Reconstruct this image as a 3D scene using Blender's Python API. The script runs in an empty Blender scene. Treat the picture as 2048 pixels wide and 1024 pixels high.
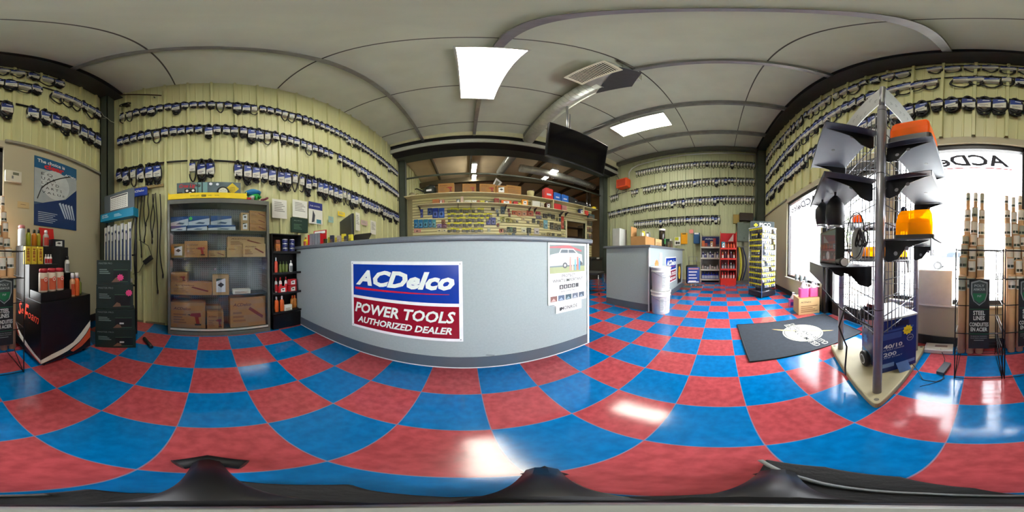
import bpy, math, random
from mathutils import Vector, Matrix, Euler
import numpy as np
random.seed(7)
PI = math.pi
D = bpy.data
SC = bpy.context.scene
COL = SC.collection

# ------------------------------------------------------------------ camera, world, exposure
H = 0.926                                   # lens height above the floor
_a, _b, _t = math.radians(-.599), math.radians(.452), math.radians(-16.427)
_T = Matrix(((1, 0, 0), (0, math.cos(_a), -math.sin(_a)), (0, math.sin(_a), math.cos(_a)))) @ \
    Matrix(((math.cos(_b), 0, math.sin(_b)), (0, 1, 0), (-math.sin(_b), 0, math.cos(_b))))
MW = Matrix(((math.cos(_t), -math.sin(_t), 0), (math.sin(_t), math.cos(_t), 0), (0, 0, 1))) @ _T
cam_d = D.cameras.new('camera'); cam_d.type = 'PANO'
cam_d.panorama_type = 'EQUIRECTANGULAR'
cam_d.clip_start = 0.01; cam_d.clip_end = 300
cam = D.objects.new('camera', cam_d); COL.objects.link(cam)
ex, ey, ez = MW @ Vector((1, 0, 0)), MW @ Vector((0, 1, 0)), MW @ Vector((0, 0, 1))
Rm = Matrix((ex, ez, -ey)).transposed()
cam.matrix_world = Matrix.Translation((0, 0, H)) @ Rm.to_4x4()
SC.camera = cam

w = D.worlds.new('world'); SC.world = w; w.use_nodes = True
bg = w.node_tree.nodes['Background']; bg.inputs[0].default_value = (.93, .96, 1, 1); bg.inputs[1].default_value = 13.0
SC.view_settings.view_transform = 'Standard'; SC.view_settings.look = 'None'
SC.view_settings.exposure = 1.12; SC.view_settings.gamma = 1; SC.view_settings.use_curve_mapping = False
SC.cycles.use_denoising = True
SC.cycles.max_bounces = 7; SC.cycles.diffuse_bounces = 4; SC.cycles.glossy_bounces = 3
SC.cycles.transmission_bounces = 4; SC.cycles.transparent_max_bounces = 12
SC.cycles.sample_clamp_indirect = 6.0
SC.cycles.caustics_reflective = False; SC.cycles.caustics_refractive = False
LAMP = 15.0                                 # fluorescent troffers

def pdir(x, y):
    az = (x - 1024) / 2048 * 2 * PI; el = (512 - y) / 1024 * PI
    return MW @ Vector((math.cos(el) * math.sin(az), math.cos(el) * math.cos(az), math.sin(el)))
# a photo pixel's sight line met with a real plane of the room
def atX(x, y, X): v = pdir(x, y); return Vector((0, 0, H)) + v * (X / v.x)
def atY(x, y, Y): v = pdir(x, y); return Vector((0, 0, H)) + v * (Y / v.y)
def atZ(x, y, z=0): v = pdir(x, y); return Vector((0, 0, H)) + v * ((z - H) / v.z)

# ------------------------------------------------------------------ materials
def lin(c):
    return tuple(((v / 255) / 12.92 if v / 255 <= .04045 else ((v / 255 + .055) / 1.055) ** 2.4) for v in c) + (1,)
_M = {}
def mat(c, rough=.5, metal=0, var=.05, scale=14, bump=0, emit=0, spec=.5, coat=0):
    key = (tuple(c), rough, metal, var, scale, bump, emit, spec, coat)
    if key in _M: return _M[key]
    m = D.materials.new('paint'); m.use_nodes = True; nt = m.node_tree; n = nt.nodes; l = nt.links
    b = n['Principled BSDF']; b.inputs['Roughness'].default_value = rough; b.inputs['Metallic'].default_value = metal
    b.inputs['Specular IOR Level'].default_value = spec; b.inputs['Coat Weight'].default_value = coat
    L = lin(c)
    if emit:
        b.inputs['Base Color'].default_value = L
        b.inputs['Emission Color'].default_value = L; b.inputs['Emission Strength'].default_value = emit
    else:
        tc = n.new('ShaderNodeTexCoord'); no = n.new('ShaderNodeTexNoise'); no.inputs['Scale'].default_value = scale
        no.inputs['Detail'].default_value = 3
        l.new(tc.outputs['Object'], no.inputs['Vector'])
        r = n.new('ShaderNodeValToRGB')
        r.color_ramp.elements[0].color = tuple(v * (1 - var) for v in L[:3]) + (1,)
        r.color_ramp.elements[1].color = tuple(min(1, v * (1 + var)) for v in L[:3]) + (1,)
        r.color_ramp.elements[0].position = .3; r.color_ramp.elements[1].position = .7
        l.new(no.outputs['Fac'], r.inputs['Fac']); l.new(r.outputs['Color'], b.inputs['Base Color'])
        if bump:
            bp = n.new('ShaderNodeBump'); bp.inputs['Strength'].default_value = bump; bp.inputs['Distance'].default_value = .01
            l.new(no.outputs['Fac'], bp.inputs['Height']); l.new(bp.outputs['Normal'], b.inputs['Normal'])
    _M[key] = m; return m
def glassy(tint=(1, 1, 1), refl=.06, name='glass', rough=.02):
    m = D.materials.new(name); m.use_nodes = True; nt = m.node_tree; n = nt.nodes; l = nt.links
    n.remove(n['Principled BSDF']); t = n.new('ShaderNodeBsdfTransparent'); t.inputs[0].default_value = tint + (1,)
    g = n.new('ShaderNodeBsdfGlossy'); g.inputs['Roughness'].default_value = rough
    fr = n.new('ShaderNodeLayerWeight'); fr.inputs['Blend'].default_value = .25
    ma = n.new('ShaderNodeMath'); ma.operation = 'MULTIPLY_ADD'; ma.inputs[1].default_value = .35; ma.inputs[2].default_value = refl
    l.new(fr.outputs['Facing'], ma.inputs[0])
    mx = n.new('ShaderNodeMixShader'); l.new(ma.outputs[0], mx.inputs[0]); l.new(t.outputs[0], mx.inputs[1]); l.new(g.outputs[0], mx.inputs[2])
    l.new(mx.outputs[0], n['Material Output'].inputs[0]); return m
def tinted(c, name='tinted_plastic', rough=.15, mixf=.45):
    m = D.materials.new(name); m.use_nodes = True; nt = m.node_tree; n = nt.nodes; l = nt.links
    b = n['Principled BSDF']; b.inputs['Base Color'].default_value = lin(c); b.inputs['Roughness'].default_value = rough
    t = n.new('ShaderNodeBsdfTranslucent'); t.inputs[0].default_value = lin(c)
    tr = n.new('ShaderNodeBsdfTransparent'); tr.inputs[0].default_value = lin(c)
    m1 = n.new('ShaderNodeMixShader'); m1.inputs[0].default_value = .4; l.new(t.outputs[0], m1.inputs[1]); l.new(tr.outputs[0], m1.inputs[2])
    m2 = n.new('ShaderNodeMixShader'); m2.inputs[0].default_value = mixf; l.new(b.outputs[0], m2.inputs[1]); l.new(m1.outputs[0], m2.inputs[2])
    l.new(m2.outputs[0], n['Material Output'].inputs[0]); return m
DECAL = tinted((244, 246, 248), 'decal_film', mixf=.85); GLASS = glassy(); CGLASS = glassy((.92, .95, .96), .045, 'cabinet_glass')
AMBER = tinted((255, 190, 10), 'amber_plastic', mixf=.7); ORANGEP = tinted((245, 130, 40), 'orange_plastic')
PINKP = tinted((240, 110, 175), 'pink_fluid', mixf=.3); CLEARP = tinted((240, 240, 245), 'milky_plastic', mixf=.35)
BLK = mat((22, 22, 24), .45); BLK2 = mat((14, 14, 16), .3); RUB = mat((20, 20, 21), .55, spec=.35)
WHT = mat((235, 235, 232), .5); CREAM = mat((188, 182, 142), .5, var=.03, scale=3)
STEEL = mat((150, 152, 155), .35, .9); CHROME = mat((200, 200, 205), .18, 1); GALV = mat((208, 210, 200), .3, .5, var=.12, scale=5)
PAPER = mat((226, 226, 214), .8, var=.02); CARD = mat((176, 128, 76), .8, var=.07, scale=6); CARD2 = mat((192, 158, 110), .8, var=.06, scale=6)
YEL = mat((236, 206, 20), .5); RED = mat((196, 30, 40), .45); BLUE = mat((14, 62, 170), .4); NAVY = mat((22, 36, 96), .45)
DKGREEN = mat((22, 52, 42), .5); GREY = mat((120, 124, 124), .5); DGREY = mat((62, 66, 66), .5); ORG = mat((226, 92, 28), .5)
LAM = mat((152, 164, 164), .55, var=.04, scale=60); LAMDK = mat((78, 88, 98), .4, var=.03); TOPM = mat((96, 102, 108), .35, var=.08, scale=90)

# ------------------------------------------------------------------ mesh collector
_txt = {}
def _text(s, shear=0, bold=0):
    k = (s, shear, bold)
    if k not in _txt:
        cu = D.curves.new('t', 'FONT'); cu.body = s; cu.shear = shear; cu.offset = bold; cu.resolution_u = 2
        cu.fill_mode = 'FRONT' if hasattr(cu, 'fill_mode') else None
        o = D.objects.new('t', cu); COL.objects.link(o)
        bpy.context.view_layer.update()
        me = D.meshes.new_from_object(o.evaluated_get(bpy.context.evaluated_depsgraph_get()))
        vs = [(v.co.x, v.co.y) for v in me.vertices]; fs = [tuple(p.vertices) for p in me.polygons]
        D.objects.remove(o); D.curves.remove(cu); D.meshes.remove(me)
        x0 = min(v[0] for v in vs); x1 = max(v[0] for v in vs); y0 = min(v[1] for v in vs); y1 = max(v[1] for v in vs)
        _txt[k] = ([((v[0] - x0) / (x1 - x0), (v[1] - y0) / (y1 - y0)) for v in vs], fs)
    return _txt[k]

class G:
    def __init__(s): s.v = []; s.f = []; s.mi = []; s.sm = []; s.mats = []; s.cur = 0; s.X = Matrix.Identity(4)
    def m(s, mt):
        if mt not in s.mats: s.mats.append(mt)
        s.cur = s.mats.index(mt); return s
    def at(s, x=0, y=0, z=0, rx=0, ry=0, rz=0):
        s.X = Matrix.Translation((x, y, z)) @ Euler((rx, ry, rz)).to_matrix().to_4x4(); return s
    def add(s, vs, fs, smooth=False):
        b = len(s.v)
        for v in vs: s.v.append(tuple(s.X @ Vector(v)))
        for f in fs: s.f.append(tuple(i + b for i in f)); s.mi.append(s.cur); s.sm.append(smooth)
        return s
    def box(s, x0, y0, z0, x1, y1, z1):
        vs = [(x0, y0, z0), (x1, y0, z0), (x1, y1, z0), (x0, y1, z0), (x0, y0, z1), (x1, y0, z1), (x1, y1, z1), (x0, y1, z1)]
        return s.add(vs, [(0, 3, 2, 1), (4, 5, 6, 7), (0, 1, 5, 4), (1, 2, 6, 5), (2, 3, 7, 6), (3, 0, 4, 7)])
    def cbox(s, cx, cy, cz, w, d, h): return s.box(cx - w / 2, cy - d / 2, cz - h / 2, cx + w / 2, cy + d / 2, cz + h / 2)
    def rbox(s, x0, y0, z0, x1, y1, z1, r=.01, n=3):        # vertical edges rounded
        pts = []
        for (cx, cy, a) in ((x1 - r, y1 - r, 0), (x0 + r, y1 - r, PI / 2), (x0 + r, y0 + r, PI), (x1 - r, y0 + r, 1.5 * PI)):
            for i in range(n + 1):
                t = a + i / n * PI / 2; pts.append((cx + r * math.cos(t), cy + r * math.sin(t)))
        return s.prism(pts, z0, z1)
    def prism(s, p, z0, z1, smooth=False):
        n = len(p); vs = [(x, y, z0) for x, y in p] + [(x, y, z1) for x, y in p]
        fs = [tuple(range(n - 1, -1, -1)), tuple(range(n, 2 * n))]
        s.add(vs, fs); b = len(s.v) - 2 * n
        for i in range(n): j = (i + 1) % n; s.f.append((b + i, b + j, b + n + j, b + n + i)); s.mi.append(s.cur); s.sm.append(smooth)
        return s
    def lathe(s, prof, n=16, x=0, y=0, z=0, smooth=True):   # prof: (radius, z)
        vs = []; fs = []
        for r, h in prof:
            for i in range(n): t = 2 * PI * i / n; vs.append((x + r * math.cos(t), y + r * math.sin(t), z + h))
        for k in range(len(prof) - 1):
            for i in range(n): j = (i + 1) % n; fs.append((k * n + i, k * n + j, (k + 1) * n + j, (k + 1) * n + i))
        s.add(vs, fs, smooth); k = (len(prof) - 1) * n
        b = len(s.v) - len(vs)
        s.f.append(tuple(b + i for i in range(n - 1, -1, -1))); s.mi.append(s.cur); s.sm.append(False)
        s.f.append(tuple(b + k + i for i in range(n))); s.mi.append(s.cur); s.sm.append(False)
        return s
    def cyl(s, x, y, z0, z1, r, n=16, r2=None): return s.lathe([(r, z0), (r if r2 is None else r2, z1)], n, x, y)
    def tube(s, pts, r, n=8, closed=False, flat=1.0):
        P = [Vector(p) for p in pts]; N = len(P); vs = []; fs = []; up = None
        for i, p in enumerate(P):
            a = P[(i - 1) % N] if (closed or i > 0) else p; c = P[(i + 1) % N] if (closed or i < N - 1) else p
            t = (c - a).normalized() if (c - a).length > 1e-9 else Vector((0, 0, 1))
            if up is None:
                up = t.orthogonal().normalized()
                if flat != 1.0: up = Vector((0, 1, 0)) if abs(t.y) < .9 else up
            up = (up - t * up.dot(t)); up = up.normalized() if up.length > 1e-6 else t.orthogonal().normalized()
            q = t.cross(up)
            for k in range(n):
                g = 2 * PI * k / n; vs.append(p + up * (r * flat * math.cos(g)) + q * (r * math.sin(g)))
        for i in range(N if closed else N - 1):
            j = (i + 1) % N
            for k in range(n): k2 = (k + 1) % n; fs.append((i * n + k, i * n + k2, j * n + k2, j * n + k))
        s.add(vs, fs, True)
        if not closed:
            b = len(s.v) - len(vs)
            s.f.append(tuple(b + k for k in range(n - 1, -1, -1))); s.mi.append(s.cur); s.sm.append(False)
            s.f.append(tuple(b + (N - 1) * n + k for k in range(n))); s.mi.append(s.cur); s.sm.append(False)
        return s
    def text(s, t, x0, z0, w, h, y=0, shear=0, bold=0, mirror=False):  # lies in the XZ plane, read from -Y
        vs, fs = _text(t, shear, bold)
        if mirror: return s.add([(x0 + w - w * u, y, z0 + h * v) for u, v in vs], [f[::-1] for f in fs])
        return s.add([(x0 + w * u, y, z0 + h * v) for u, v in vs], fs)
    def rect(s, x0, z0, x1, z1, y=0): return s.add([(x0, y, z0), (x1, y, z0), (x1, y, z1), (x0, y, z1)], [(0, 1, 2, 3)])
    def poly(s, pts, y=0):                                  # flat printed shape in XZ
        if not pts: return s
        return s.add([(a, y, b) for a, b in pts], [tuple(range(len(pts)))])
    def disc(s, cx, cz, rx, rz=None, y=0, n=24, a0=0):
        rz = rx if rz is None else rz
        return s.poly([(cx + rx * math.cos(a0 + 2 * PI * i / n), cz + rz * math.sin(a0 + 2 * PI * i / n)) for i in range(n)], y)
    def star(s, cx, cz, r, y=0, n=12, q=.72):
        return s.poly([(cx + (r if i % 2 else r * q) * math.cos(PI * i / n), cz + (r if i % 2 else r * q) * math.sin(PI * i / n)) for i in range(2 * n)], y)
    def mesh(s, name):
        me = D.meshes.new(name); me.from_pydata(s.v, [], s.f)
        for mt in s.mats: me.materials.append(mt)
        me.polygons.foreach_set('material_index', s.mi); me.polygons.foreach_set('use_smooth', s.sm); me.update(); return me
    def obj(s, name, parent=None, bevel=0):
        o = D.objects.new(name, s.mesh(name)); COL.objects.link(o)
        if parent: o.parent = parent
        if bevel:
            b = o.modifiers.new('bevel', 'BEVEL'); b.width = bevel; b.segments = 2; b.limit_method = 'ANGLE'; b.angle_limit = .7
        return o

def thing(name, label, cat, loc=(0, 0, 0), rz=0, group=None):
    o = D.objects.new(name, None); COL.objects.link(o); o.location = loc; o.rotation_euler = (0, 0, rz); o.empty_display_size = .05
    return tag(o, label, cat, group)
def tag(o, label, cat, group=None, kind=None, loc=None, rz=None):
    o['label'] = label; o['category'] = cat
    if group: o['group'] = group
    if kind: o['kind'] = kind
    if loc is not None: o.location = loc
    if rz is not None: o.rotation_euler = (0, 0, rz)
    return o
def struct(o, label=None):
    o['kind'] = 'structure'
    if label: o['label'] = label
    return o
def copy_tree(o, parent=None):
    c = o.copy(); COL.objects.link(c)
    if parent: c.parent = parent
    for ch in list(o.children): copy_tree(ch, c)
    return c
ONES = 'first second third fourth fifth sixth seventh eighth ninth tenth eleventh twelfth thirteenth fourteenth fifteenth sixteenth seventeenth eighteenth nineteenth'.split()
TENS = {2: 'twent', 3: 'thirt', 4: 'fort', 5: 'fift', 6: 'sixt'}
def nth(i):                                                 # 1-based ordinal word
    if i < 20: return ONES[i - 1]
    return TENS[i // 10] + ('ieth' if i % 10 == 0 else 'y-' + ONES[i % 10 - 1])

# wall frames: a thing on a wall is built facing its own -Y and turned so that it faces the room
XA, YB, XC, YS = -2.07, -1.5, 5.8, 5.0
RZA, RZB, RZC = PI / 2, PI, -PI / 2
def zc(x): return 4.72 + .0833 * (x + 2.07)                 # roof underside

# ------------------------------------------------------------------ room shell
def tile_mat():
    m = D.materials.new('checker_tile'); m.use_nodes = True; nt = m.node_tree; n = nt.nodes; l = nt.links
    b = n['Principled BSDF']
    tc = n.new('ShaderNodeTexCoord'); sp = n.new('ShaderNodeSeparateXYZ'); l.new(tc.outputs['Object'], sp.inputs[0])
    def M(op, a, c=None, d=None):
        q = n.new('ShaderNodeMath'); q.operation = op
        for i, v in enumerate((a, c, d)):
            if v is None: continue
            if isinstance(v, (int, float)): q.inputs[i].default_value = v
            else: l.new(v, q.inputs[i])
        return q.outputs[0]
    u = M('MULTIPLY_ADD', sp.outputs[0], 1 / .30494, -.234); v = M('MULTIPLY_ADD', sp.outputs[1], 1 / .30494, .374)
    par = M('FLOORED_MODULO', M('ADD', M('FLOOR', u), M('FLOOR', v)), 2)
    def edge(t): f = M('FRACT', t); return M('MINIMUM', f, M('SUBTRACT', 1, f))
    e = M('MINIMUM', edge(u), edge(v)); grout = M('LESS_THAN', e, .006)
    no = n.new('ShaderNodeTexNoise'); no.inputs['Scale'].default_value = 26; no.inputs['Detail'].default_value = 5; l.new(tc.outputs['Object'], no.inputs['Vector'])
    def ramp(c, s):
        r = n.new('ShaderNodeValToRGB'); L = lin(c)
        r.color_ramp.elements[0].color = tuple(x * (1 - s) for x in L[:3]) + (1,); r.color_ramp.elements[1].color = tuple(min(1, x * (1 + s)) for x in L[:3]) + (1,)
        r.color_ramp.elements[0].position = .35; r.color_ramp.elements[1].position = .65
        l.new(no.outputs['Fac'], r.inputs['Fac']); return r.outputs['Color']
    mx = n.new('ShaderNodeMix'); mx.data_type = 'RGBA'; l.new(par, mx.inputs[0]); l.new(ramp((172, 72, 78), .16), mx.inputs[6]); l.new(ramp((0, 108, 172), .14), mx.inputs[7])
    m2 = n.new('ShaderNodeMix'); m2.data_type = 'RGBA'; l.new(grout, m2.inputs[0]); l.new(mx.outputs[2], m2.inputs[6]); m2.inputs[7].default_value = lin((132, 120, 146))
    l.new(m2.outputs[2], b.inputs['Base Color'])
    n2 = n.new('ShaderNodeTexNoise'); n2.inputs['Scale'].default_value = 3; l.new(tc.outputs['Object'], n2.inputs['Vector'])
    l.new(M('MULTIPLY_ADD', n2.outputs['Fac'], .12, .06), b.inputs['Roughness'])
    b.inputs['Specular IOR Level'].default_value = .5
    bp = n.new('ShaderNodeBump'); bp.inputs['Strength'].default_value = .12; bp.inputs['Distance'].default_value = .002
    n3 = n.new('ShaderNodeTexNoise'); n3.inputs['Scale'].default_value = 9; l.new(tc.outputs['Object'], n3.inputs['Vector'])
    l.new(n3.outputs['Fac'], bp.inputs['Height']); l.new(bp.outputs['Normal'], b.inputs['Normal'])
    return m
struct(G().m(tile_mat()).box(-2.3, -1.62, -.1, 9.5, 13.2, 0).obj('floor'), 'glossy red and blue checkered vinyl tile floor')

CEILM = mat((208, 212, 194), .75, var=.05, scale=2.5, bump=.3)
g = G().m(CEILM)
g.add([(-2.3, -1.62, zc(-2.3)), (9.5, -1.62, zc(9.5)), (9.5, 4.8, zc(9.5)), (-2.3, 4.8, zc(-2.3)),
       (-2.3, -1.62, zc(-2.3) + .15), (9.5, -1.62, zc(9.5) + .15), (9.5, 4.8, zc(9.5) + .15), (-2.3, 4.8, zc(-2.3) + .15)],
      [(0, 1, 2, 3), (7, 6, 5, 4), (0, 4, 5, 1), (1, 5, 6, 2), (2, 6, 7, 3), (3, 7, 4, 0)])
g.m(mat((226, 204, 160), .8, var=.05, scale=2))
g.add([(-2.3, 4.8, zc(-2.3)), (9.5, 4.8, zc(9.5)), (9.5, 13.2, zc(9.5)), (-2.3, 13.2, zc(-2.3)),
       (-2.3, 4.8, zc(-2.3) + .15), (9.5, 4.8, zc(9.5) + .15), (9.5, 13.2, zc(9.5) + .15), (-2.3, 13.2, zc(-2.3) + .15)],
      [(0, 1, 2, 3), (7, 6, 5, 4), (0, 4, 5, 1), (1, 5, 6, 2), (2, 6, 7, 3), (3, 7, 4, 0)])
struct(g.obj('ceiling'), 'sloping insulated roof lining between purlins')

_tn = [0]
def trim(g, label=None, bevel=0):
    _tn[0] += 1; return struct(g.obj('trim_%d' % _tn[0], None, bevel), label)
PURL = mat((150, 150, 148), .35, .6, var=.15, scale=6)
for i, px in enumerate((-1.12, .24, 1.60, 3.05, 4.55)):
    g = G().m(PURL); z = zc(px)
    g.box(px - .004, -1.5, z - .14, px + .004, 4.8, z + .03); g.box(px - .004, -1.5, z - .146, px + .07, 4.8, z - .138); g.box(px + .062, -1.5, z - .14, px + .07, 4.8, z - .12)
    trim(g, 'galvanised roof purlin')
PURW = mat((92, 82, 58), .6, .2)
for px in (-1.12, .24, 1.60, 3.05, 4.55, 6.1, 7.6):
    g = G().m(PURW); z = zc(px); g.box(px - .03, 5.1, z - .2, px + .03, 13, z + .02); trim(g, 'purlin over the back store')
for yy in (7.4, 10.2):
    g = G().m(PURW)
    for k in range(6):
        x0 = -2.07 + k * 1.9; x1 = min(9.3, x0 + 1.9)
        g.add([(x0, yy - .08, zc(x0) - .45), (x1, yy - .08, zc(x1) - .45), (x1, yy + .08, zc(x1) - .45), (x0, yy + .08, zc(x0) - .45),
               (x0, yy - .08, zc(x0) - .2), (x1, yy - .08, zc(x1) - .2), (x1, yy + .08, zc(x1) - .2), (x0, yy + .08, zc(x0) - .2)],
              [(0, 3, 2, 1), (4, 5, 6, 7), (0, 1, 5, 4), (1, 2, 6, 5), (2, 3, 7, 6), (3, 0, 4, 7)])
    trim(g, 'rafter over the back store')
SEAM = mat((84, 82, 74), .7)
for yy in (-.42, .96, 2.33, 3.75):
    g = G().m(SEAM); x0, x1 = -2.07, 5.8
    for s in (-.005, .005):
        pass
    g.add([(x0, yy - .009, zc(x0) - .006), (x1, yy - .009, zc(x1) - .006), (x1, yy + .009, zc(x1) - .006), (x0, yy + .009, zc(x0) - .006),
           (x0, yy - .009, zc(x0) + .01), (x1, yy - .009, zc(x1) + .01), (x1, yy + .009, zc(x1) + .01), (x0, yy + .009, zc(x0) + .01)],
          [(0, 3, 2, 1), (4, 5, 6, 7), (0, 1, 5, 4), (1, 2, 6, 5), (2, 3, 7, 6), (3, 0, 4, 7)])
    trim(g, 'taped seam in the roof lining')

WALLM = mat((202, 202, 150), .42, var=.03, scale=2); WALLC = mat((176, 180, 142), .45, var=.03, scale=2)
FLATM = mat((186, 180, 152), .6, var=.02, scale=3)
def ribbed(u0, u1, z0f, z1f, big=.034, pitch=.305, off=0):
    """profile along u: wide shallow pans between trapezoid ribs; returns list of (u, d)"""
    pts = [(u0, 0)]; k = math.ceil((u0 - off) / pitch)
    while off + k * pitch < u1 - .03:
        c = off + k * pitch
        if c - .025 > pts[-1][0] + .001:
            pts += [(c - .022, 0), (c - .014, big), (c + .014, big), (c + .022, 0)]
            for q in (.1, .2):
                m = c + q
                if m + .012 < u1: pts += [(m - .012, 0), (m - .005, .004), (m + .005, .004), (m + .012, 0)]
        k += 1
    pts.append((u1, 0)); return pts
def ribwall(g, axis, fixed, sgn, u0, u1, z0, z1f, off=0):
    P = ribbed(u0, u1, 0, 0, off=off); vs = []; fs = []
    for u, d in P:
        for z in (z0, z1f(u)):
            vs.append((fixed + sgn * d, u, z) if axis == 'x' else (u, fixed + sgn * d, z))
    for i in range(len(P) - 1): fs.append((2 * i, 2 * i + 2, 2 * i + 3, 2 * i + 1))
    if (axis == 'x') == (sgn > 0): pass
    else: fs = [f[::-1] for f in fs]
    g.add(vs, fs)
# left wall (cabinets)
g = G().m(WALLM); ribwall(g, 'x', XA, 1, -1.5, 13, 0, lambda u: zc(XA) + .02, off=-.86)
g.box(XA - .15, -1.62, 0, XA - .002, 13.2, zc(XA) + .1)
struct(g.obj('wall_left'), 'cream ribbed metal wall behind the glass cabinet')
g = G().m(WALLC); ribwall(g, 'x', XC, -1, -1.5, 5.2, 0, lambda u: zc(XC) + .02, off=.1)
g.box(XC + .002, -1.62, 0, XC + .12, 5.2, zc(XC) + .1)
struct(g.obj('wall_right'), 'pale green-grey ribbed metal wall behind the shelf units')
# window wall: board up to 2.25, ribbed steel above
W2 = (-.47, .86, .47, 2.2); DR = (.95, 2.08, 0, 2.2); W1 = (2.16, 3.55, .42, 2.2)
g = G().m(FLATM); y0, y1 = -1.62, YB
for (a, c, z0, z1) in ((-2.07, W2[0], 0, 2.3), (W2[0], W2[1], 0, W2[2]), (W2[1], DR[0], 0, 2.3), (DR[1], W1[0], 0, 2.3), (W1[0], W1[1], 0, W1[2]),
                       (W1[1], 5.8, 0, 2.3), (W2[0], W2[1], 2.2, 2.3), (DR[0], DR[1], 2.2, 2.3), (W1[0], W1[1], 2.2, 2.3)):
    g.box(a, y0, z0, c, y1, z1)
g.m(WALLM); ribwall(g, 'y', YB, 1, -2.07, 5.8, 2.3, lambda u: zc(u) + .02, off=.05); g.box(-2.07, -1.62, 2.3, 5.8, -1.504, 4.6)
struct(g.obj('wall_window'), 'window wall, beige board below and ribbed steel above')
g = G().m(mat((150, 148, 132), .5)); g.box(-1.88, YB, 2.27, W2[0] - .01, YB + .03, 2.31); g.box(W1[1] + .02, YB, 2.27, 5.5, YB + .03, 2.31); trim(g, 'grey ledge strip between board and ribbed steel', .004)
BASEM = mat((40, 44, 46), .45)
g = G().m(BASEM)
for a, c in ((-1.87, DR[0] - .06), (DR[1] + .05, 5.5)): g.box(a, YB, 0, c, YB + .014, .11)
struct(g.obj('baseboard_window'), 'dark vinyl cove base')
g = G().m(mat((120, 112, 84), .6, var=.1)); g.box(XA + .001, -1.35, 0, XA + .03, 4.8, .02); struct(g.obj('baseboard_left'))
# columns and rafters
COLM = mat((72, 80, 70), .5, .1, var=.1, scale=4); RAFM = mat((58, 58, 54), .5, .2, var=.12, scale=4)
for (x0, x1, ya, yb, sx) in ((-2.05, -1.87, -1.48, -1.35, 1), (-2.05, -1.84, 4.83, 4.99, 1), (5.47, 5.78, -1.48, -1.2, 1), (5.5, 5.78, 4.85, 5.1, 1)):
    g = G().m(COLM); z = zc(x0) - .1
    g.box(x0, ya, 0, x1, ya + .012, z); g.box(x0, yb - .012, 0, x1, yb, z); g.box(x0, ya, 0, x0 + .012, yb, z); g.box(x1 - .012, ya, 0, x1, yb, z); g.box(x0 - .01, ya - .005, 0, x1 + .01, yb + .005, .015)
    trim(g, 'dark green steel column')
def sl(g, x0, x1, ya, yb, d0, d1, fn=zc):
    g.add([(x0, ya, fn(x0) - d0), (x1, ya, fn(x1) - d0), (x1, yb, fn(x1) - d0), (x0, yb, fn(x0) - d0),
           (x0, ya, fn(x0) - d1), (x1, ya, fn(x1) - d1), (x1, yb, fn(x1) - d1), (x0, yb, fn(x0) - d1)],
          [(0, 3, 2, 1), (4, 5, 6, 7), (0, 1, 5, 4), (1, 2, 6, 5), (2, 3, 7, 6), (3, 0, 4, 7)])
g = G().m(RAFM); sl(g, -2.06, 5.79, -1.49, -1.2, .22, .2); sl(g, -2.06, 5.79, -1.36, -1.34, .22, 0); sl(g, -2.06, 5.79, -1.49, -1.2, .02, 0)
trim(g, 'dark rafter along the window wall')
zh = lambda x: 4.89 + .05 * x
def fascia(g, ya, yb, d0, d1, top=None):
    x0, x1 = -2.06, 5.79; t0, t1 = (zc(x0), zc(x1)) if top else (zh(x0) - d1, zh(x1) - d1)
    g.add([(x0, ya, zh(x0) - d0), (x1, ya, zh(x1) - d0), (x1, yb, zh(x1) - d0), (x0, yb, zh(x0) - d0), (x0, ya, t0), (x1, ya, t1), (x1, yb, t1), (x0, yb, t0)], [(0, 3, 2, 1), (4, 5, 6, 7), (0, 1, 5, 4), (1, 2, 6, 5), (2, 3, 7, 6), (3, 0, 4, 7)])
g = G().m(COLM); fascia(g, 4.62, 5.05, .46, .44); sl(g, -2.06, 5.79, 4.83, 5.05, .015, 0)
trim(g, 'deep rafter over the slatwall opening')
g = G().m(mat((206, 200, 160), .5)); fascia(g, 4.22, 4.25, .15, 0, True); trim(g, 'cream trim strip ahead of the rafter')
g = G().m(mat((176, 178, 164), .45, .1)); fascia(g, 4.23, 4.27, .46, .32); trim(g, 'grey steel rail below the cream trim')
g = G().m(mat((24, 22, 24), .7)); fascia(g, 4.28, 4.3, .44, .0, True); fascia(g, 4.28, 4.62, .46, .45); trim(g, 'dark gap panel over the grey rail')
g = G().m(mat((120, 122, 112), .5, .2)); g.box(-2.05, -1.2, 4.28, -1.98, 4.8, 4.36) if 0 else None
# eave strip of far wall
g.m(mat((90, 92, 82), .5)); g.box(5.62, -1.2, zc(5.6) - .2, 5.78, 4.85, zc(5.6) - .04); trim(g, 'eave strut over the far wall')
# back store shell
STM = mat((216, 190, 140), .75, var=.06, scale=1.5)
g = G().m(STM); g.box(-2.07, 13, 0, 9.5, 13.15, 5.7); g.box(9.35, 5.1, 0, 9.5, 13.15, 5.7); g.box(5.78, 5.1, 0, 9.5, 5.2, 5.7)
struct(g.obj('wall_back'), 'tan wall of the back store')
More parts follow.
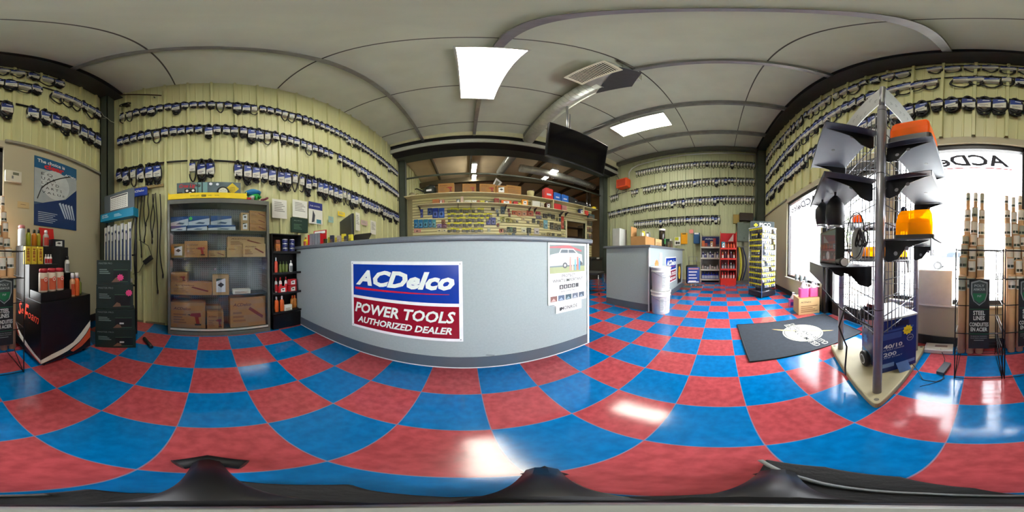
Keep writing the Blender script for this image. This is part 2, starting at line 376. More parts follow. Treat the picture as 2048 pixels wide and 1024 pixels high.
# windows and door
FRM = mat((34, 32, 34), .4, .3); SILL = mat((226, 224, 216), .5)
def window(name, x0, x1, z0, z1, mull=None, label=None):
    g = G().m(FRM)
    for (a, c, p, q) in ((x0, x0 + .045, z0, z1), (x1 - .045, x1, z0, z1), (x0, x1, z0, z0 + .04), (x0, x1, z1 - .07, z1)): g.box(a, -1.6, p, c, -1.53, q)
    if mull: g.box(mull - .02, -1.59, z0, mull + .02, -1.54, z1)
    g.m(SILL); g.box(x0 - .02, YB - .03, z0 - .02, x1 + .02, YB + .035, z0)
    o = struct(g.obj(name, None, .003), label); G().m(GLASS).box(x0 + .04, -1.568, z0 + .03, x1 - .04, -1.562, z1 - .06).obj('pane', o)
    return o
w1 = window('window_1', *W1, label='front window left of the door with white sill')
w2 = window('window_2', *W2, label='large blown-out front window behind the tube racks')
for wo, a, c in ((w1, W1[0] + .06, W1[1] - .06), (w2, W2[0] + .06, W2[1] - .1)):
    g = G().m(DECAL); g.X = Matrix.Rotation(PI, 4, 'Z'); g.rect(-c, 1.86, -a, 2.1, 1.556)
    g.m(mat((40, 42, 58), .6)); wd = (c - a)
    g.text('ACDelco', -c + .06, 1.9, wd - .16, .16, 1.554, shear=.35, bold=.03, mirror=True); g.m(RED).rect(-c + .08, 1.868, -a - .08, 1.882, 1.554)
    g.obj('window_decal', wo)
x0, x1 = DR[0], DR[1]; g = G().m(FRM)
for (a, c, p, q) in ((x0, x0 + .06, 0, 2.2), (x1 - .1, x1, 0, 2.2), (x0, x1, 2.1, 2.2)): g.box(a, -1.61, p, c, -1.48, q)
dr = struct(g.obj('door_1', None, .003), 'glass entrance door in dark frame')
g = G().m(FRM)
for (a, c, p, q) in ((x0 + .065, x0 + .14, .01, 2.09), (x1 - .19, x1 - .105, .01, 2.09), (x0 + .06, x1 - .1, .01, .22), (x0 + .06, x1 - .1, 2.0, 2.09), (x0 + .06, x1 - .1, .98, 1.02)): g.box(a, -1.59, p, c, -1.54, q)
lf = g.obj('door_leaf', dr, .003); G().m(GLASS).box(x0 + .13, -1.569, .2, x1 - .18, -1.563, 2.02).obj('pane', lf); G().m(STEEL).tube([(x1 - .2, -1.54, .95), (x1 - .2, -1.5, .95), (x1 - .2, -1.5, 1.2), (x1 - .2, -1.54, 1.2)], .012).obj('door_handle', lf)
# outdoors
struct(G().m(mat((236, 236, 232), .9, scale=1, var=.04)).box(-25, -40, -.2, 30, -1.62, -.04).obj('ground'), 'pale concrete forecourt')
def brickmat():
    m = D.materials.new('brick'); m.use_nodes = True; n = m.node_tree.nodes; t = n.new('ShaderNodeTexBrick'); t.inputs['Scale'].default_value = 9
    t.inputs['Color1'].default_value = lin((150, 96, 80)); t.inputs['Color2'].default_value = lin((132, 84, 72)); t.inputs['Mortar'].default_value = lin((200, 196, 190)); t.inputs['Mortar Size'].default_value = .03
    tc = n.new('ShaderNodeTexCoord'); mp = n.new('ShaderNodeMapping'); mp.inputs['Rotation'].default_value = (PI / 2, 0, PI / 2)
    m.node_tree.links.new(tc.outputs['Object'], mp.inputs[0]); m.node_tree.links.new(mp.outputs[0], t.inputs['Vector']); m.node_tree.links.new(t.outputs[0], n['Principled BSDF'].inputs['Base Color']); return m
g = G().m(brickmat()); g.box(3.6, -1.95, -.04, 3.95, -1.63, 3); trim(g, 'brick pier outside the front window')

# ------------------------------------------------------------------ counters
t = thing('service_counter', 'long grey laminate sales counter with blue and maroon dealer sign', 'counter', (0, 0, 0))
x0, x1, y0, y1 = -1.88, 1.04, 1.115, 1.75
G().m(LAM).box(x0, y0, .0, x1, y0 + .03, 1.02).box(x1 - .03, y0 + .03, 0, x1, y1, 1.02).box(x0, y0 + .03, 0, x0 + .03, y1, 1.02).box(x0 + .03, y0 + .03, .6, x1 - .03, y1, .63).obj('front_panel', t)
G().m(LAMDK).box(x0, y0 - .006, 0, x1 + .006, y0 + .002, .115).box(x1, y0, 0, x1 + .006, y1, .115).obj('kick_strip', t)
G().m(TOPM).box(x0 - .0, y0 - .035, 1.022, x1 + .04, y1 + .03, 1.062).obj('countertop', t, .012)
G().m(mat((225, 228, 230), .4)).box(x1 - .012, y0 - .008, .0, x1 + .01, y0 + .012, 1.02).obj('corner_trim', t)
G().m(mat((210, 214, 216), .4)).box(x0, y0 - .008, 0, x1, y0 - .005, .008).obj('floor_trim', t)
G().m(mat((96, 102, 106), .6)).poly([(.13, .128), (.19, .118), (.2, .124), (.14, .134)], y0 - .0015).obj('scuff_mark', t)

def brand_sign(t, w, h, y=0):
    """two-panel dealer sign, origin bottom left"""
    G().m(mat((232, 236, 236), .3)).box(0, y, 0, w, y + .006, h).obj('backing_plate', t, .002)
    b = .028 * w
    G().m(mat((12, 54, 150), .25)).rect(b, h * .51, w - b, h - b, y - .001).obj('blue_panel', t)
    G().m(mat((140, 18, 38), .25)).rect(b, b, w - b, h * .47, y - .001).obj('maroon_panel', t)
    g = G().m(mat((190, 24, 52), .3)).poly([(w * .05, h * .60), (w * .9, h * .615), (w * .9, h * .622), (w * .05, h * .635)], y - .0018); g.obj('red_stripe', t)
    g = G().m(mat((226, 236, 228), .3)); yy = y - .002
    g.text('ACDelco', w * .06, h * .665, w * .88, h * .215, yy, shear=.32, bold=.045)
    g.text('POWER TOOLS', w * .045, h * .255, w * .9, h * .155, yy, shear=.25, bold=.028)
    g.text('AUTHORIZED DEALER', w * .075, h * .1, w * .84, h * .1, yy, shear=.3, bold=.03)
    g.obj('lettering', t)
    for a in (.018, .982):
        for c in (.03, .97): G().m(STEEL).at(w * a + 0, y - .002, h * c, PI / 2).lathe([(.005, -.001), (.004, .002)], 8).obj('screw', t)
t = thing('dealer_sign', 'blue and maroon dealer sign on the front of the long near counter', 'sign', (-.935, 1.107, .272)); brand_sign(t, .915, .61)

t = thing('poster', 'white poster with silver car photo on the near counter beside its right corner', 'poster', (.615, 1.106, .36))
W, HH = .40, .655
G().m(mat((232, 236, 232), .35)).prism([(0, 0), (W, 0), (W, .002), (0, .002)], 0, .001)  # noqa
g = G().m(mat((232, 236, 232), .35)); pts = [(.0, .15), (0, HH), (W, HH), (W, .15), (W - .06, .15), (W - .06, .065), (.07, .065), (.07, .13), (.05, .15)]
g.add([(a, 0, b) for a, b in pts] + [(a, .004, b) for a, b in pts], [tuple(range(9))] + [tuple(range(17, 8, -1))] + [(i, i + 9, (i + 1) % 9 + 9, (i + 1) % 9) for i in range(9)]); g.obj('sheet', t)
g = G(); yy = -.001
g.m(mat((96, 112, 112), .4)).rect(.015, .41, W - .02, HH - .015, yy)
g.m(mat((150, 158, 112), .4)).rect(.015, .41, W - .02, .46, yy - .0002)
g.m(mat((168, 64, 72), .4)).poly([(.015, .625), (.2, .64), (.34, .60), (.34, .585), (.2, .615), (.015, .612)], yy - .0004)
g.m(mat((206, 210, 214), .4)).poly([(.015, .47), (.02, .56), (.10, .575), (.12, .61), (.25, .61), (.30, .57), (.345, .56), (.35, .49), (.32, .475)], yy - .0006)
g.m(mat((60, 74, 84), .4)).poly([(.112, .575), (.125, .602), (.19, .602), (.19, .575)], yy - .0008).poly([(.197, .575), (.197, .602), (.245, .602), (.28, .575)], yy - .0008)
g.m(mat((46, 50, 54), .4)).disc(.16, .472, .024, y=yy - .001).disc(.325, .485, .02, y=yy - .001).m(mat((180, 182, 186), .4)).disc(.16, .472, .012, y=yy - .0012)
for i, (c, cx) in enumerate((((206, 150, 140), .215), ((200, 180, 170), .24), ((120, 170, 200), .268), ((190, 120, 110), .295), ((90, 150, 190), .315))):
    g.m(mat(c, .6)).rect(cx - .009, .425, cx + .009, .525 - .01 * (i % 3), yy - .0014).disc(cx, .533 - .01 * (i % 3), .009, y=yy - .0015, n=10)
g.obj('car_photo', t)
g = G().m(mat((70, 74, 78), .5)); g.text('PROTECT', .13, .372, .14, .025, yy, bold=.01); g.text("WHAT'S IMPORTANT!", .04, .335, .32, .026, yy, bold=.01)
for i, ch in enumerate('8888'): g.m(mat((58, 60, 64), .5)).rect(.105 + i * .042, .275, .143 + i * .042, .31, yy); g.m(WHT).text(ch, .116 + i * .042, .281, .016, .022, yy - .0004)
g.m(mat((58, 60, 64), .5)).rect(.273, .275, .305, .31, yy).m(mat((90, 94, 98), .5)).text('KILOMETRES', .125, .245, .16, .017, yy)
for i, c in enumerate(((128, 92, 84), (84, 100, 122), (62, 84, 92), (96, 104, 118), (66, 82, 96))):
    g.m(mat(c, .5)).rect(.02 + i * .072, .175, .082 + i * .072, .222, yy).m(mat(tuple(min(255, v + 70) for v in c), .5)).poly([(.025 + i * .072, .18), (.07 + i * .072, .18), (.05 + i * .072, .205)], yy - .0003)
for i in range(3): g.m(mat((178, 182, 182), .5)).rect(.04, .135 + i * .011, .34, .139 + i * .011, yy)
g.m(mat((60, 64, 68), .5)).text('MONROE', .12, .088, .17, .032, yy, bold=.01).rect(.105, .085, .12, .115, yy).text('SHOCKS STRUTS', .15, .073, .1, .008, yy)
g.obj('print', t)

# second counter
t = thing('counter_unit', 'shorter grey laminate counter farther back with white pails before it', 'counter')
x0, x1, y0, y1 = 2.27, 4.45, 1.08, 1.93
G().m(LAM).box(x0, y0, 0, x1, y0 + .03, 1.025).box(x0, y0 + .03, 0, x0 + .03, y1, 1.025).box(x1 - .03, y0 + .03, 0, x1, y1, 1.025).box(x0 + .03, y0 + .03, .5, x1 - .03, y1, .53).obj('body_panel', t)
G().m(LAMDK).box(x0 - .006, y0 - .006, 0, x1, y0, .12).box(x0 - .006, y0, 0, x0, y1, .12).obj('kick_strip', t)
G().m(TOPM).box(x0 - .05, y0 - .05, 1.025, x1 + .03, y1 + .04, 1.065).obj('countertop', t, .01)
G().m(mat((215, 218, 220), .4)).box(x0 - .012, y0 - .012, 0, x0 + .006, y0 + .006, 1.0).obj('corner_trim', t)
C2 = 1.065
t = thing('dealer_sign', 'small blue and maroon dealer sign on the far counter', 'sign', (3.02, 1.072, .30)); brand_sign(t, .76, .56)
t = thing('sticker', 'orange starburst sticker with faint print on the far counter', 'sticker', (2.58, 1.0785, .74))
G().m(mat((240, 130, 70), .5)).star(0, 0, .10, 0, 10, .7).obj('starburst', t); G().m(mat((250, 190, 150), .5)).text('SALE', -.045, -.015, .09, .03, -.0006).obj('lettering', t)
t = thing('notice', 'white printed notice sheet above the white pails on far counter', 'notice', (2.70, 1.075, .62))
G().m(PAPER).box(0, 0, 0, .13, .002, .33).obj('sheet', t); g = G().m(mat((140, 140, 150), .6))
for i in range(12): g.rect(.015, .03 + i * .023, .115, .036 + i * .023, -.0006)
g.obj('print', t)
t = thing('poster', 'black poster with yellow blob artwork, rightmost on far counter', 'poster', (3.92, 1.074, .17))
G().m(mat((30, 30, 34), .4)).box(0, 0, 0, .36, .003, .5).obj('sheet', t)
g = G().m(mat((226, 190, 40), .4)).disc(.18, .27, .11, .17, -.001).m(mat((190, 130, 30), .4)).disc(.16, .33, .05, .06, -.0016).disc(.21, .2, .05, .05, -.0016); g.obj('print', t)

# white pails
def pail(name, label, loc, rz, grp):
    t = thing(name, label, 'pail', loc, rz, grp)
    W_ = mat((228, 229, 226), .35)
    G().m(W_).lathe([(.128, 0), (.134, .004), (.146, .29), (.152, .292), (.152, .302), (.147, .304), (.148, .33), (.153, .332), (.153, .342), (.15, .345)], 36).obj('pail_body', t)
    G().m(mat((236, 237, 235), .4)).lathe([(.15, .345), (.158, .345), (.16, .362), (.156, .366), (.146, .366), (.142, .358), (0.001, .357)], 36).obj('lid', t)
    g = G().m(mat((196, 200, 200), .6))
    for a0, a1 in ((-2.15, -1.7), (-1.45, -.75)):
        vs = []; fs = []; n = 8
        for i in range(n + 1):
            a = a0 + (a1 - a0) * i / n
            for z, r in ((.05, .1375), (.27, .1462)): vs.append((r * math.cos(a), r * math.sin(a), z))
        g.add(vs, [(2 * i, 2 * i + 2, 2 * i + 3, 2 * i + 1) for i in range(n)], True)
    g.m(mat((120, 126, 130), .6))
    for a0, a1 in ((-2.12, -1.73), (-1.42, -.78)):
        for k in range(11):
            vs = []; n = 6; z = .07 + k * .0175; r = .1376 + (z - .05) / .22 * .0087 + .0006
            aa1 = a1 - random.uniform(0, .12)
            for i in range(n + 1):
                a = a0 + (aa1 - a0) * i / n; vs += [(r * math.cos(a), r * math.sin(a), z), (r * math.cos(a), r * math.sin(a), z + .007)]
            g.add(vs, [(2 * i, 2 * i + 2, 2 * i + 3, 2 * i + 1) for i in range(n)], True)
    g.obj('pail_label', t)
    G().m(STEEL).tube([(-.156, 0, .30), (-.15, -.07, .27), (-.1, -.135, .235), (0, -.158, .215), (.1, -.135, .235), (.15, -.07, .27), (.156, 0, .30)], .003).obj('bail_handle', t)
    return t
pail('pail', 'upper of the two stacked lidded white pails', (2.33, .905, .366), -.5, 'stacked white pails')
pail('pail', 'bottom white pail of the stack, standing on the floor', (2.33, .905, 0), -.7, 'stacked white pails')

# ------------------------------------------------------------------ belts on rails
BSL = [(26, 46, 120), (36, 62, 140), (30, 50, 128), (60, 80, 150)]
def belt_proto(k, kind):
    """a looped belt through a folded card sleeve; hangs from z=0, faces -Y"""
    r = random.Random(100 + k)
    o_g = G().m(RUB)
    if kind == 'pack': L, wd, sw, sh, st = r.uniform(.21, .28), r.uniform(.034, .044), .088, r.uniform(.112, .126), r.uniform(.052, .066)
    elif kind == 'big': L, wd, sw, sh, st = r.uniform(.28, .40), r.uniform(.038, .05), .098, r.uniform(.165, .19), r.uniform(.065, .085)
    elif kind == 'long': L, wd, sw, sh, st = r.uniform(.34, .46), r.uniform(.038, .052), .072, r.uniform(.12, .15), r.uniform(.06, .12)
    else: L, wd, sw, sh, st = r.uniform(.34, .46), r.uniform(.06, .10), .12, r.uniform(.11, .13), r.uniform(.07, .12)
    for q in range(2 if kind not in ('loop', 'long') else 1):
        pts = []; n = 20; dx = r.uniform(-.006, .006); Lq = L * (1 - .13 * q); wb = wd * r.uniform(.7, 1.25)
        for i in range(n):
            a = 2 * PI * i / n; z = -Lq / 2 + Lq / 2 * math.cos(a)
            f = -z / Lq; half = .033 * (1 - f) + wb * f
            pts.append((half * math.sin(a) * (1 if abs(math.sin(a)) < .6 else 1.12) + dx * f, -.03 - .014 * q + .008 * math.sin(3 * a + k), z + .012))
        o_g.tube(pts, {'pack': .017, 'big': .018, 'long': .010, 'loop': .012}[kind], 6, True, flat=.75)
    if kind in ('pack', 'big') :
        pts = [(wd * .9 * math.cos(2 * PI * i / 12), -.05, -L * .93 + .022 * math.sin(2 * PI * i / 12)) for i in range(12)]
        o_g.tube(pts, .007, 5, True)
    me = o_g.mesh('belt')
    s = G().m(mat((214, 214, 200), .6)); s.box(-sw / 2, -.062, -st - sh, sw / 2, -.008, -st)
    c = BSL[k % 4]; s.m(mat(c, .5)); yy = -.0626
    s.poly([(-sw / 2, -st), (-sw / 2, -st - sh * .58), (sw / 2, -st - sh * .36), (sw / 2, -st)] if kind != 'long' else [(-sw / 2, -st), (-sw / 2, -st - sh * .32), (sw / 2, -st - sh * .2), (sw / 2, -st)], yy)
    s.m(mat((150, 170, 205), .5)).poly([] if kind == 'long' else [(-sw / 2, -st - sh * .58), (-sw / 2, -st - sh * .62), (sw / 2, -st - sh * .40), (sw / 2, -st - sh * .36)], yy - .0003)
    s.m(mat((230, 232, 236), .5)).poly([(-sw * .1, -st - sh * .12), (sw * .42, -st - sh * .12), (sw * .38, -st - sh * .2), (-sw * .14, -st - sh * .2)], yy - .0004)
    s.m(mat((70, 70, 78), .6)); s.rect(-sw * .36, -st - sh * .78, sw * .3, -st - sh * .73, yy - .0003).rect(-sw * .36, -st - sh * .9, sw * .1, -st - sh * .86, yy - .0003)
    return me, s.mesh('card_sleeve')
KINDS_ = ('pack', 'big', 'long', 'loop')
PROTO = {kd: [belt_proto(k * 7 + i * 31, kd) for k in range(5)] for i, kd in enumerate(KINDS_)}
belts = []   # (point, rz, kind, label, group, yaw)
def path_pts(fn, a, pts): return [fn(x, y, a) for x, y in pts]
def zoomA(pts): return [(220 + x * .332, 140 + y * .332) for x, y in pts]
rowsA = [('top', 'pack', .112, zoomA([(85, 268), (130, 253), (220, 233), (370, 213), (540, 193), (650, 198), (810, 210), (920, 223), (1020, 245), (1110, 273), (1230, 318), (1300, 335), (1430, 395), (1560, 475), (1650, 545), (1722, 612)]), []),
         ('middle', 'pack', .112, zoomA([(70, 410), (120, 395), (230, 378), (370, 357), (480, 345), (640, 345), (760, 345), (870, 358), (970, 372), (1060, 400), (1190, 440), (1330, 490), (1400, 530), (1500, 580), (1600, 640), (1730, 735)]), [(1.94, 2.08)]),
         ('bottom', 'big', .116, zoomA([(65, 608), (150, 590), (250, 572), (310, 560), (540, 550), (690, 560), (870, 562), (1000, 600), (1100, 622), (1210, 655), (1300, 680), (1420, 720), (1560, 780), (1650, 822), (1730, 870)]), [(-.62, -.24), (.1, .28)])]
WORDS = {'A': 'cabinet wall', 'C': 'far wall', 'B': 'window wall'}
RAILM = mat((26, 26, 26), .5)
def rail(fixed, axis, pts, label, grp, hooks):
    g = G().m(RAILM); P = [Vector(p) for p in pts]
    off = Vector((.02, 0, 0)) if axis == 'A' else Vector((-.02, 0, 0)) if axis == 'C' else Vector((0, .02, 0))
    g.tube([p + off + Vector((0, 0, .005)) for p in P], .014, 6)
    g.m(STEEL)
    for h in hooks: g.tube([h + off * .8, h + off * 3.4, h + off * 3.7 + Vector((0, 0, .02))], .003, 4)
    tag(g.obj('hook_rail'), label, 'hook rail', grp)
def interp(P, ax, u):
    P = sorted(P, key=lambda p: p[ax])
    for a, b in zip(P, P[1:]):
        if a[ax] <= u <= b[ax]: f = (u - a[ax]) / (b[ax] - a[ax] + 1e-9); return a.z + (b.z - a.z) * f
    return P[0].z if u < P[0][ax] else P[-1].z
def put_row(wall, row, kind, pitch, P, gaps, start_word, rev=False, seed=0):
    ax = 1 if wall in 'AC' else 0; r = random.Random(seed)
    # smooth the measured heights so that the rail is straight or gently sagging
    us = np.array([p[ax] for p in P]); zs = np.array([p.z for p in P]); co = np.polyfit(us, zs, 1 if len(P) < 6 else 2); f = lambda u: float(np.polyval(co, u))
    lo, hi = us.min(), us.max(); n = int((hi - lo) / pitch); hooks = []; i = 0
    order = range(n + 1); order = reversed(order) if rev else order
    for k in order:
        u = lo + k * pitch
        if any(a < u < b for a, b in gaps): continue
        i += 1
        p = {'A': Vector((XA, u, f(u))), 'C': Vector((XC, u, f(u))), 'B': Vector((u, YB, f(u)))}[wall]
        hooks.append(p); kd = kind if r.random() < .8 else r.choice([q for q in ('pack', 'big', 'long') if q != kind])
        if kind == 'loop' and r.random() < .25: kd = 'big'
        belts.append((p, {'A': RZA, 'B': RZB, 'C': RZC}[wall], kd, 'black belt in blue-white sleeve, %s from the %s on %s rail of %s' % (nth(i), start_word, row, WORDS[wall]),
                      'belts on the %s rail of the %s' % (row, WORDS[wall]), r.uniform(-.12, .12)))
    rp = []
    for k in range(13):
        u = lo - .05 + (hi - lo + .1) * k / 12; rp.append({'A': (XA, u, f(u)), 'C': (XC, u, f(u)), 'B': (u, YB, f(u))}[wall])
    rail(None, wall, rp, 'black steel hook rail holding the %s row of belts on %s' % (row, WORDS[wall]), 'hook rails on the walls', hooks)
for s, (row, kd, pit, pts, gaps) in enumerate(rowsA):
    put_row('A', row, kd, pit, [atX(x, y, XA) for x, y in pts], gaps, 'left column', seed=s)
P_ = lambda *q: [Vector((a, b, c)) for a, b, c in q]
put_row('C', 'bottom', 'long', .102, P_((XC, 3.45, 2.28), (XC, .1, 2.32)), [], 'panel end', seed=11)
put_row('C', 'third', 'long', .104, P_((XC, 4.8, 2.88), (XC, 0, 3.08), (XC, -1.12, 3.12)), [], 'window corner', seed=12)
put_row('C', 'second', 'long', .11, P_((XC, 4.7, 3.66), (XC, 0, 3.88), (XC, -1.12, 3.86)), [(3.0, 3.2), (1.9, 2.05), (3.55, 4.2)], 'window corner', seed=13)
put_row('C', 'top', 'long', .11, P_((XC, 3.35, 4.62), (XC, 0, 4.68), (XC, -1.12, 4.62)), [], 'window corner', seed=14)
put_row('B', 'low', 'big', .145, P_((-1.78, YB, 3.04), (-.4, YB, 3.16), (2.4, YB, 3.25), (5.3, YB, 2.95)), [(-.72, -.6), (1.3, 1.4)], 'left column', seed=21)
put_row('B', 'middle', 'loop', .14, P_((-1.78, YB, 3.88), (0, YB, 3.92), (2.4, YB, 3.95), (5.3, YB, 3.75)), [(-.95, -.8), (.25, .35)], 'left column', seed=22)
put_row('B', 'upper', 'loop', .17, P_((-1.1, YB, 4.42), (0, YB, 4.5), (2.4, YB, 4.62), (5.3, YB, 4.62)), [(.5, .75)], 'left column', seed=23)
belts.sort(key=lambda b: b[0].length if True else 0)
rest = G()
for i, (p, rz, kd, lab, grp, yaw) in enumerate(belts):
    bm_, sm_ = PROTO[kd][(i * 7 + int(p.z * 100)) % 5]
    if i < 300:
        o = D.objects.new('drive_belt', bm_); COL.objects.link(o); tag(o, lab, 'belt', grp, None, p + Vector((0, 0, 0)), rz + yaw)
        c = D.objects.new('card_sleeve', sm_); COL.objects.link(c); c.parent = o
        if abs(p.y - YB) < .01: o.scale = (1.22, 1.0, 1.12)
    else:
        X = Matrix.Translation(p) @ Matrix.Rotation(rz + yaw, 4, 'Z') @ Matrix.Diagonal((1.22, 1, 1.12, 1) if abs(p.y - YB) < .01 else (1, 1, 1, 1))
        rest.X = X
        for me in (bm_, sm_):
            for pi in me.polygons: pass
            vs = [tuple(v.co) for v in me.vertices]; b = len(rest.v)
            for v in vs: rest.v.append(tuple(X @ Vector(v)))
            ids = []
            for mm in me.materials: rest.m(mm); ids.append(rest.cur)
            for pl in me.polygons: rest.f.append(tuple(q + b for q in pl.vertices)); rest.mi.append(ids[pl.material_index]); rest.sm.append(pl.use_smooth)
if rest.v: tag(rest.obj('drive_belts_distant'), 'dense far rows of black belts in sleeves high on the far and window walls', 'belts', None, 'stuff')
print('BELTS', len(belts))

# ------------------------------------------------------------------ ceiling fittings
def troffer(label, x0, x1, y0, y1, z):
    t = thing('ceiling_light', label, 'light', ((x0 + x1) / 2, (y0 + y1) / 2, z), 0, 'fluorescent ceiling lights')
    w, l = (x1 - x0) / 2, (y1 - y0) / 2
    g = G().m(mat((205, 205, 198), .5)); g.box(-w - .02, -l - .02, .02, w + .02, l + .02, .035); g.box(-w - .02, -l - .02, 0, -w, l + .02, .02); g.box(w, -l - .02, 0, w + .02, l + .02, .02); g.box(-w, -l - .02, 0, w, -l, .02); g.box(-w, l, 0, w, l + .02, .02)
    g.obj('housing', t)
    G().m(mat((255, 250, 236), .5, emit=LAMP)).box(-w, -l, .004, w, l, .018).obj('diffuser', t)
    g = G().m(STEEL)
    for sx in (-.6, .6):
        for sy in (-.8, .8): g.tube([(w * sx, l * sy, .05), (w * sx, l * sy, zc((x0 + x1) / 2 + w * sx) - z - .004)], .003, 5)
    g.obj('suspension_wire', t)
troffer('bright fluorescent ceiling light straight above the long near counter', -.025, .50, 1.17, 2.66, 4.73)
troffer('bright fluorescent ceiling light right of the hanging screen', 3.29, 3.88, 1.24, 2.66, 5.05)
def strip(label, p, l, ang):
    t = thing('strip_light', label, 'light', p, ang, 'strip lights in the back store')
    G().m(WHT).box(-l / 2 - .03, -.09, .03, l / 2 + .03, .09, .12).obj('housing', t)
    G().m(mat((255, 252, 245), .5, emit=26)).box(-l / 2, -.08, 0, l / 2, .08, .03).obj('tube', t)
    G().m(STEEL).tube([(-l / 3, 0, .12), (-l / 3, 0, zc(p[0] - .4) - p[2] - .01)], .004, 5).tube([(l / 3, 0, .12), (l / 3, 0, zc(p[0] - .4) - p[2] - .01)], .004, 5).obj('suspension_wire', t)
for lab, px, py, l, an in (('nearer of the two lit strips above the slatwall in the back store', 948, 339, .8, PI / 2), ('lit strip just below the nearer strip in the back store', 948, 357, .6, PI / 2),
                           ('small lit strip under the back store duct', 1089, 358, .45, PI / 2), ('tiny lit strip farthest right above the back store duct', 1109, 343, .25, 0)):
    strip(lab, tuple(atZ(px, py, 4.55)), l, an)
# spiral duct
def spiral(g, pts, r, n=22, step=.11):
    P = [Vector(p) for p in pts]
    g.tube(pts, r, n)
    for a, b in zip(P, P[1:]):
        L = (b - a).length; k = 0
        d = (b - a).normalized()
        while k * step < L:
            c = a + d * (k * step); g.tube([c - d * .004, c + d * .004], r + .004, n); k += 1
t = thing('air_duct', 'round silver spiral duct running over the counter beside the hanging screen', 'duct')
g = G().m(GALV); spiral(g, [(1.66, 1.5, 4.80), (1.79, 4.9, 4.83)], .165); q1_, q2_ = atZ(1034, 300, 4.8), atZ(1000, 345, 4.75); spiral(g, [(1.79, 4.9, 4.83), tuple(q1_), tuple(q2_)], .165); g.obj('duct_pipe', t)
G().m(GALV).box(1.42, .98, 4.66, 1.84, 1.62, 4.94).obj('end_plenum', t, .01)
G().m(mat((96, 98, 98), .4, .6)).add([*[tuple(atZ(x_, y_, 4.64)) for x_, y_ in ((1238, 134), (1284, 146), (1264, 173), (1192, 187))], *[tuple(atZ(x_, y_, 4.64) + Vector((0, 0, .012))) for x_, y_ in ((1238, 134), (1284, 146), (1264, 173), (1192, 187))]], [(0, 3, 2, 1), (4, 5, 6, 7), (0, 1, 5, 4), (1, 2, 6, 5), (2, 3, 7, 6), (3, 0, 4, 7)]).obj('bottom_plate', t)
vent = G(); vent.at(1.29, 1.31, 4.64, 0, math.radians(14), 0)
vent.m(mat((240, 236, 214), .45)); vent.box(-.15, -.32, -.012, .15, -.285, .01).box(-.15, .285, -.012, .15, .32, .01).box(-.15, -.285, -.012, -.115, .285, .01).box(.115, -.285, -.012, .15, .285, .01)
for k in range(19): vent.box(-.115, -.275 + k * .0305, -.01, .115, -.264 + k * .0305, .002)
vent.m(mat((30, 28, 24), .8)).box(-.12, -.29, .012, .12, .29, .03); vent.obj('vent_grille', t)
G().m(GALV).add([(1.17, .99, 4.69), (1.44, .99, 4.64), (1.5, .99, 4.85), (1.17, 1.6, 4.69), (1.44, 1.6, 4.64), (1.5, 1.6, 4.85)], [(0, 1, 2), (5, 4, 3), (0, 2, 5, 3), (1, 4, 5, 2), (0, 3, 4, 1)]).obj('vent_boot', t)
G().m(mat((90, 88, 80), .6)).tube([(1.6, .96, 4.95), (1.3, .96, 4.95)], .02).obj('hanger', t)
t = thing('air_duct', 'thick round duct crossing the back store high up to the right', 'duct'); a = atY(1045, 337, 5.9); b = atY(1188, 377, 5.9)
g = G().m(GALV); spiral(g, [(a.x - .1, 5.9, a.z), (b.x, 5.9, a.z)], .17); g.obj('duct_pipe', t)
g = G().m(CHROME); c = 0
for dx in (0, .2): g.cyl(b.x - .1 + dx, 6.3, 2.6, 4.6, .07)
tag(g.obj('flue_pipe'), 'pair of shiny vertical flue pipes in the back store', 'pipe')
t = thing('ceiling_diffuser', 'white square vent face on the back store duct', 'vent'); q = atY(990, 364, 6.5); t.location = q
G().m(WHT).add([(-.12, 0, -.2), (.05, 0, .22), (.3, 0, 0), (.1, 0, -.28), (-.12, .03, -.2), (.05, .03, .22), (.3, .03, 0), (.1, .03, -.28)], [(0, 1, 2, 3), (7, 6, 5, 4), (0, 4, 5, 1), (1, 5, 6, 2), (2, 6, 7, 3), (3, 7, 4, 0)]).obj('face_plate', t); G().m(mat((120, 116, 96), .7)).poly([(-.03, -.13), (.06, .1), (.2, 0), (.1, -.17)], -.002).obj('slot', t)
tag(G().m(mat((120, 126, 116), .4, .5)).tube([(XA + .02, 5.06, 3.66), (5.5, 5.06, 3.72)], .035, 12).obj('sprinkler_pipe'), 'long grey pipe crossing above the top shelf boxes', 'pipe')
tag(G().m(mat((196, 198, 196), .4, .3)).tube([(5.72, 3.64, 4.3), (5.72, 3.64, 4.62), (5.72, 3.5, 4.8), (5.72, 3.2, 4.9), (5.72, 1.6, 5.0), (5.72, -1.15, 5.03)], .025, 10).obj('conduit'), 'pale metal conduit bending from the orange box along the far wall', 'conduit')
t = thing('unit_heater', 'orange enclosure under the conduit bend on the far wall', 'electrical box', (5.585, 3.83, 3.82))
G().m(mat((224, 82, 34), .45)).box(-.16, -.26, 0, .17, .26, .42).obj('enclosure', t, .03); G().m(mat((180, 56, 24), .5)).box(-.17, -.2, .05, -.16, .2, .36).obj('cover', t, .01); G().m(DGREY).tube([(.05, .2, .42), (.05, .35, .75), (.17, .5, .8)], .012).tube([(.05, .26, .05), (.15, .5, -.2)], .012).obj('bracket', t)
t = thing('wall_rod', 'dark wooden rod on brackets near the ceiling beside the left column', 'rod')
a = atX(232, 190, XA + .05); b = atX(322, 191, XA + .05)
G().m(mat((74, 58, 34), .7)).tube([a, b], .016, 8).obj('rod', t); G().m(DGREY).tube([a, a + Vector((-.04, .02, -.04))], .008).tube([b + Vector((0, -.1, 0)), b + Vector((-.045, -.1, 0))], .008).obj('bracket', t)
t = thing('light_fitting', 'small black coiled lamp fitting under the rod on cabinet wall', 'fitting'); q = atX(250, 209, XA + .08); t.location = q
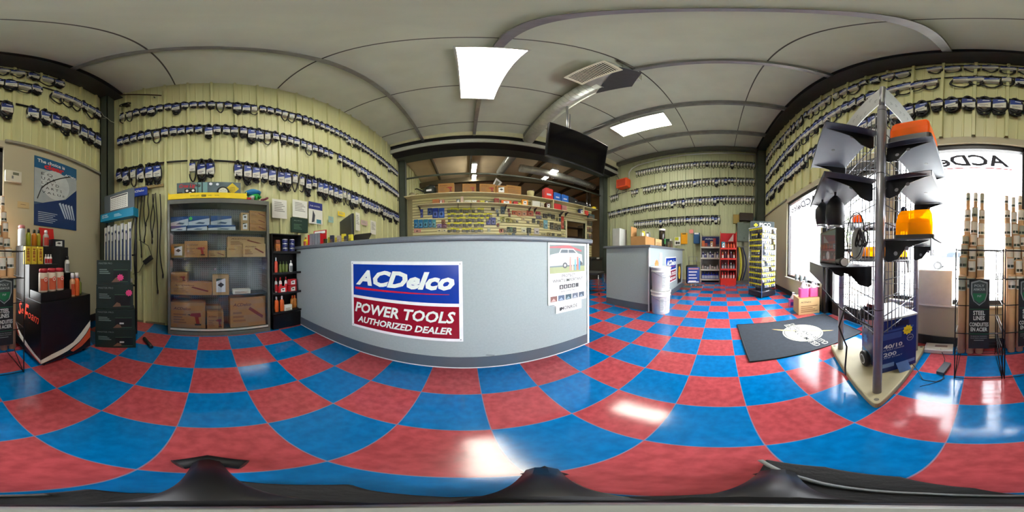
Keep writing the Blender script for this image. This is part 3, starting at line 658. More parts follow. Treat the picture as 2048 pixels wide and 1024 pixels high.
G().m(BLK).tube([(.0, .09 * math.cos(a_), .05 * math.sin(a_)) for a_ in np.linspace(0, 2 * PI, 16)[:-1]], .012, 6, True).obj('coil', t); G().m(BLK2).box(-.075, -.05, -.02, .02, .05, .02).obj('base', t, .005)
tag(G().m(mat((190, 188, 170), .6)).tube([atX(x, y, XA + .21) for x, y in ((201, 222), (207, 232), (214, 236), (222, 243), (231, 246))], .004, 5).tube([atX(x, y, XA + .21) for x, y in ((214, 236), (206, 237), (202, 238))], .003, 4).obj('twig'), 'pale wiry twig caught on the left corner column', 'twig')

# hanging screen
t = thing('television', 'large black flat screen hanging from the ceiling on a pole', 'television', (1.92, 2.22, 3.14)); t.rotation_euler = (math.radians(9), 0, 0)
G().m(mat((16, 16, 18), .35)).box(-.68, 0, -.415, .68, .05, .415).obj('casing', t, .008)
G().m(mat((12, 11, 12), .12, spec=.4)).box(-.655, -.003, -.385, .655, .0, .395).obj('screen', t)
G().m(mat((70, 72, 76), .3, .6)).box(-.68, -.008, -.425, .68, .02, -.41).obj('lower_bezel', t)
t2 = thing('screen_mount', 'steel ceiling pole carrying the hanging black screen', 'mount', (1.92, 2.34, 3.14))
G().m(STEEL).cyl(-.2, .02, .1, zc(1.72) - 3.15, .022, 12).cyl(-.2 + .06, .02, .1, 1.2, .01, 8).obj('pole', t2); G().m(DGREY).box(-.35, -.03, -.15, .1, .0, .2).obj('bracket', t2); G().m(DGREY).box(-.3, -.08, zc(1.62) - 3.155, -.1, .12, zc(1.62) - 3.142).obj('ceiling_plate', t2)
tag(G().m(mat((226, 226, 220), .5)).tube([atZ(1158, 268, 5.03), atZ(1224, 244, 5.05)], .012, 6).obj('conduit'), 'thin white conduit behind the hanging screen', 'conduit')

# ------------------------------------------------------------------ generic goods
def lab_rects(g, x0, z0, x1, z1, y, c=(90, 90, 96), n=3):
    g.m(mat(c, .6)); h = (z1 - z0) / (2 * n)
    for i in range(n): g.rect(x0, z0 + 2 * i * h, x0 + (x1 - x0) * (1 - .3 * ((i * 7) % 3) / 2), z0 + (2 * i + 1) * h, y)
def carton(name, label, cat, loc, rz, w, d, h, c=CARD, grp=None, art=None, text=None, tc=(90, 40, 30), open_=False):
    """box with its front face on the local plane y=0, bottom at z=0, centred in x"""
    t = thing(name, label, cat, loc, rz, grp)
    g = G().m(c)
    if open_:
        e = .006; g.box(-w / 2, 0, 0, w / 2, e, h).box(-w / 2, d - e, 0, w / 2, d, h).box(-w / 2, e, 0, -w / 2 + e, d - e, h).box(w / 2 - e, e, 0, w / 2, d - e, h).box(-w / 2, e, 0, w / 2, d - e, e)
    else: g.box(-w / 2, 0, 0, w / 2, d, h)
    g.obj('box_body', t, .002)
    if art or text:
        g = G(); yy = -.0008
        if text: g.m(mat(tc, .6)).text(text, -w * .42, h * .72, w * .5, h * .1, yy, shear=.25, bold=.02)
        if art == 'tool':
            g.m(mat((150, 40, 30), .5)).poly([(w * .05, h * .5), (w * .1, h * .6), (w * .36, h * .62), (w * .38, h * .48), (w * .3, h * .44)], yy).poly([(w * .2, h * .46), (w * .3, h * .46), (w * .34, h * .18), (w * .24, h * .18)], yy).m(mat((50, 44, 40), .5)).poly([(-w * .02, h * .54), (w * .06, h * .57), (w * .06, h * .51)], yy).rect(w * .2, h * .12, w * .38, h * .19, yy)
            lab_rects(g, -w * .42, h * .2, -w * .05, h * .62, yy, tuple(int(v * .8) for v in (170, 120, 80)), 4)
        elif art == 'long':
            g.m(mat((120, 40, 30), .5)).poly([(w * .0, h * .6), (w * .05, h * .68), (w * .42, h * .35), (w * .4, h * .25)], yy); lab_rects(g, -w * .42, h * .2, -w * .08, h * .6, yy, (140, 98, 60), 3)
        elif art == 'batt':
            g.m(WHT).rect(-w * .28, h * .15, w * .28, h * .82, yy).m(mat((50, 80, 60), .5)).poly([(-w * .28, h * .68), (-w * .28, h * .82), (w * .2, h * .82)], yy - .0003).m(mat((60, 62, 60), .5)).poly([(-w * .2, h * .5), (0, h * .64), (w * .2, h * .52), (w * .02, h * .38)], yy - .0004)
        elif art == 'blue':
            g.m(mat((26, 84, 150), .4)).rect(-w / 2, h * .55, w / 2, h, yy).m(mat((200, 212, 220), .5)).poly([(-w / 2, 0), (-w / 2, h * .4), (w / 2, h * .75), (w / 2, 0)], yy - .0002).m(mat((60, 90, 120), .5)).poly([(-w * .2, h * .2), (0, h * .38), (w * .3, h * .3), (w * .2, h * .15)], yy - .0004)
        elif art == 'lines': lab_rects(g, -w * .4, h * .15, w * .4, h * .6, yy, (130, 96, 60), 4)
        g.obj('print', t)
    return t
def bottle(name, label, cat, loc, rz, r, h, body, cap, grp=None, lab=None, neck=.35, capr=None, shape='round', n=14, capname='cap'):
    t = thing(name, label, cat, loc, rz, grp); capr = capr or r * neck * 1.1; hb = h * .78
    if shape == 'round': G().m(body).lathe([(r * .95, 0), (r, .004), (r, hb * .82), (r * .8, hb * .93), (r * neck, hb), (r * neck, hb + h * .03)], n).obj('bottle_body', t)
    elif shape == 'can': hb = h * .84; G().m(body).lathe([(r * .96, 0), (r, .004), (r, hb * .95), (r * .8, hb)], n).obj('can_body', t); capr = capr
    elif shape == 'square':
        g = G().m(body); g.rbox(-r, -r * .6, 0, r, r * .6, hb * .86, r * .3); g.lathe([(r * .6, 0), (r * neck, hb * .14)], n, 0, 0, hb * .86); g.obj('bottle_body', t)
    G().m(cap).lathe([(capr, 0), (capr, (h - hb) * .8), (capr * .8, h - hb)], n, 0, 0, hb).obj(capname, t)
    if lab is not None:
        g = G().m(lab); a0, a1 = -PI / 2 - 1.1, -PI / 2 + 1.1; vs = []; k = 10
        if shape == 'square': g.rect(-r * .85, hb * .12, r * .85, hb * .68, -r * .6 - .0008)
        else:
            for i in range(k + 1):
                a = a0 + (a1 - a0) * i / k; vs += [((r + .0008) * math.cos(a), (r + .0008) * math.sin(a), hb * .1), ((r + .0008) * math.cos(a), (r + .0008) * math.sin(a), hb * .7)]
            g.add(vs, [(2 * i, 2 * i + 2, 2 * i + 3, 2 * i + 1) for i in range(k)], True)
        g.obj('product_label', t)
    return t

# ------------------------------------------------------------------ glass cabinet on left wall
CX, CY0, CY1, CZ = -1.775, -.465, .69, 1.605
t = thing('display_cabinet', 'tall grey metal display cabinet with glass front full of boxed tools', 'cabinet', (CX, (CY0 + CY1) / 2, 0), RZA)
w = CY1 - CY0; hw = w / 2; dp = .27
FR = mat((104, 106, 98), .4, .4)
g = G().m(FR); g.box(-hw, 0, 0, hw, dp, .05).box(-hw, 0, CZ - .055, hw, dp, CZ).box(-hw, 0, .05, -hw + .028, .028, CZ - .05).box(hw - .028, 0, .05, hw, .028, CZ - .05).box(-hw, dp - .01, .05, hw, dp, CZ - .05)
g.box(-hw, .028, .05, -hw + .01, dp, CZ - .05).box(hw - .01, .028, .05, hw, dp, CZ - .05); g.obj('cabinet_frame', t, .003)
def pegmat():
    m = D.materials.new('pegboard'); m.use_nodes = True; nt = m.node_tree; n = nt.nodes; l = nt.links
    tc = n.new('ShaderNodeTexCoord'); vo = n.new('ShaderNodeVectorMath'); vo.operation = 'SCALE'; vo.inputs['Scale'].default_value = 38; l.new(tc.outputs['Object'], vo.inputs[0])
    fr = n.new('ShaderNodeVectorMath'); fr.operation = 'FRACTION'; l.new(vo.outputs[0], fr.inputs[0])
    sp = n.new('ShaderNodeSeparateXYZ'); l.new(fr.outputs[0], sp.inputs[0]); cm = n.new('ShaderNodeCombineXYZ'); l.new(sp.outputs[0], cm.inputs[0]); l.new(sp.outputs[2], cm.inputs[1])
    ds = n.new('ShaderNodeVectorMath'); ds.operation = 'DISTANCE'; ds.inputs[1].default_value = (.5, .5, 0); l.new(cm.outputs[0], ds.inputs[0])
    lt = n.new('ShaderNodeMath'); lt.operation = 'LESS_THAN'; lt.inputs[1].default_value = .17; l.new(ds.outputs['Value'], lt.inputs[0])
    mx = n.new('ShaderNodeMix'); mx.data_type = 'RGBA'; mx.inputs[6].default_value = lin((150, 158, 158)); mx.inputs[7].default_value = lin((50, 54, 54)); l.new(lt.outputs[0], mx.inputs[0])
    l.new(mx.outputs[2], n['Principled BSDF'].inputs['Base Color']); return m
G().m(pegmat()).rect(-hw + .012, .05, hw - .012, CZ - .055, dp - .012).obj('back_panel', t)
SHZ = [.075, .50, .93, 1.235]
for i, z in enumerate(SHZ[1:]): G().m(mat((70, 78, 78), .3, .3)).box(-hw + .012, .03, z - .008, hw - .012, dp - .014, z).obj('shelf', t)
G().m(mat((60, 62, 58), .6)).box(-hw + .012, .03, .05, hw - .012, dp - .014, SHZ[0]).obj('shelf', t)
g = G().m(CGLASS); g.box(-hw + .026, .012, .05, .02, .016, CZ - .055); o = g.obj('sliding_door', t); G().m(CHROME).at(-.05, .011, .8, PI / 2).lathe([(.014, -.002), (.014, .002)], 14).obj('door_pull', o); o = G().m(CGLASS).box(-.02, .02, .05, hw - .026, .024, CZ - .055).obj('sliding_door', t); G().m(CHROME).at(hw - .07, .019, .8, PI / 2).lathe([(.014, -.002), (.014, .002)], 14).obj('door_pull', o)
G().m(mat((196, 198, 188), .35, .3)).box(-hw + .03, -.004, .07, hw - .03, .006, .092).obj('track', t)
def cab(label, px0, px1, py0, shelf, d0=.06, d=.16, c=CARD, art=None, text=None, h=None, kind='toolbox_carton', cat='box', **k):
    X = CX - d0; a = atX(px0, py0, X); b = atX(px1, py0, X); z = SHZ[shelf]; ww = abs(b.y - a.y)
    hh = h or max(.05, (a.z + b.z) / 2 - z)
    y = (a.y + b.y) / 2; y = min(max(y, CY0 + .02 + ww / 2), CY1 - .02 - ww / 2)
    return carton(kind, label, cat, (X, y, z + .0005), RZA, ww, min(d, dp - d0 - .02), hh, c, 'boxes in the glass cabinet', art, text)
AC = 'ACDelco'
cab('big brown drill carton bottom left in the glass cabinet', 341, 410, 605, 0, art='tool', text=AC)
cab('small brown carton with black impact gun picture, bottom middle of cabinet', 414, 447, 625, 0, .03, art='tool', text=AC)
cab('small brown carton behind the impact gun carton, cabinet bottom', 412, 442, 608, 0, .16, .1, CARD2, h=.26)
cab('largest brown carton with notched top, bottom right in the glass cabinet', 460, 531, 594, 0, .06, art='long', text=AC)
cab('long brown carton with slim red tool picture, second lowest cabinet shelf', 341, 424, 570, 1, .05, art='long', text=AC, h=.145)
tb = cab('short brown carton lying on the long slim tool carton', 341, 374, 551, 1, .07, art='tool', h=.11); tb.location.z += .146
cab('brown battery carton with white label, centre of lower cabinet shelf', 425, 458, 550, 1, .04, .12, CARD2, art='batt')
cab('little white strip carton lying right on lower cabinet shelf', 466, 501, 575, 1, .06, .08, PAPER, art='lines', h=.055)
cab('brown drill carton with red drill picture, left on middle cabinet shelf', 369, 415, 482, 2, .04, art='tool', text=AC)
cab('yellow brown carton with grey window behind the drill carton', 340, 368, 488, 2, .1, .12, mat((164, 130, 60), .7), art='batt')
cab('flat brown carton between the drill carton and the stacked pair', 417, 451, 511, 2, .1, .1, CARD2, art='long', h=.08)
cab('brown carton lying under the angled tool carton, middle shelf', 454, 486, 494, 2, .1, .13, CARD2, text=AC, h=.12)
tb = cab('wide brown carton with dark angled tool print on top, middle shelf', 455, 529, 471, 2, .1, .13, CARD2, art='long', text=AC, h=.12); tb.location.z += .121
cab('yellowish brown carton with grey grinder picture, right on middle shelf', 486, 531, 497, 2, .03, .06, CARD2, art='long', text=AC, h=.155)
BB = mat((36, 90, 140), .4)
for i, (a, b, lab) in enumerate(((342, 372, 'leftmost low'), (374, 414, 'second low'), (416, 471, 'wide low'))):
    cab(lab + ' blue and white carton on the top cabinet shelf', a, b, 449, 3, .05, .15, BB, art='blue', h=.062)
for i, (a, b, y0, lab) in enumerate(((340, 375, 421, 'left upper'), (377, 419, 424, 'middle upper'), (421, 463, 422, 'right upper'))):
    tb = cab(lab + ' blue carton stacked on the low cartons, top shelf', a, b, y0, 3, .08, .13, BB, art='blue', h=.115); tb.location.z += .063
tag(G().m(mat((60, 200, 90), .5)).star(0, 0, .024, 0, 10).obj('price_star'), 'small green starburst price tag on a blue cabinet carton', 'price tag', loc=(CX - .0785, -.21, 1.235 + .15), rz=RZA)
for k in range(2):
    tb = cab(('upper' if k else 'lower') + ' small brown battery carton with white label, top shelf right', 482, 498, 440, 3, .05, .1, CARD2, art='batt', h=.108); tb.location.z += .109 * k
for k, nm in enumerate(('lowest', 'middle', 'topmost')):
    tb = cab(nm + ' of three flat brown cartons stacked at top shelf right', 500, 533, 450, 3, .05, .16, CARD, art='long', h=.082); tb.location.z += .083 * k
# yellow lamp tray on top
t = thing('countertop_display', 'yellow cardboard tray of driving lamps on top of glass cabinet', 'display', (-1.80, -.015, CZ), RZA)
g = G().m(YEL); w = .44
g.box(-w, -.02, .0, w, -.014, .075).box(-w, -.02, 0, w, .2, .006).box(-w, .194, 0, w, .2, .08).box(-w, -.014, 0, -w + .006, .194, .1).box(w - .006, -.014, 0, w, .194, .1); g.obj('tray', t)
g = G().m(mat((60, 60, 30), .6)).text('DRIVING LIGHTS', -.19, .028, .1, .016, -.0208).rect(-.065, .022, -.015, .048, -.0208).text('LED', .01, .03, .04, .014, -.0208).text('WORK', .08, .03, .05, .014, -.0208).m(YEL).text('BRIGHT', -.06, .029, .04, .012, -.0212); g.obj('lettering', t)
G().m(mat((86, 104, 110), .4, var=.25, scale=9)).box(-.37, .13, .0065, .40, .14, .29).obj('backboard', t)
g = G(); yy = .1292
g.m(mat((120, 160, 160), .4)).rect(-.15, .08, .0, .285, yy).m(mat((40, 60, 64), .5)).rect(-.12, .08, -.11, .285, yy - .0004).rect(-.07, .08, -.055, .285, yy - .0004)
g.m(mat((230, 240, 250), .4)).disc(.04, .26, .02, y=yy).disc(.12, .255, .018, y=yy).m(mat((216, 190, 30), .5)).poly([(.30, .12), (.38, .2), (.30, .28), (.22, .2)], yy).m(mat((90, 84, 30), .5)).text('LED', .27, .2, .06, .02, yy - .0004).text('LIGHT', .265, .17, .07, .02, yy - .0004)
g.m(mat((205, 26, 40), .5)).text('Cree Lights', -.34, .2, .26, .07, yy, shear=.3, bold=.02); g.obj('artwork', t)
g = G().m(BLK); g.at(-.20, .06, .105).box(-.065, 0, -.06, .065, .04, .06).m(WHT)
for dx, dz in ((-.035, .035), (.035, .035), (0, 0), (-.035, -.035), (.035, -.035)): g.disc(dx, dz, .016, y=-.001)
g.obj('square_lamp', t)
g = G().m(BLK).at(.18, .06, .12, PI / 2).lathe([(.05, -.04), (.068, -.02), (.072, 0), (.064, .004)], 24); g.at(.18, .06, .12).m(mat((214, 214, 190), .3)).disc(0, 0, .052, y=-.005)
g.m(BLK)
for k in range(6): g.disc(.03 * math.cos(k * PI / 3 + .5), .03 * math.sin(k * PI / 3 + .5), .004, y=-.006)
g.obj('round_lamp', t)
G().m(BLK).box(-.35, .05, .04, -.29, .09, .12).m(mat((170, 176, 180), .4)).rect(-.345, .048, -.295, .105, .049).obj('small_lamp', t)
g = G().m(BLK).box(.24, .04, .06, .37, .07, .085).m(WHT)
for k in range(6): g.box(.25 + k * .019, .036, .065, .264 + k * .019, .04, .08)
g.obj('light_bar', t)
# toys right of the tray
t = thing('toy_bundle', 'blue bag, green toy and red toy heaped beside the yellow tray', 'toys', (-1.86, .52, CZ), RZA)
g = G().m(mat((30, 120, 170), .5)); g.lathe([(.02, .08), (.09, .1), (.10, .13), (.05, .16), (.01, .165)], 12); g.obj('blue_bag', t)
G().m(mat((40, 170, 70), .45)).tube([(-.08, -.04, .02), (-.02, -.05, .06), (.03, -.04, .09), (.08, -.03, .05)], .022, 8).tube([(.02, -.04, .01), (.03, -.04, .08)], .02, 8).obj('green_toy', t)
G().m(RED).tube([(-.1, -.05, .018), (-.04, -.07, .018)], .018, 8).obj('red_toy', t); G().m(mat((110, 20, 50), .5)).tube([(.08, -.05, .015), (.13, -.06, .03), (.17, -.04, .06)], .014, 8).obj('maroon_toy', t)
G().m(mat((170, 176, 170), .4)).cyl(-.03, -.07, 0, .05, .018, 10, .03).obj('funnel', t)

# ------------------------------------------------------------------ papers and boards on left wall
def sheet(label, x0, y0, x1, y1, c=PAPER, kind='notice_sheet', cat='paper', plane='A', fx=None, extra=None, th=.002, off=.040):
    X = XA + off; a = atX(x0, y0, X); b = atX(x1, y1, X); w = abs(b.y - a.y); h = abs(a.z - b.z)
    t = thing(kind, label, cat, (X, (a.y + b.y) / 2, min(a.z, b.z)), RZA)
    G().m(c).box(-w / 2, 0, 0, w / 2, th, h).obj('sheet', t); g = G()
    if extra: extra(g, w, h)
    else: lab_rects(g, -w * .35, h * .35, w * .35, h * .9, -.0006, (150, 150, 140), 6)
    g.obj('print', t); return t
sheet('left white notice taped above the black can shelf', 544, 397, 574, 438)
sheet('white notice taped right of the left one above the can shelf', 585, 398, 615, 437)
def ex_(g, w, h): g.m(mat((30, 44, 120), .5)).rect(-w / 2, h * .66, w / 2, h, -.0006).m(WHT).text('FUEL SYSTEM', -w * .4, h * .78, w * .7, h * .06, -.001).m(mat((60, 62, 70), .5)).poly([(-w * .3, h * .05), (-w * .1, h * .1), (-w * .05, h * .4), (-w * .2, h * .62), (-w * .25, h * .3)], -.0006).m(mat((60, 130, 150), .5)).rect(w * .05, h * .04, w * .4, h * .22, -.0006)
sheet('blue topped white flyer with grey nozzle picture on cabinet wall', 617, 402, 645, 450, kind='flyer', cat='flyer', extra=ex_)
def ex_(g, w, h): g.m(mat((150, 170, 150), .5)).text('AUTO', -w * .4, h * .75, w * .5, h * .08, -.0006); lab_rects(g, -w * .4, h * .2, w * .1, h * .6, -.0006, (80, 110, 84), 4)
sheet('dark green boxed kit leaning on the wall behind counter end', 584, 434, 616, 466, DKGREEN, 'kit_box', 'box', extra=ex_, th=.05, off=.08)
sheet('small teal and white card above the counter monitor', 657, 432, 667, 446, mat((150, 190, 180), .6), kind='card', cat='card')
sheet('yellow starburst note above the monitor', 676, 422, 690, 434, YEL, kind='note', cat='note')
sheet('white framed notice right of the monitor', 711, 424, 720, 462, kind='notice_sheet')
sheet('pinkish framed licence by the terminal', 722, 439, 735, 452, mat((196, 170, 160), .6), kind='licence', cat='licence')
sheet('tall pale notice rightmost behind the terminal', 741, 440, 752, 470, kind='notice_sheet')

# ------------------------------------------------------------------ things on the near counter
CT = 1.062
t = thing('monitor', 'black flat monitor seen edge on behind the counter', 'monitor', (-1.5, 1.66, CT), math.radians(-30))
G().m(BLK).box(-.27, 0, .10, .27, .03, .40).obj('screen', t, .005); G().m(BLK).box(-.03, .03, .02, .03, .05, .25).obj('neck', t); G().m(BLK).box(-.11, -.05, 0, .11, .1, .015).obj('base', t)
q = atY(712, 475, 1.6); t = thing('card_terminal', 'low black till screen tilted back on the counter', 'terminal', (q.x + .0, 1.62, CT), 0)
G().m(BLK).add([(-.13, 0, .02), (.13, 0, .02), (.13, .12, .16), (-.13, .12, .16), (-.13, .03, .02), (.13, .03, .02), (.13, .14, .15), (-.13, .14, .15)], [(0, 1, 2, 3), (7, 6, 5, 4), (0, 4, 5, 1), (1, 5, 6, 2), (2, 6, 7, 3), (3, 7, 4, 0)]).obj('screen', t); G().m(DGREY).box(-.08, .02, 0, .08, .14, .03).obj('base', t)
q = atY(626, 470, 1.3); t = thing('countertop_display', 'red framed countertop display with silvery foil packets', 'display', (-1.60, 1.24, CT), .25)
G().m(RED).box(-.1, .07, 0, .1, .08, .2).box(-.1, -.05, 0, -.094, .08, .14).box(.094, -.05, 0, .1, .08, .14).box(-.1, -.05, 0, .1, .08, .006).obj('stand', t)
for k in range(4): G().m(mat((176, 180, 190), .25, .6)).box(-.088 + k * .044, -.03, .007, -.05 + k * .044, .06, .15).obj('foil_packet', t)
G().m(WHT).rect(-.085, .16, .085, .19, .068).obj('header_label', t)
t = bottle('spray_bottle', 'small yellow bottle at the left end of the near counter', 'bottle', (-1.78, 1.2, CT), 0, .03, .12, YEL, mat((196, 120, 30), .5), lab=mat((160, 60, 30), .5))
cols = [(40, 60, 40), (150, 150, 40), (50, 50, 70), (200, 180, 40), (170, 160, 150), (212, 196, 50), (60, 60, 60), (210, 200, 60)]
for k, px in enumerate(range(648, 704, 7)):
    q = atY(px + 3, 470, 1.28); carton('small_pack', '%s small carded pack from the left in the row on near counter' % nth(k + 1), 'pack', (q.x, 1.26 + .02 * (k % 2), CT), .1 * (k % 3 - 1), .045, .03, .075 + .015 * (k % 3), mat(cols[k], .5), 'small packs on the near counter', art='lines')

# ------------------------------------------------------------------ black can shelf between cabinet and counter
t = thing('display_rack', 'narrow black four-tier merchandiser full of cans beside the grey counter', 'display rack', (-1.79, .93, 0), RZA)
w = .205
g = G().m(BLK); g.box(-w, 0, 0, -w + .008, .22, 1.2).box(w - .008, 0, 0, w, .22, 1.2).box(-w, .212, 0, w, .22, 1.24); g.obj('side_panel', t)
TZ = [.23, .48, .73, .985]
for z in TZ: G().m(BLK).box(-w + .008, -.012, z - .014, w - .008, .21, z).box(-w + .008, -.016, z - .014, w - .008, -.01, z + .012).obj('shelf', t)
G().m(BLK2).box(-w, .0, 0, w, .02, .2).obj('kick_panel', t); G().m(BLK).box(-w, 0, 1.2, w, .22, 1.21).obj('top_panel', t)
def onrack(px, py, shelf, X=-1.84): q = atX(px, py, X); return (X, min(max(q.y, .77), 1.09), TZ[shelf] + .001)
OC = mat((216, 96, 36), .4)
for k, px in enumerate((553, 564)): bottle('spray_bottle', ('left', 'right')[k] + ' orange trigger spray bottle on lowest tier of black rack', 'bottle', onrack(px, 620, 0), RZA, .028, .2, OC, WHT, 'orange spray bottles on the black rack')
for k, px in enumerate((576, 580)): pass
for k, px in enumerate((585, 594)): bottle('jug_bottle', ('left', 'right')[k] + ' amber orange jug on lowest tier near the counter', 'bottle', onrack(px, 615, 0, -1.9 + .0), RZA, .028, .17, mat((198, 124, 50), .4), OC, 'amber jugs on the black rack')
q = onrack(577, 620, 0, -1.80); carton('small_box', 'white box with red band on lowest tier of black rack', 'box', (-1.795, q[1], q[2]), RZA, .1, .04, .08, PAPER, None, 'lines')
for k, px in enumerate((552, 561, 572)): bottle('glue_bottle', nth(k + 1) + ' slim white nozzle bottle on third tier from top', 'bottle', onrack(px, 588, 1, -1.86), RZA, .02, .19, WHT, RED, 'slim white nozzle bottles', lab=RED)
for k, (px, dz) in enumerate(((586, 0), (586, .083), (566, 0))):
    q = onrack(px, 588, 1, -1.80); carton('small_box', ('lower right', 'upper right', 'left front')[k] + ' white and red box on third tier of black rack', 'box', (-1.795, q[1], q[2] + dz), RZA, .105, .05, .078, RED, 'white and red boxes', 'batt')
bottle('spray_can', 'red and white bottle leftmost on second tier of black rack', 'bottle', onrack(552, 548, 2), RZA, .022, .19, mat((214, 80, 60), .4), WHT)
for k, px in enumerate((561, 567, 573)): bottle('oil_bottle', nth(k + 1) + ' dark olive bottle on second tier of black rack', 'bottle', onrack(px, 548, 2), RZA, .019, .14, mat((86, 100, 34), .35), mat((50, 66, 30), .4), 'olive bottles')
bottle('spray_can', 'white bottle rightmost on second tier of black rack', 'bottle', onrack(582, 548, 2), RZA, .022, .15, WHT, WHT, lab=GREY)
for c_, px in enumerate((570, 584)):
    for k in range(3):
        q = onrack(px, 505, 3)
        t = thing('grease_tin', '%s round blue tin in the %s stack on top tier' % (('lowest', 'middle', 'topmost')[k], ('left', 'right')[c_]), 'tin', (q[0], q[1], q[2] + .056 * k), RZA, 'round blue tins')
        G().m(mat((24, 34, 90), .35)).lathe([(.035, 0), (.036, .002), (.036, .042)], 18).obj('tin_body', t); G().m(mat((210, 214, 220), .25, .7)).lathe([(.037, .042), (.037, .053), (.03, .055)], 18).obj('lid', t)
for k in range(3): q = onrack(554, 505, 3); carton('small_box', ('lowest', 'middle', 'topmost')[k] + ' little orange and brown box on top tier', 'box', (q[0] + .04, q[1], q[2] + .05 * k), RZA, .055, .06, .048, mat(((150, 90, 50), (190, 110, 50), (120, 60, 40))[k], .6), 'orange and brown boxes', 'lines')

# ------------------------------------------------------------------ wall cables beside the cabinet
t = thing('cable_rack', 'wooden-edged hook board of hanging black cables left of glass cabinet', 'cable rack', (XA + .05, -.88, 1.93), RZA)
G().m(mat((160, 140, 90), .7)).box(-.3, .0, -.01, .3, .02, .03).obj('board', t)
cb = G().m(BLK)
g = G().m(STEEL)
for k in range(12): g.tube([(-.28 + k * .05, 0, .01), (-.28 + k * .05, -.05, .01), (-.28 + k * .05, -.055, .025)], .003, 5)
g.obj('hook', t)
CAB = [(270, 388, 262, 500, 'longest left'), (276, 388, 268, 560, 'second'), (283, 386, 279, 508, 'third'), (290, 386, 287, 478, 'fourth'), (297, 386, 294, 445, 'fifth'), (305, 388, 309, 468, 'sixth'), (311, 386, 318, 580, 'seventh'), (320, 388, 324, 548, 'eighth'), (308, 388, 300, 480, 'ninth')]
for i, (xa, ya, xb, yb, nm) in enumerate(CAB):
    a = atX(xa, ya, XA + .09); b = atX(xb, yb, XA + .06); pts = []
    for k in range(13):
        f = k / 12; p = a.lerp(b, f); p.y += .03 * math.sin(f * 6 + i) * f; pts.append(p)
    o = G().m(BLK).tube(pts, .007, 6).obj('power_cable'); tag(o, '%s thin black cable hanging left of the glass cabinet' % nm, 'cable', 'hanging cables')
    e = pts[-1]; G().m(BLK).tube([e, e + Vector((0, 0, -.05))], .011, 8).m(STEEL).tube([e + Vector((0, 0, -.05)), e + Vector((0, 0, -.065))], .005, 6).obj('plug', o)
a = atX(296, 520, XA + .07)
t = thing('power_adapter', 'black power brick hanging tilted on its cable by the cabinet', 'power adapter', a, 0); t.rotation_euler = (math.radians(35), 0, 0)
G().m(BLK).box(-.02, -.07, -.03, .02, .07, .03).obj('adapter_body', t, .006); G().m(BLK).tube([(0, -.07, 0), (0, -.2, -.06), (0, -.3, -.03)], .004, 6).tube([(0, .07, 0), (0, .11, .15), (0, .05, .3)], .004, 6).obj('cord', t)
t = thing('hanging_bag', 'blue printed plastic pack hanging below the bottom belt rail', 'pack', atX(279, 382, XA + .1), RZA)
G().m(BLUE).box(-.11, -.01, -.08, .11, .03, .05).obj('pouch', t, .01); G().m(WHT).text('ACDelco', -.09, -.02, .16, .035, -.0108, shear=.3, bold=.02).obj('lettering', t)

# ------------------------------------------------------------------ wiper rack and kit boxes in the left corner
t = thing('wiper_rack', 'wiper blade rack with teal header strip in the left corner', 'display rack')
a = Vector((-1.74, -1.28, 0)); b = Vector((-1.66, -.80, 0)); dv = (b - a); L = dv.length
ang = math.atan2(dv.y, dv.x); c = (a + b) / 2; t.location = c; t.rotation_euler = (0, 0, ang)
hw = L / 2
WZ = 1.40
g = G().m(BLK)
for x in (-hw + .01, hw - .01): g.box(x - .01, .0, 0, x + .01, .02, WZ).box(x - .01, -.14, 0, x + .01, .02, .02)
g.box(-hw, 0, .6, hw, .02, .62).box(-hw, 0, .95, hw, .02, .97).box(-hw, 0, .03, hw, .02, .05); g.obj('rack_frame', t)
g = G().m(mat((0, 132, 168), .4)).box(-hw - .02, -.08, WZ, hw + .02, .02, WZ + .1).m(WHT).text('WE TAKE', -hw + .01, WZ + .065, .1, .018, -.0806, bold=.02).text('THE WORRY', -hw + .01, WZ + .04, .12, .018, -.0806, bold=.02); lab_rects(g, -.02, WZ + .03, .1, WZ + .07, -.0806, (180, 214, 220), 3); g.obj('header', t)
t2 = thing('calendar_board', 'grey board with white calendar chart on top of the wiper rack', 'board', t.location + Vector((0, 0, WZ + .101)), ang)
G().m(mat((86, 96, 100), .5)).box(-.24, -.03, 0, .24, -.02, .27).obj('board', t2); G().m(PAPER).rect(-.13, .04, .15, .23, -.0308).obj('sheet', t2)
g = G().m(mat((50, 50, 54), .6)).rect(-.12, .205, .14, .22, -.0314)
for r_ in range(6):
    for c_ in range(10): g.rect(-.12 + c_ * .026, .055 + r_ * .024, -.108 + c_ * .026, .063 + r_ * .024, -.0314)
g.obj('print', t2)
WB = mat((44, 62, 96), .4)
def wiper(label, x, z0, h, rz=0, grp='hanging wiper blades'):
    q = t.matrix_basis @ Vector((x, -.045, z0)) if False else Vector((c.x + math.cos(ang) * x + math.sin(ang) * .05, c.y + math.sin(ang) * x - math.cos(ang) * .05, z0))
    o = thing('windscreen_wiper', label, 'wiper blade', q, ang, grp)
    G().m(mat((186, 188, 184), .4)).box(-.022, -.004, 0, .022, .004, h).obj('card', o); G().m(mat((230, 230, 214), .5)).rect(-.02, 0.01, -.008, h - .01, -.005).obj('blade_strip', o)
    G().m(WB).rect(-.006, .02, .02, h * .86, -.0046).m(mat((30, 34, 60), .5)).rect(.0, h * .6, .014, h * .84, -.0052).m(WHT).rect(.003, h * .66, .011, h * .8, -.0056).obj('print', o)
for k in range(8): wiper('%s carded wiper blade from the left on the upper rack row' % nth(k + 1), -hw + .05 + k * (2 * hw - .1) / 7, .78, .54 + .02 * (k % 2))
for k in range(3): wiper('%s carded wiper blade from the left, lower rack row' % nth(k + 1), (-hw + .06, -hw + .11, hw - .04)[k], .12, .58, grp='lower wiper blades')
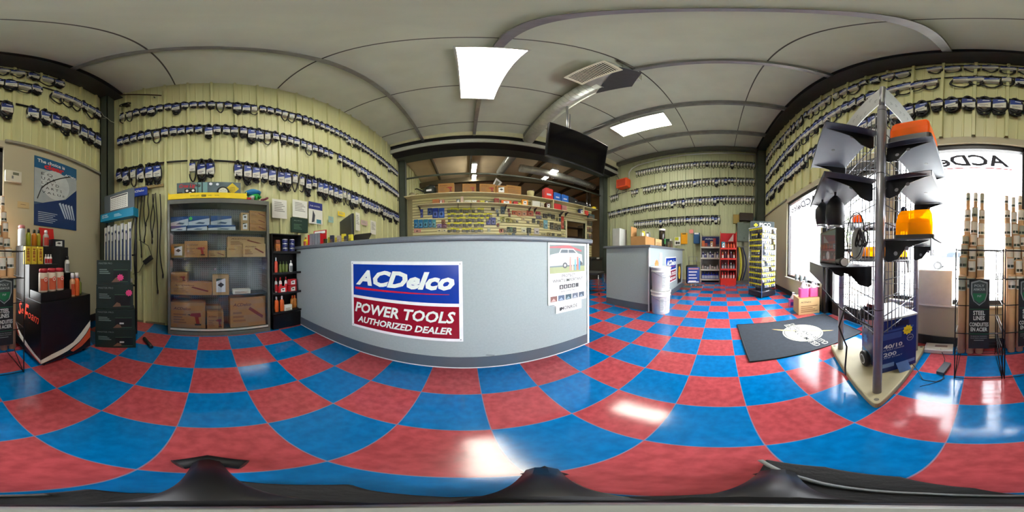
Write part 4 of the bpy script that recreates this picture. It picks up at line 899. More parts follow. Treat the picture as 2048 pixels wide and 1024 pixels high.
# kit boxes
ka, kb = Vector((-1.17, -.985, 0)), Vector((-1.36, -.66, 0)); dv = kb - ka; kang = math.atan2(dv.y, dv.x); kc = (ka + kb) / 2; kl = dv.length
for k, (h, nm) in enumerate(((.215, 'lowest green-black kit box, with lamp picture'), (.215, 'second green-black kit box from the floor'), (.24, 'third kit box up, with pink starburst tag'), (.23, 'topmost dark kit box, reddish glove picture'))):
    z = (0, .217, .434, .676)[k]; off = (0, .004, -.004, .0)[k]; w = kl * (1, .97, .92, .84)[k]
    t = thing('kit_box', nm + ' before the wiper rack', 'box', (kc.x + off, kc.y - (0.0, .0, .01, .02)[k], z), kang, 'stacked kit boxes')
    G().m(mat((20, 40, 34), .45)).box(-w / 2, 0, 0, w / 2, .16, h).obj('box_body', t, .002)
    g = G().m(mat((130, 140, 136), .6)).text('MASTER PRO', -w * .44, h * .84, w * .4, h * .07, -.0008)
    lab_rects(g, -w * .42, h * .45, -w * .1, h * .68, -.0008, (110, 130, 124), 3)
    g.m(mat((14, 22, 22), .4)).rect(-.0, h * .12, w * .42, h * .6, -.0008).m(mat((70, 110, 80), .4)).rect(-.0, h * .60, w * .42, h * .62, -.0012).rect(-.0, h * .12, w * .42, h * .14, -.0012)
    g.m(mat((120, 90, 70), .5)).poly([(-.02, h * .1), (.02, h * .3), (.05, h * .25), (.06, h * .12)], -.0014)
    if k >= 2: g.m(mat((226, 70, 130), .5)).star(w * .38 if k == 2 else w * .2, h * .68 if k == 2 else h * .3, .035, -.002, 9)
    else: g.m(mat((200, 200, 200), .5)).rect(.04, h * .3, .08, h * .38, -.0016)
    g.obj('print', t)
t = thing('umbrella', 'dark rod lying on the floor behind the kit boxes', 'rod', (-1.42, -.58, 0)); G().m(BLK).tube([(-.14, -.08, .02), (.02, .06, .018)], .018, 8).obj('shaft', t)

# ------------------------------------------------------------------ window wall left part: thermostat, note, poster
def onB(x0, y0, x1, y1): a = atY(x0, y0, YB); b = atY(x1, y1, YB); return (a.x + b.x) / 2, min(a.z, b.z), abs(b.x - a.x), abs(a.z - b.z)
x, z, w, h = onB(9, 341, 41, 368); t = thing('thermostat', 'white wall thermostat high between window and poster', 'thermostat', (x, YB, z), RZB)
G().m(mat((214, 212, 194), .4)).box(-w / 2, -.03, 0, w / 2, 0, h).obj('case', t, .004); G().m(mat((120, 124, 104), .3)).rect(-w * .05, h * .6, w * .32, h * .85, -.0306).obj('display', t); G().m(GREY).box(-w * .12, -.034, h * .25, w * -.02, -.03, h * .5).obj('slider', t)
x, z, w, h = onB(35, 402, 58, 418); t = thing('note', 'tan paper note stuck under the thermostat', 'note', (x, YB, z), RZB); G().m(mat((196, 178, 132), .7)).box(-w / 2, -.003, 0, w / 2, 0, h).obj('paper', t); G().m(mat((90, 70, 60), .7)).rect(-w * .25, h * .5, w * .2, h * .56, -.0036).obj('print', t)
t = thing('poster', 'tall blue and grey wiper poster on the beige wall', 'poster', (-1.105, YB, 1.275), RZB); w, h = .60, .89
G().m(mat((70, 98, 122), .35)).box(-w / 2, -.006, 0, w / 2, 0, h).obj('sheet', t)
g = G(); yy = -.0068
g.m(mat((14, 92, 138), .35)).rect(-w / 2, h * .80, w / 2, h, yy).m(mat((168, 178, 182), .35)).rect(-w / 2, h * .30, w / 2, h * .80, yy).m(mat((20, 50, 104), .35)).poly([(-w / 2, 0), (w / 2, 0), (w / 2, h * .62), (w * .2, h * .42), (-w / 2, h * .26)], yy - .0004)
g.m(mat((196, 204, 206), .35)).disc(-.02, h * .6, .2, .2, yy - .0003, 30)
g.m(WHT).text('The choice is', -w * .44, h * .90, w * .62, h * .06, yy - .001, bold=.02).m(mat((206, 40, 54), .4)).text('clear', -w * .30, h * .815, w * .46, h * .09, yy - .0012, bold=.05).m(WHT).text('ACDelco', w * .18, h * .80, w * .3, h * .035, yy - .001, shear=.3, bold=.03)
rows = ['E Q', 'U A R', 'L T Y D', 'P A R T S', 'V A L U E']
g.m(mat((50, 52, 60), .5))
for i, s in enumerate(rows): g.text(s, -w * .36 + i * .002, h * (.70 - i * .065), w * (.25 + .07 * i), h * (.05 - .005 * i), yy - .001)
g.m(mat((34, 36, 40), .5)); P = [(-.26 + .46 * f, .30 + .42 * math.sqrt(f)) for f in np.linspace(0, 1, 10)]
for (a, b), (c2, d2) in zip(P, P[1:]): g.poly([(a, b), (c2, d2), (c2 - .008, d2 + .012), (a - .008, b + .012)], yy - .0016)
g.m(mat((190, 204, 220), .35))
for k in range(5): g.poly([(.02 + k * .045, .30 - k * .0), (.045 + k * .045, .315), (.13 + k * .035, .13), (.115 + k * .035, .12)], yy - .0014)
for k in range(6): g.rect(-w * .42, h * (.05 + k * .024), w * (-.1 + .05 * (k % 3)), h * (.058 + k * .024), yy - .0014)
g.obj('print', t)

# ------------------------------------------------------------------ black cardboard floor display with additive cans
t = thing('floor_display', 'black tiered floor display with red script on its side, left corner', 'display stand', (-.835, -1.21, 0))
X0, X1, Y0, Y1 = -.255, .25, -.235, .235
G().m(BLK2).box(X0, Y0, .055, X1, Y1, .60).obj('base_box', t, .003)
g = G().m(BLK)
for a in (-.21, .2):
    for b in (-.19, .19): g.at(a, b, .027, 0, PI / 2, 0).lathe([(.02, -.01), (.025, -.008), (.025, .008), (.02, .01)], 12).at().box(a - .012, b - .012, .03, a + .012, b + .012, .056)
g.obj('caster', t)
G().m(BLK2).box(-.04, .05, .60, X1 - .005, Y1 - .01, .672).obj('front_step', t, .003)
G().m(mat((30, 30, 32), .4)).box(-.04, -.07, .60, X1 + .0, .05, .873).obj('middle_step', t, .003)
G().m(mat((30, 30, 32), .4)).box(X0, Y0, .60, X1, -.07, 1.035).obj('top_step', t, .003)
g = G(); g.at(X1, 0, 0, 0, 0, PI / 2)   # side facing the room's right (reads towards +Y)
yy = -.001
g.m(mat((226, 222, 206), .5)).poly([(-.235, .30), (-.22, .22), (-.16, .16), (-.05, .13), (.06, .10), (.16, .075), (.235, .06), (.235, .10), (.15, .12), (.04, .155), (-.06, .19), (-.16, .235), (-.2, .28)], yy)
g.m(mat((206, 70, 40), .5)).poly([(-.235, .29), (-.22, .215), (-.17, .17), (-.12, .16), (-.16, .20), (-.2, .25)], yy - .0004).poly([(-.02, .125), (.1, .085), (.235, .056), (.235, .07), (.1, .1)], yy - .0004)
g.m(mat((236, 70, 44), .5)).text('ea', -.095, .425, .08, .05, yy, shear=.35, bold=.0).text('oam', .035, .42, .17, .055, yy, shear=.35, bold=.0).text('S', -.16, .40, .07, .13, yy - .0003, shear=.35, bold=.015).text('F', -.05, .36, .10, .18, yy - .0003, shear=.4, bold=.015)
g.m(mat((150, 60, 50), .5))
for k in range(6): g.disc(-.05 + .03 * math.sin(k * 2.1) + .02 * k, .35 + .035 * math.cos(k * 1.7) + .22 * (k % 2), .005, y=yy)
g.at(0, Y1, 0, 0, 0, PI)                # front facing the counter
g.m(mat((226, 222, 206), .5)).poly([(-.25, .06), (-.25, .10), (-.16, .13), (-.05, .15), (.05, .18), (.14, .25), (.2, .30), (.255, .34), (.255, .28), (.2, .22), (.12, .16), (0, .11), (-.12, .085)], yy)
g.m(mat((206, 84, 50), .5)).poly([(.02, .10), (.12, .15), (.2, .21), (.255, .27), (.255, .16), (.15, .10), (.05, .075)], yy - .0004).m(BLK).poly([(.09, .056), (.255, .12), (.255, .056)], yy - .0008)
g.obj('print', t)
def spraycan(label, x, y, z, r, h, body, cap, grp, lab=None, kind='spray_can'): return bottle(kind, label, 'can', (x, y, z + .0005), PI, r, h, body, cap, grp, lab, shape='can', capr=r * .92, n=18)
for k in range(3):
    o = spraycan('%s red-capped white and orange spray can on front step' % ('leftmost', 'middle', 'rightmost')[k], -.635 - .075 * k, -1.03, .672, .035, .175, mat((206, 190, 170), .4), mat((176, 28, 44), .4), 'red-capped spray cans', mat((206, 96, 60), .45))
    g = G().m(mat((222, 60, 50), .4)); g.at(0, 0, 0); g.disc(0, .095, .019, y=-.0368).m(mat((226, 210, 190), .4)).disc(0, .095, .014, y=-.0372).m(mat((222, 60, 50), .4)).disc(0, .095, .007, y=-.0376); g.obj('emblem', o)
for k in range(3):
    c_ = carton('additive_pack', '%s yellow pack with red vertical lettering on middle step' % ('leftmost', 'middle', 'rightmost')[k], 'pack', ((-.60, -.655, -.72)[k], -1.21, .8735), PI, .05, .045, .15, mat((226, 196, 60), .5), 'yellow packs on the middle step')
    g = G().m(mat((150, 44, 40), .5)); g.at(0, -.001, .075, 0, PI / 2, 0).text('HEET', -.055, -.012, .11, .024, 0, bold=.03); g.obj('lettering', c_)
for k in range(3): bottle('small_bottle', '%s small white cone-top bottle beside the yellow packs' % ('leftmost', 'middle', 'rightmost')[k], 'bottle', (-.765 - .026 * k, -1.2, .8735), PI, .012, .085, WHT, WHT, 'small white bottles', RED, neck=.5)
top = 1.0355
spraycan('white aerosol with pink cap leftmost on the top step', -.605, -1.36, top, .035, .19, mat((196, 200, 204), .35), mat((200, 130, 130), .4), None)
bottle('oil_bottle', 'bottle of green and yellow oil, left one on the top step', 'bottle', (-.675, -1.36, top), PI, .024, .165, mat((150, 160, 30), .25), mat((30, 40, 34), .4), 'oil bottles on the top step', neck=.5)
bottle('oil_bottle', 'bottle of orange oil with dark cap in the top step middle', 'bottle', (-.735, -1.36, top), PI, .026, .16, mat((196, 116, 22), .25), mat((40, 50, 36), .4), 'oil bottles on the top step', neck=.5)
bottle('oil_bottle', 'second green-yellow oil bottle right of the orange oil', 'bottle', (-.79, -1.37, top), PI, .022, .165, mat((160, 150, 36), .25), mat((30, 40, 34), .4), 'oil bottles on the top step', neck=.5)
bottle('oil_bottle', 'white capped bottle with red label on the top step', 'bottle', (-.86, -1.35, top), PI, .03, .165, mat((190, 180, 170), .35), WHT, None, mat((196, 70, 60), .4), neck=.5)
t = carton('display_card', 'leaning red display box at the back of the top step', 'box', (-.93, -1.42, top + .001), PI, .18, .01, .21, mat((206, 34, 30), .45)); t.rotation_euler = (math.radians(-8), 0, PI)
t = carton('small_carton', 'low dark carton with white label right on top step', 'box', (-1.0, -1.32, top), PI, .15, .09, .08, mat((30, 34, 44), .45), None, 'batt')
t = bottle('white_bottle', 'white bottle with black cap standing on the display right side', 'bottle', (-1.04, -1.24, .785), PI, .025, .16, WHT, BLK, lab=mat((150, 150, 150), .5), neck=.6)
G().m(BLK2).box(-.26, -.05, .60, -.14, .02, .784).obj('side_step', D.objects['floor_display'])
for k in range(2): bottle('spray_bottle', ('left white and orange', 'right orange')[k] + ' trigger spray bottle on the display base', 'bottle', (-.915 - .05 * k, -1.02, .6005), PI, .024, .2, (mat((196, 150, 110), .4), OC)[k], WHT, 'trigger spray bottles', (mat((200, 80, 40), .4), None)[k], capr=.016)
bottle('wash_bottle', 'greenish bottle rightmost on the display base', 'bottle', (-1.03, -1.06, .6005), PI, .026, .15, mat((120, 130, 60), .3), DKGREEN)

# ------------------------------------------------------------------ tube racks
TUBE = mat((206, 164, 120), .75, var=.08, scale=9); TUBE2 = mat((184, 146, 110), .75, var=.08, scale=9); WIRE = mat((28, 28, 30), .4, .4)
KRAFT = mat((232, 230, 218), .7); SHIELD = mat((120, 128, 126), .35, .3)
def tube_rack(label, xc, n, seed, nm):
    """faces +Y (towards the counter); local x runs to the viewer's right"""
    hw = .145; t = thing('tube_rack', label, 'rack', (xc, -.995, 0), PI, 'wire racks of cardboard tubes')
    wr = .0035; g = G().m(WIRE)
    for z, d0 in ((.01, 0), (.24, 0), (.42, 0), (.62, 0), (.79, 0), (.97, 0)):
        g.tube([(-hw, d0, z), (hw, d0, z), (hw, .37, z), (-hw, .37, z)], wr, 5, True)
    for z in (.24, .79): 
        for k in range(7): g.tube([(-hw, .05 + k * .05, z), (hw, .05 + k * .05, z)], wr * .6, 4)
    for x in (-hw, hw):
        g.tube([(x, 0, 0), (x, 0, .98)], wr * 1.2, 5); g.tube([(x, .37, 0), (x, .37, .98)], wr * 1.2, 5); g.tube([(x, 0, .0), (x, .3, .24)], wr, 5)
    for d in (.1, .2):
        for z in (.79,): g.tube([(-hw, d, z), (-hw, d, z + .18), (hw, d, z + .18), (hw, d, z)], wr * .7, 4)
    g.obj('wire_frame', t)
    g = G().m(mat((24, 30, 30), .35)).box(-.062, -.012, .31, .062, -.006, .79); g.obj('sign_board', t)
    g = G(); yy = -.013
    g.m(mat((30, 120, 80), .4)).rect(-.058, .600, .058, .603, yy).rect(-.058, .425, .058, .428, yy)
    sh = lambda s, dz: [(-.05 * s, .775 - dz), (0, .788 - dz), (.05 * s, .775 - dz), (.05 * s, .70), (.035 * s, .655), (0, .625 + (1 - s) * .05), (-.035 * s, .655), (-.05 * s, .70)]
    g.m(mat((150, 158, 156), .35, .3)).poly(sh(1, 0), yy - .0004).m(mat((60, 72, 70), .4)).poly(sh(.86, .008), yy - .0008).m(mat((30, 116, 70), .4)).poly([(-.04, .705), (.04, .705), (.034, .668), (0, .642), (-.034, .668)], yy - .0012)
    g.m(mat((170, 180, 176), .4)).text('POLY', -.03, .745, .06, .016, yy - .0016, bold=.02).text('ARMOUR', -.036, .722, .072, .016, yy - .0016, bold=.02).text('PVF', -.012, .68, .024, .014, yy - .0016, bold=.02)
    g.m(mat((214, 220, 214), .4)).text('STEEL', -.036, .562, .072, .030, yy, bold=.02).text('LINES', -.034, .526, .068, .030, yy, bold=.02).text('CONDUITES', -.057, .482, .114, .029, yy, bold=.02).text('EN ACIER', -.05, .446, .10, .029, yy, bold=.02)
    g.m(mat((150, 158, 154), .4)).text('FOR BRAKE FUEL TRANSMISSION', -.05, .405, .1, .008, yy).text('POUR FREINS CARBURANT', -.05, .39, .1, .008, yy).rect(-.03, .375, .03, .379, yy)
    g.obj('sign_print', t)
    r = random.Random(seed); rows = [(.80, .245), (.915, .245), (1.0, .245), (1.08, .245), (1.19, .245), (1.31, .245), (1.46, .245)]
    for k, (zt, zb) in enumerate(rows):
        for i in range(n):
            x = -hw + .036 + i * .0565 + k * .003 + r.uniform(-.003, .003) + (.01 if n > 3 else 0); d = .032 + k * .051; h = zt + r.uniform(-.015, .015) - zb
            rr = .0245 if k < 6 else .017
            o = thing('cardboard_tube', '%s tube from left in %s row from front, %s rack' % (nth(i + 1), nth(k + 1), nm), 'tube', (xc - x, -.995 - d, zb + .0045), PI + r.uniform(-.4, .4), 'cardboard tubes in the %s rack' % nm)
            G().m(TUBE if r.random() < .6 else TUBE2).lathe([(rr, 0), (rr, h)], 14).obj('tube_body', o)
            g = G().m(KRAFT if r.random() < .7 else mat((176, 180, 160), .7)); lz = h - r.uniform(.07, .10); vs = []
            for q in range(9):
                a = -PI / 2 - 1.5 + 3.0 * q / 8; vs += [((rr + .0008) * math.cos(a), (rr + .0008) * math.sin(a), lz), ((rr + .0008) * math.cos(a), (rr + .0008) * math.sin(a), h - .008)]
            g.add(vs, [(2 * q, 2 * q + 2, 2 * q + 3, 2 * q + 1) for q in range(8)], True)
            g.m(mat((60, 74, 66), .6)); vs = []
            for q in range(5):
                a = -PI / 2 - 1.2 + 2.2 * q / 4; vs += [((rr + .0014) * math.cos(a), (rr + .0014) * math.sin(a), lz + .008), ((rr + .0014) * math.cos(a), (rr + .0014) * math.sin(a), lz + .026)]
            g.add(vs, [(2 * q, 2 * q + 2, 2 * q + 3, 2 * q + 1) for q in range(4)], True); g.obj('tube_label', o)
tube_rack('black wire rack of cardboard tubes with steel lines sign, nearest the white panel', -.015, 3, 5, 'first')
tube_rack('black wire rack of cardboard tubes with steel lines sign, nearest the black floor display', -.32, 4, 6, 'second')

# ------------------------------------------------------------------ triangular accessory stand
P1, P2, P3 = Vector((.449, -.655, 0)), Vector((1.002, -.915, 0)), Vector((.495, -1.263, 0))
t = thing('accessory_stand', 'tall triangular three-post display stand of amber beacons and dark metal shelves', 'display stand')
PLM = mat((158, 148, 116), .6, var=.1, scale=6)
cen = (P1 + P2 + P3) / 3
def off(p, d): v = (p - cen); v.z = 0; return p + v.normalized() * d
c1, c2, c3 = off(P1, .13), off(P2, .13), off(P3, .13); c1 = Vector((.375, -.545, 0))
def rounded(cs, r=.05):
    out = []; n = len(cs)
    for i in range(n):
        p, a, b = cs[i], cs[i - 1], cs[(i + 1) % n]; va = (a - p).normalized() * r; vb = (b - p).normalized() * r
        for k in range(6): f = k / 5; q = (p + va) * (1 - f) ** 2 + p * 2 * f * (1 - f) + (p + vb) * f ** 2; out.append((q.x, q.y))
    return out
pr = rounded([c1, c3, c2]); 
ar = sum(pr[i][0] * pr[(i + 1) % len(pr)][1] - pr[(i + 1) % len(pr)][0] * pr[i][1] for i in range(len(pr)))
if ar < 0: pr = pr[::-1]
G().m(PLM).prism(pr, .0, .055).obj('base_platform', t, .01)
g = G().m(mat((90, 84, 70), .6))
for c in (c1, c2, c3): q = c.lerp(cen, .12); g.cyl(q.x, q.y, .05, .057, .012, 12)
g.obj('bolt', t)
PO = mat((150, 150, 158), .35, .5)
for p in (P1, P2, P3): g = G().m(PO).cyl(p.x, p.y, .055, 1.95, .023, 20); g.m(STEEL).lathe([(.023, 0), (.018, .012), (.006, .02)], 20, p.x, p.y, 1.95); g.m(BLK).lathe([(.0238, 0), (.0238, .004)], 20, p.x, p.y, 1.36).lathe([(.0238, 0), (.0238, .004)], 20, p.x, p.y, .655).lathe([(.0238, 0), (.0238, .004)], 20, p.x, p.y, 1.9); g.obj('post', t)
def fr(a, b):   # frame on face a->b seen from outside: local x from left to right, -y outwards
    d = (b - a).normalized(); nrm = Vector((-d.y, d.x, 0)); out = (a + b) / 2 - cen
    if nrm.dot(out) < 0: nrm = -nrm
    # right-hand direction as seen from outside (looking along -nrm): right = nrm rotated +90deg about z
    right = Vector((-nrm.y, nrm.x, 0)); s = a if (b - a).dot(right) > 0 else b
    M = Matrix(((right.x, -nrm.x, 0, s.x), (right.y, -nrm.y, 0, s.y), (0, 0, 1, 0), (0, 0, 0, 1))); return M, (b - a).length
FL, LL = fr(P1, P2); FRt, LR = fr(P1, P3); FB, LB = fr(P2, P3)
for F, L, nm in ((FL, LL, 'wire_grid'), (FRt, LR, 'wire_grid'), (FB, LB, 'wire_grid')):
    g = G().m(mat((120, 122, 128), .35, .7)); g.X = F
    for k in range(1, int(L / .05)): g.tube([(k * .05, 0, .48), (k * .05, 0, 1.94)], .003, 4)
    for k in range(15): g.tube([(.01, 0, .5 + k * .1), (L - .01, 0, .5 + k * .1)], .0034, 4)
    g.obj(nm, t)
    g = G().m(mat((176, 178, 176), .45, .3)); g.X = F; g.box(-.02, -.012, 2.0, L + .02, -.006, 2.24)
    g.m(mat((120, 122, 124), .5))
    rr = random.Random(3)
    for k in range(9): x = .06 + k * (L - .12) / 8; z = 2.05 + .14 * rr.random(); g.rect(x, z, x + .03, z + .01, -.0126).disc(x + .01, z - .015, .007, y=-.0126)
    g.obj('header_panel', t)
g = G().m(PO)
for p in (P1, P2, P3): g.cyl(p.x, p.y, 1.965, 2.26, .016, 12)
g.obj('header_post', t)
SHM = mat((78, 82, 92), .5, .2); BRM = mat((22, 22, 25), .35, .3)
def tray(F, L, z, depth, lip=0, nm='shelf'):
    g = G().m(SHM); g.X = F; g.box(.015, -depth, z - .004, L - .02, -.005, z); g.box(.015, -depth, z - .03 - lip, L - .02, -depth + .004, z)
    if lip: g.m(WHT); [g.rect(.05 + i * .012, z - .02 - lip + j * .014 - .004, .056 + i * .012, z - .012 - lip + j * .014 - .004, -depth - .0006) for i in range(3) for j in range(3)]
    g.m(BLK2); g.cyl(L * .5, -depth * .6, z - .0055, z - .0035, .012, 12); o = g.obj(nm, t, 0)
    for x in (.06, L - .08):
        g = G().m(BRM); g.X = F
        pts = [(-.0, z - .004), (-depth * .93, z - .006), (-depth * .45, z - .045), (-.07, z - .10), (-.02, z - .115), (0, z - .105)]
        n = len(pts); g.add([(x, a, b) for a, b in pts] + [(x + .004, a, b) for a, b in pts], [tuple(range(n)), tuple(range(2 * n - 1, n - 1, -1))] + [(i, i + n, (i + 1) % n + n, (i + 1) % n) for i in range(n)])
        g.m(mat((150, 150, 156), .4)); 
        for (yy, zz) in ((-.06, z - .07), (-.12, z - .045)): g.add([(x - .0006, yy + .011 * math.cos(a), zz + .011 * math.sin(a)) for a in np.linspace(0, 2 * PI, 13)[:-1]], [tuple(range(12))])
        g.obj('bracket', o)
    return o
tray(FL, LL, 1.70, .27); tray(FL, LL, 1.335, .27); tray(FL, LL, .875, .27, .05)
tray(FRt, LR, 1.585, .25); tray(FRt, LR, 1.35, .25); tray(FRt, LR, 1.01, .25, .05)
tray(FB, LB, .90, .24); tray(FB, LB, 1.2, .24)
def on(F, x, y, z): v = F @ Vector((x, y, z)); return v
def yaw(F): return math.atan2(F[1][0], F[0][0])
def beacon(name, label, F, x, y, z, w, d, h, base=.02, inner=True, c=None, c2=None):
    o = thing(name, label, 'beacon', on(F, x, y, z + .0005), yaw(F), 'amber beacons on the stand')
    G().m(mat((60, 58, 56), .4)).rbox(-w / 2, -d / 2, 0, w / 2, d / 2, base, .02).obj('beacon_base', o)
    g = G().m(c or AMBER); a, b = w / 2 - .01, d / 2 - .01; s = .8
    vs = []
    for f, zz in ((1, base), (1, base + (h - base) * .45), (.93, base + (h - base) * .8), (s, h)):
        vs += [(-a * f, -b * f, zz), (a * f, -b * f, zz), (a * f, b * f, zz), (-a * f, b * f, zz)]
    fs = []
    for k in range(3): fs += [(4 * k + i, 4 * k + (i + 1) % 4, 4 * k + 4 + (i + 1) % 4, 4 * k + 4 + i) for i in range(4)]
    fs.append((12, 13, 14, 15)); g.add(vs, fs); g.obj('lens', o, .008)
    if inner: G().m(mat((222, 120, 10), .3)).lathe([(min(w, d) * .28, 0), (min(w, d) * .28, h * .6)], 18, -w * .12, 0, base).box(w * .2, -d * .2, base, w * .32, d * .2, h * .7).obj('reflector', o)
    return o
beacon('light_bar', 'orange lensed light bar high on the stand, top right shelf', FRt, .14, -.13, 1.587, .24, .22, .20, .04, True, ORANGEP)
beacon('beacon', 'large bright amber box beacon on the lower right shelf', FRt, .20, -.15, 1.012, .30, .21, .155)
beacon('light_bar', 'long amber light bar behind the grid at lower back shelf', FB, LB * .5, -.11, .902, .5, .14, .10)
for k in range(3): beacon('beacon', '%s small orange beacon behind the grid on back shelf' % ('left', 'middle', 'right')[k], FB, .1 + k * .2, -.1, 1.2, .11, .1, .09, .015, False, ORANGEP)
# work lamps, boxed light on left shelf
def lampthing(label, F, x, y, z, s=1, cat='lamp'):
    o = thing('work_lamp', label, cat, on(F, x, y, z), yaw(F), 'black work lamps hanging under the left shelf')
    G().m(BLK).lathe([(.02 * s, 0), (.045 * s, .02), (.055 * s, .07 * s), (.052 * s, .13 * s), (.03 * s, .17 * s), (.012 * s, .19 * s)], 16).obj('lamp_head', o)
    G().m(mat((190, 194, 200), .2, .5)).lathe([(.04 * s, -.004), (.042 * s, .012)], 16).obj('lens_ring', o)
    G().m(BLK).tube([(0, 0, .19 * s), (0, 0, .24 * s)], .008).obj('stem', o)
lampthing('nearer black work lamp hanging under the second left shelf', FL, LL * .55, -.15, 1.095, 1.1); lampthing('farther black work lamp hanging by the window side shelf end', FL, LL * .28, -.2, 1.13, .95)
o = thing('boxed_lamp', 'upright glassy printed product panel on the lower left shelf', 'product box', on(FL, LL * .56, -.2, .8755), yaw(FL) + .15)
G().m(BLK).box(-.14, 0, 0, .14, .05, .2).obj('box_body', o, .003); g = G().m(mat((150, 156, 150), .12)).rect(-.13, .01, .13, .19, -.001).m(mat((70, 110, 120), .3)).rect(-.13, .13, .13, .19, -.0014).m(mat((130, 90, 60), .3)).rect(-.13, .09, .0, .12, -.0016).m(mat((60, 62, 60), .3)).rect(-.13, .085, .13, .092, -.0018).m(WHT).disc(.02, .05, .025, y=-.0018); g.obj('print', o)
G().m(CGLASS).box(-.135, -.006, .005, .135, -.003, .195).obj('clear_cover', o)
o = thing('torch', 'black handheld torch lying beside the product panel', 'torch', on(FL, LL * .82, -.17, .8755 + .021), yaw(FL)); G().m(BLK).at(0, 0, 0, 0, PI / 2, 0).lathe([(.012, -.08), (.014, .03), (.021, .06), (.021, .09)], 14).obj('torch_body', o); G().m(WHT).at(.09, 0, 0, 0, PI / 2, 0).lathe([(.018, 0), (.018, .002)], 14).obj('lens', o)
o = thing('round_plate', 'round white plate hung on the grid left side', 'plate', on(FL, LL * .62, -.02, 1.0), yaw(FL)); G().m(mat((206, 208, 206), .5)).at(0, 0, 0, PI / 2).lathe([(.1, -.003), (.1, .003)], 28).obj('disc', o)
g = G().m(BLK); g.X = FL; g.tube([(LL * .62 + .14 * math.cos(a), -.04, 1.05 + .14 * math.sin(a)) for a in np.linspace(0, 2 * PI, 24)[:-1]], .004, 5, True); tag(g.obj('coiled_cable'), 'thin black cable loop around the round plate', 'cable')
g = G().m(mat((20, 44, 110), .4)); r_ = random.Random(4)
for k in range(6): g.tube([on(FRt, .22 + .03 * math.cos(a) + .01 * r_.random(), -.03 - .02 * k / 6, 1.18 + .05 * math.sin(a)) for a in np.linspace(0, 2 * PI, 12)[:-1]], .004, 5, True)
tag(g.obj('wire_bundle'), 'bundle of blue wiring hung on the grid right of post', 'wires')
g = G().m(BLK)
for k in range(5): g.tube([on(FL, .05 + LL * .75 + .035 * math.cos(a + k), -.03 - .01 * k, 1.02 + .045 * math.sin(a)) for a in np.linspace(0, 2 * PI, 12)[:-1]], .005, 5, True)
tag(g.obj('wire_bundle'), 'coiled black wiring hung on the grid left of post', 'wires')
tag(G().m(BLK).tube([on(FL, LL * .45, -.2, .87), on(FL, LL * .5, -.22, .72), on(FL, LL * .62, -.12, .60), on(FL, LL * .8, -.04, .55), on(FL, LL * .98, -.03, .56)], .0045, 6).obj('power_cable'), 'black cable sagging from the lower left shelf to the post', 'cable')
# charger carton with wheels on the base
q1, q2, q0 = atZ(1760, 748, .055), atZ(1832, 726, .055), atZ(1719, 716, .055)
rr_ = (q2 - q1); rr_.z = 0; wch = .27; ux = rr_.normalized(); uy = Vector((-ux.y, ux.x, 0))
if uy.dot(-q1) > 0: uy = -uy
# front face runs from q1 to q1+ux*w when seen from the camera
M_ = Matrix(((ux.x, uy.x, 0, 0), (ux.y, uy.y, 0, 0), (0, 0, 1, 0), (0, 0, 0, 1)))
t = thing('battery_charger', 'big blue charger box reading 40/10 200 with black wheel on stand base', 'charger', (0, 0, 0)); t.matrix_world = Matrix.Translation(Vector((q1.x, q1.y, .056))) @ M_
bw, bd, bh = rr_.length, .33, .45
G().m(mat((22, 46, 120), .35)).box(0, 0, .0, bw, bd, bh).obj('box_body', t, .004)
G().m(mat((200, 204, 206), .45)).box(-.004, -.004, bh + .0, bw + .004, bd + .004, bh + .012).obj('top_tray', t)
g = G(); yy = -.0012
g.m(WHT).text('40/10', .02, .225, bw * .5, .035, yy, bold=.03).text('12 VOLT CHARGE', .02, .208, bw * .55, .011, yy).text('200', .02, .155, bw * .34, .036, yy, bold=.03).text('AMP START', .02, .138, bw * .5, .011, yy)
g.m(mat((60, 90, 160), .4)).rect(.01, .30, bw * .55, .35, yy).rect(.01, .36, bw * .9, .375, yy).m(mat((20, 30, 70), .4)).rect(bw * .35, .39, bw * .75, .43, yy)
g.m(mat((240, 210, 30), .5)).star(bw * .72, .345, .042, yy - .0006, 9, .75).m(mat((150, 130, 20), .5)).text('SALE', bw * .72 - .02, .337, .04, .014, yy - .001)
g.m(mat((170, 176, 190), .4)).disc(bw * .8, .275, .028, y=yy).m(mat((20, 40, 100), .4)).disc(bw * .8, .275, .023, y=yy - .0005).m(WHT).text('200A', bw * .8 - .016, .27, .032, .01, yy - .001)
g.m(mat((120, 150, 200), .4)).rect(bw * .5, .04, bw * .95, .07, yy).rect(.01, .05, bw * .35, .09, yy)
g.obj('print', t)
g = G(); g.X = Matrix(((0, 1, 0, -.0012), (-1, 0, 0, bd), (0, 0, 1, 0), (0, 0, 0, 1)))
g.m(mat((170, 60, 80), .4)).rect(.01, .36, bd - .01, .42, 0).m(mat((40, 130, 200), .4)).star(.08, .2, .05, 0, 8, .6).rect(.03, .05, .2, .1, 0).m(mat((60, 80, 120), .4)).rect(.14, .15, .2, .33, 0); g.obj('side_print', t)
g = G().m(RUB); g.at(-.04, .15, .068, 0, PI / 2, 0).lathe([(.03, -.02), (.062, -.018), (.068, -.009), (.068, .009), (.062, .018), (.03, .02)], 24); g.m(mat((170, 172, 178), .4)).at(-.04, .15, .068, 0, PI / 2, 0).lathe([(.042, -.0215), (.042, .0215)], 24).m(BLK).lathe([(.034, -.0225), (.034, .0225)], 8); o = g.obj('wheel', t)
G().m(STEEL).tube([(-.06, .15, .068), (.02, .15, .068)], .006).obj('axle', t)
G().m(mat((120, 150, 200), .3)).add([(.11, -.05, .002), (.2, -.05, .002), (.2, -.002, .07), (.11, -.002, .07)], [(0, 1, 2, 3), (3, 2, 1, 0)]).obj('leaflet', t)
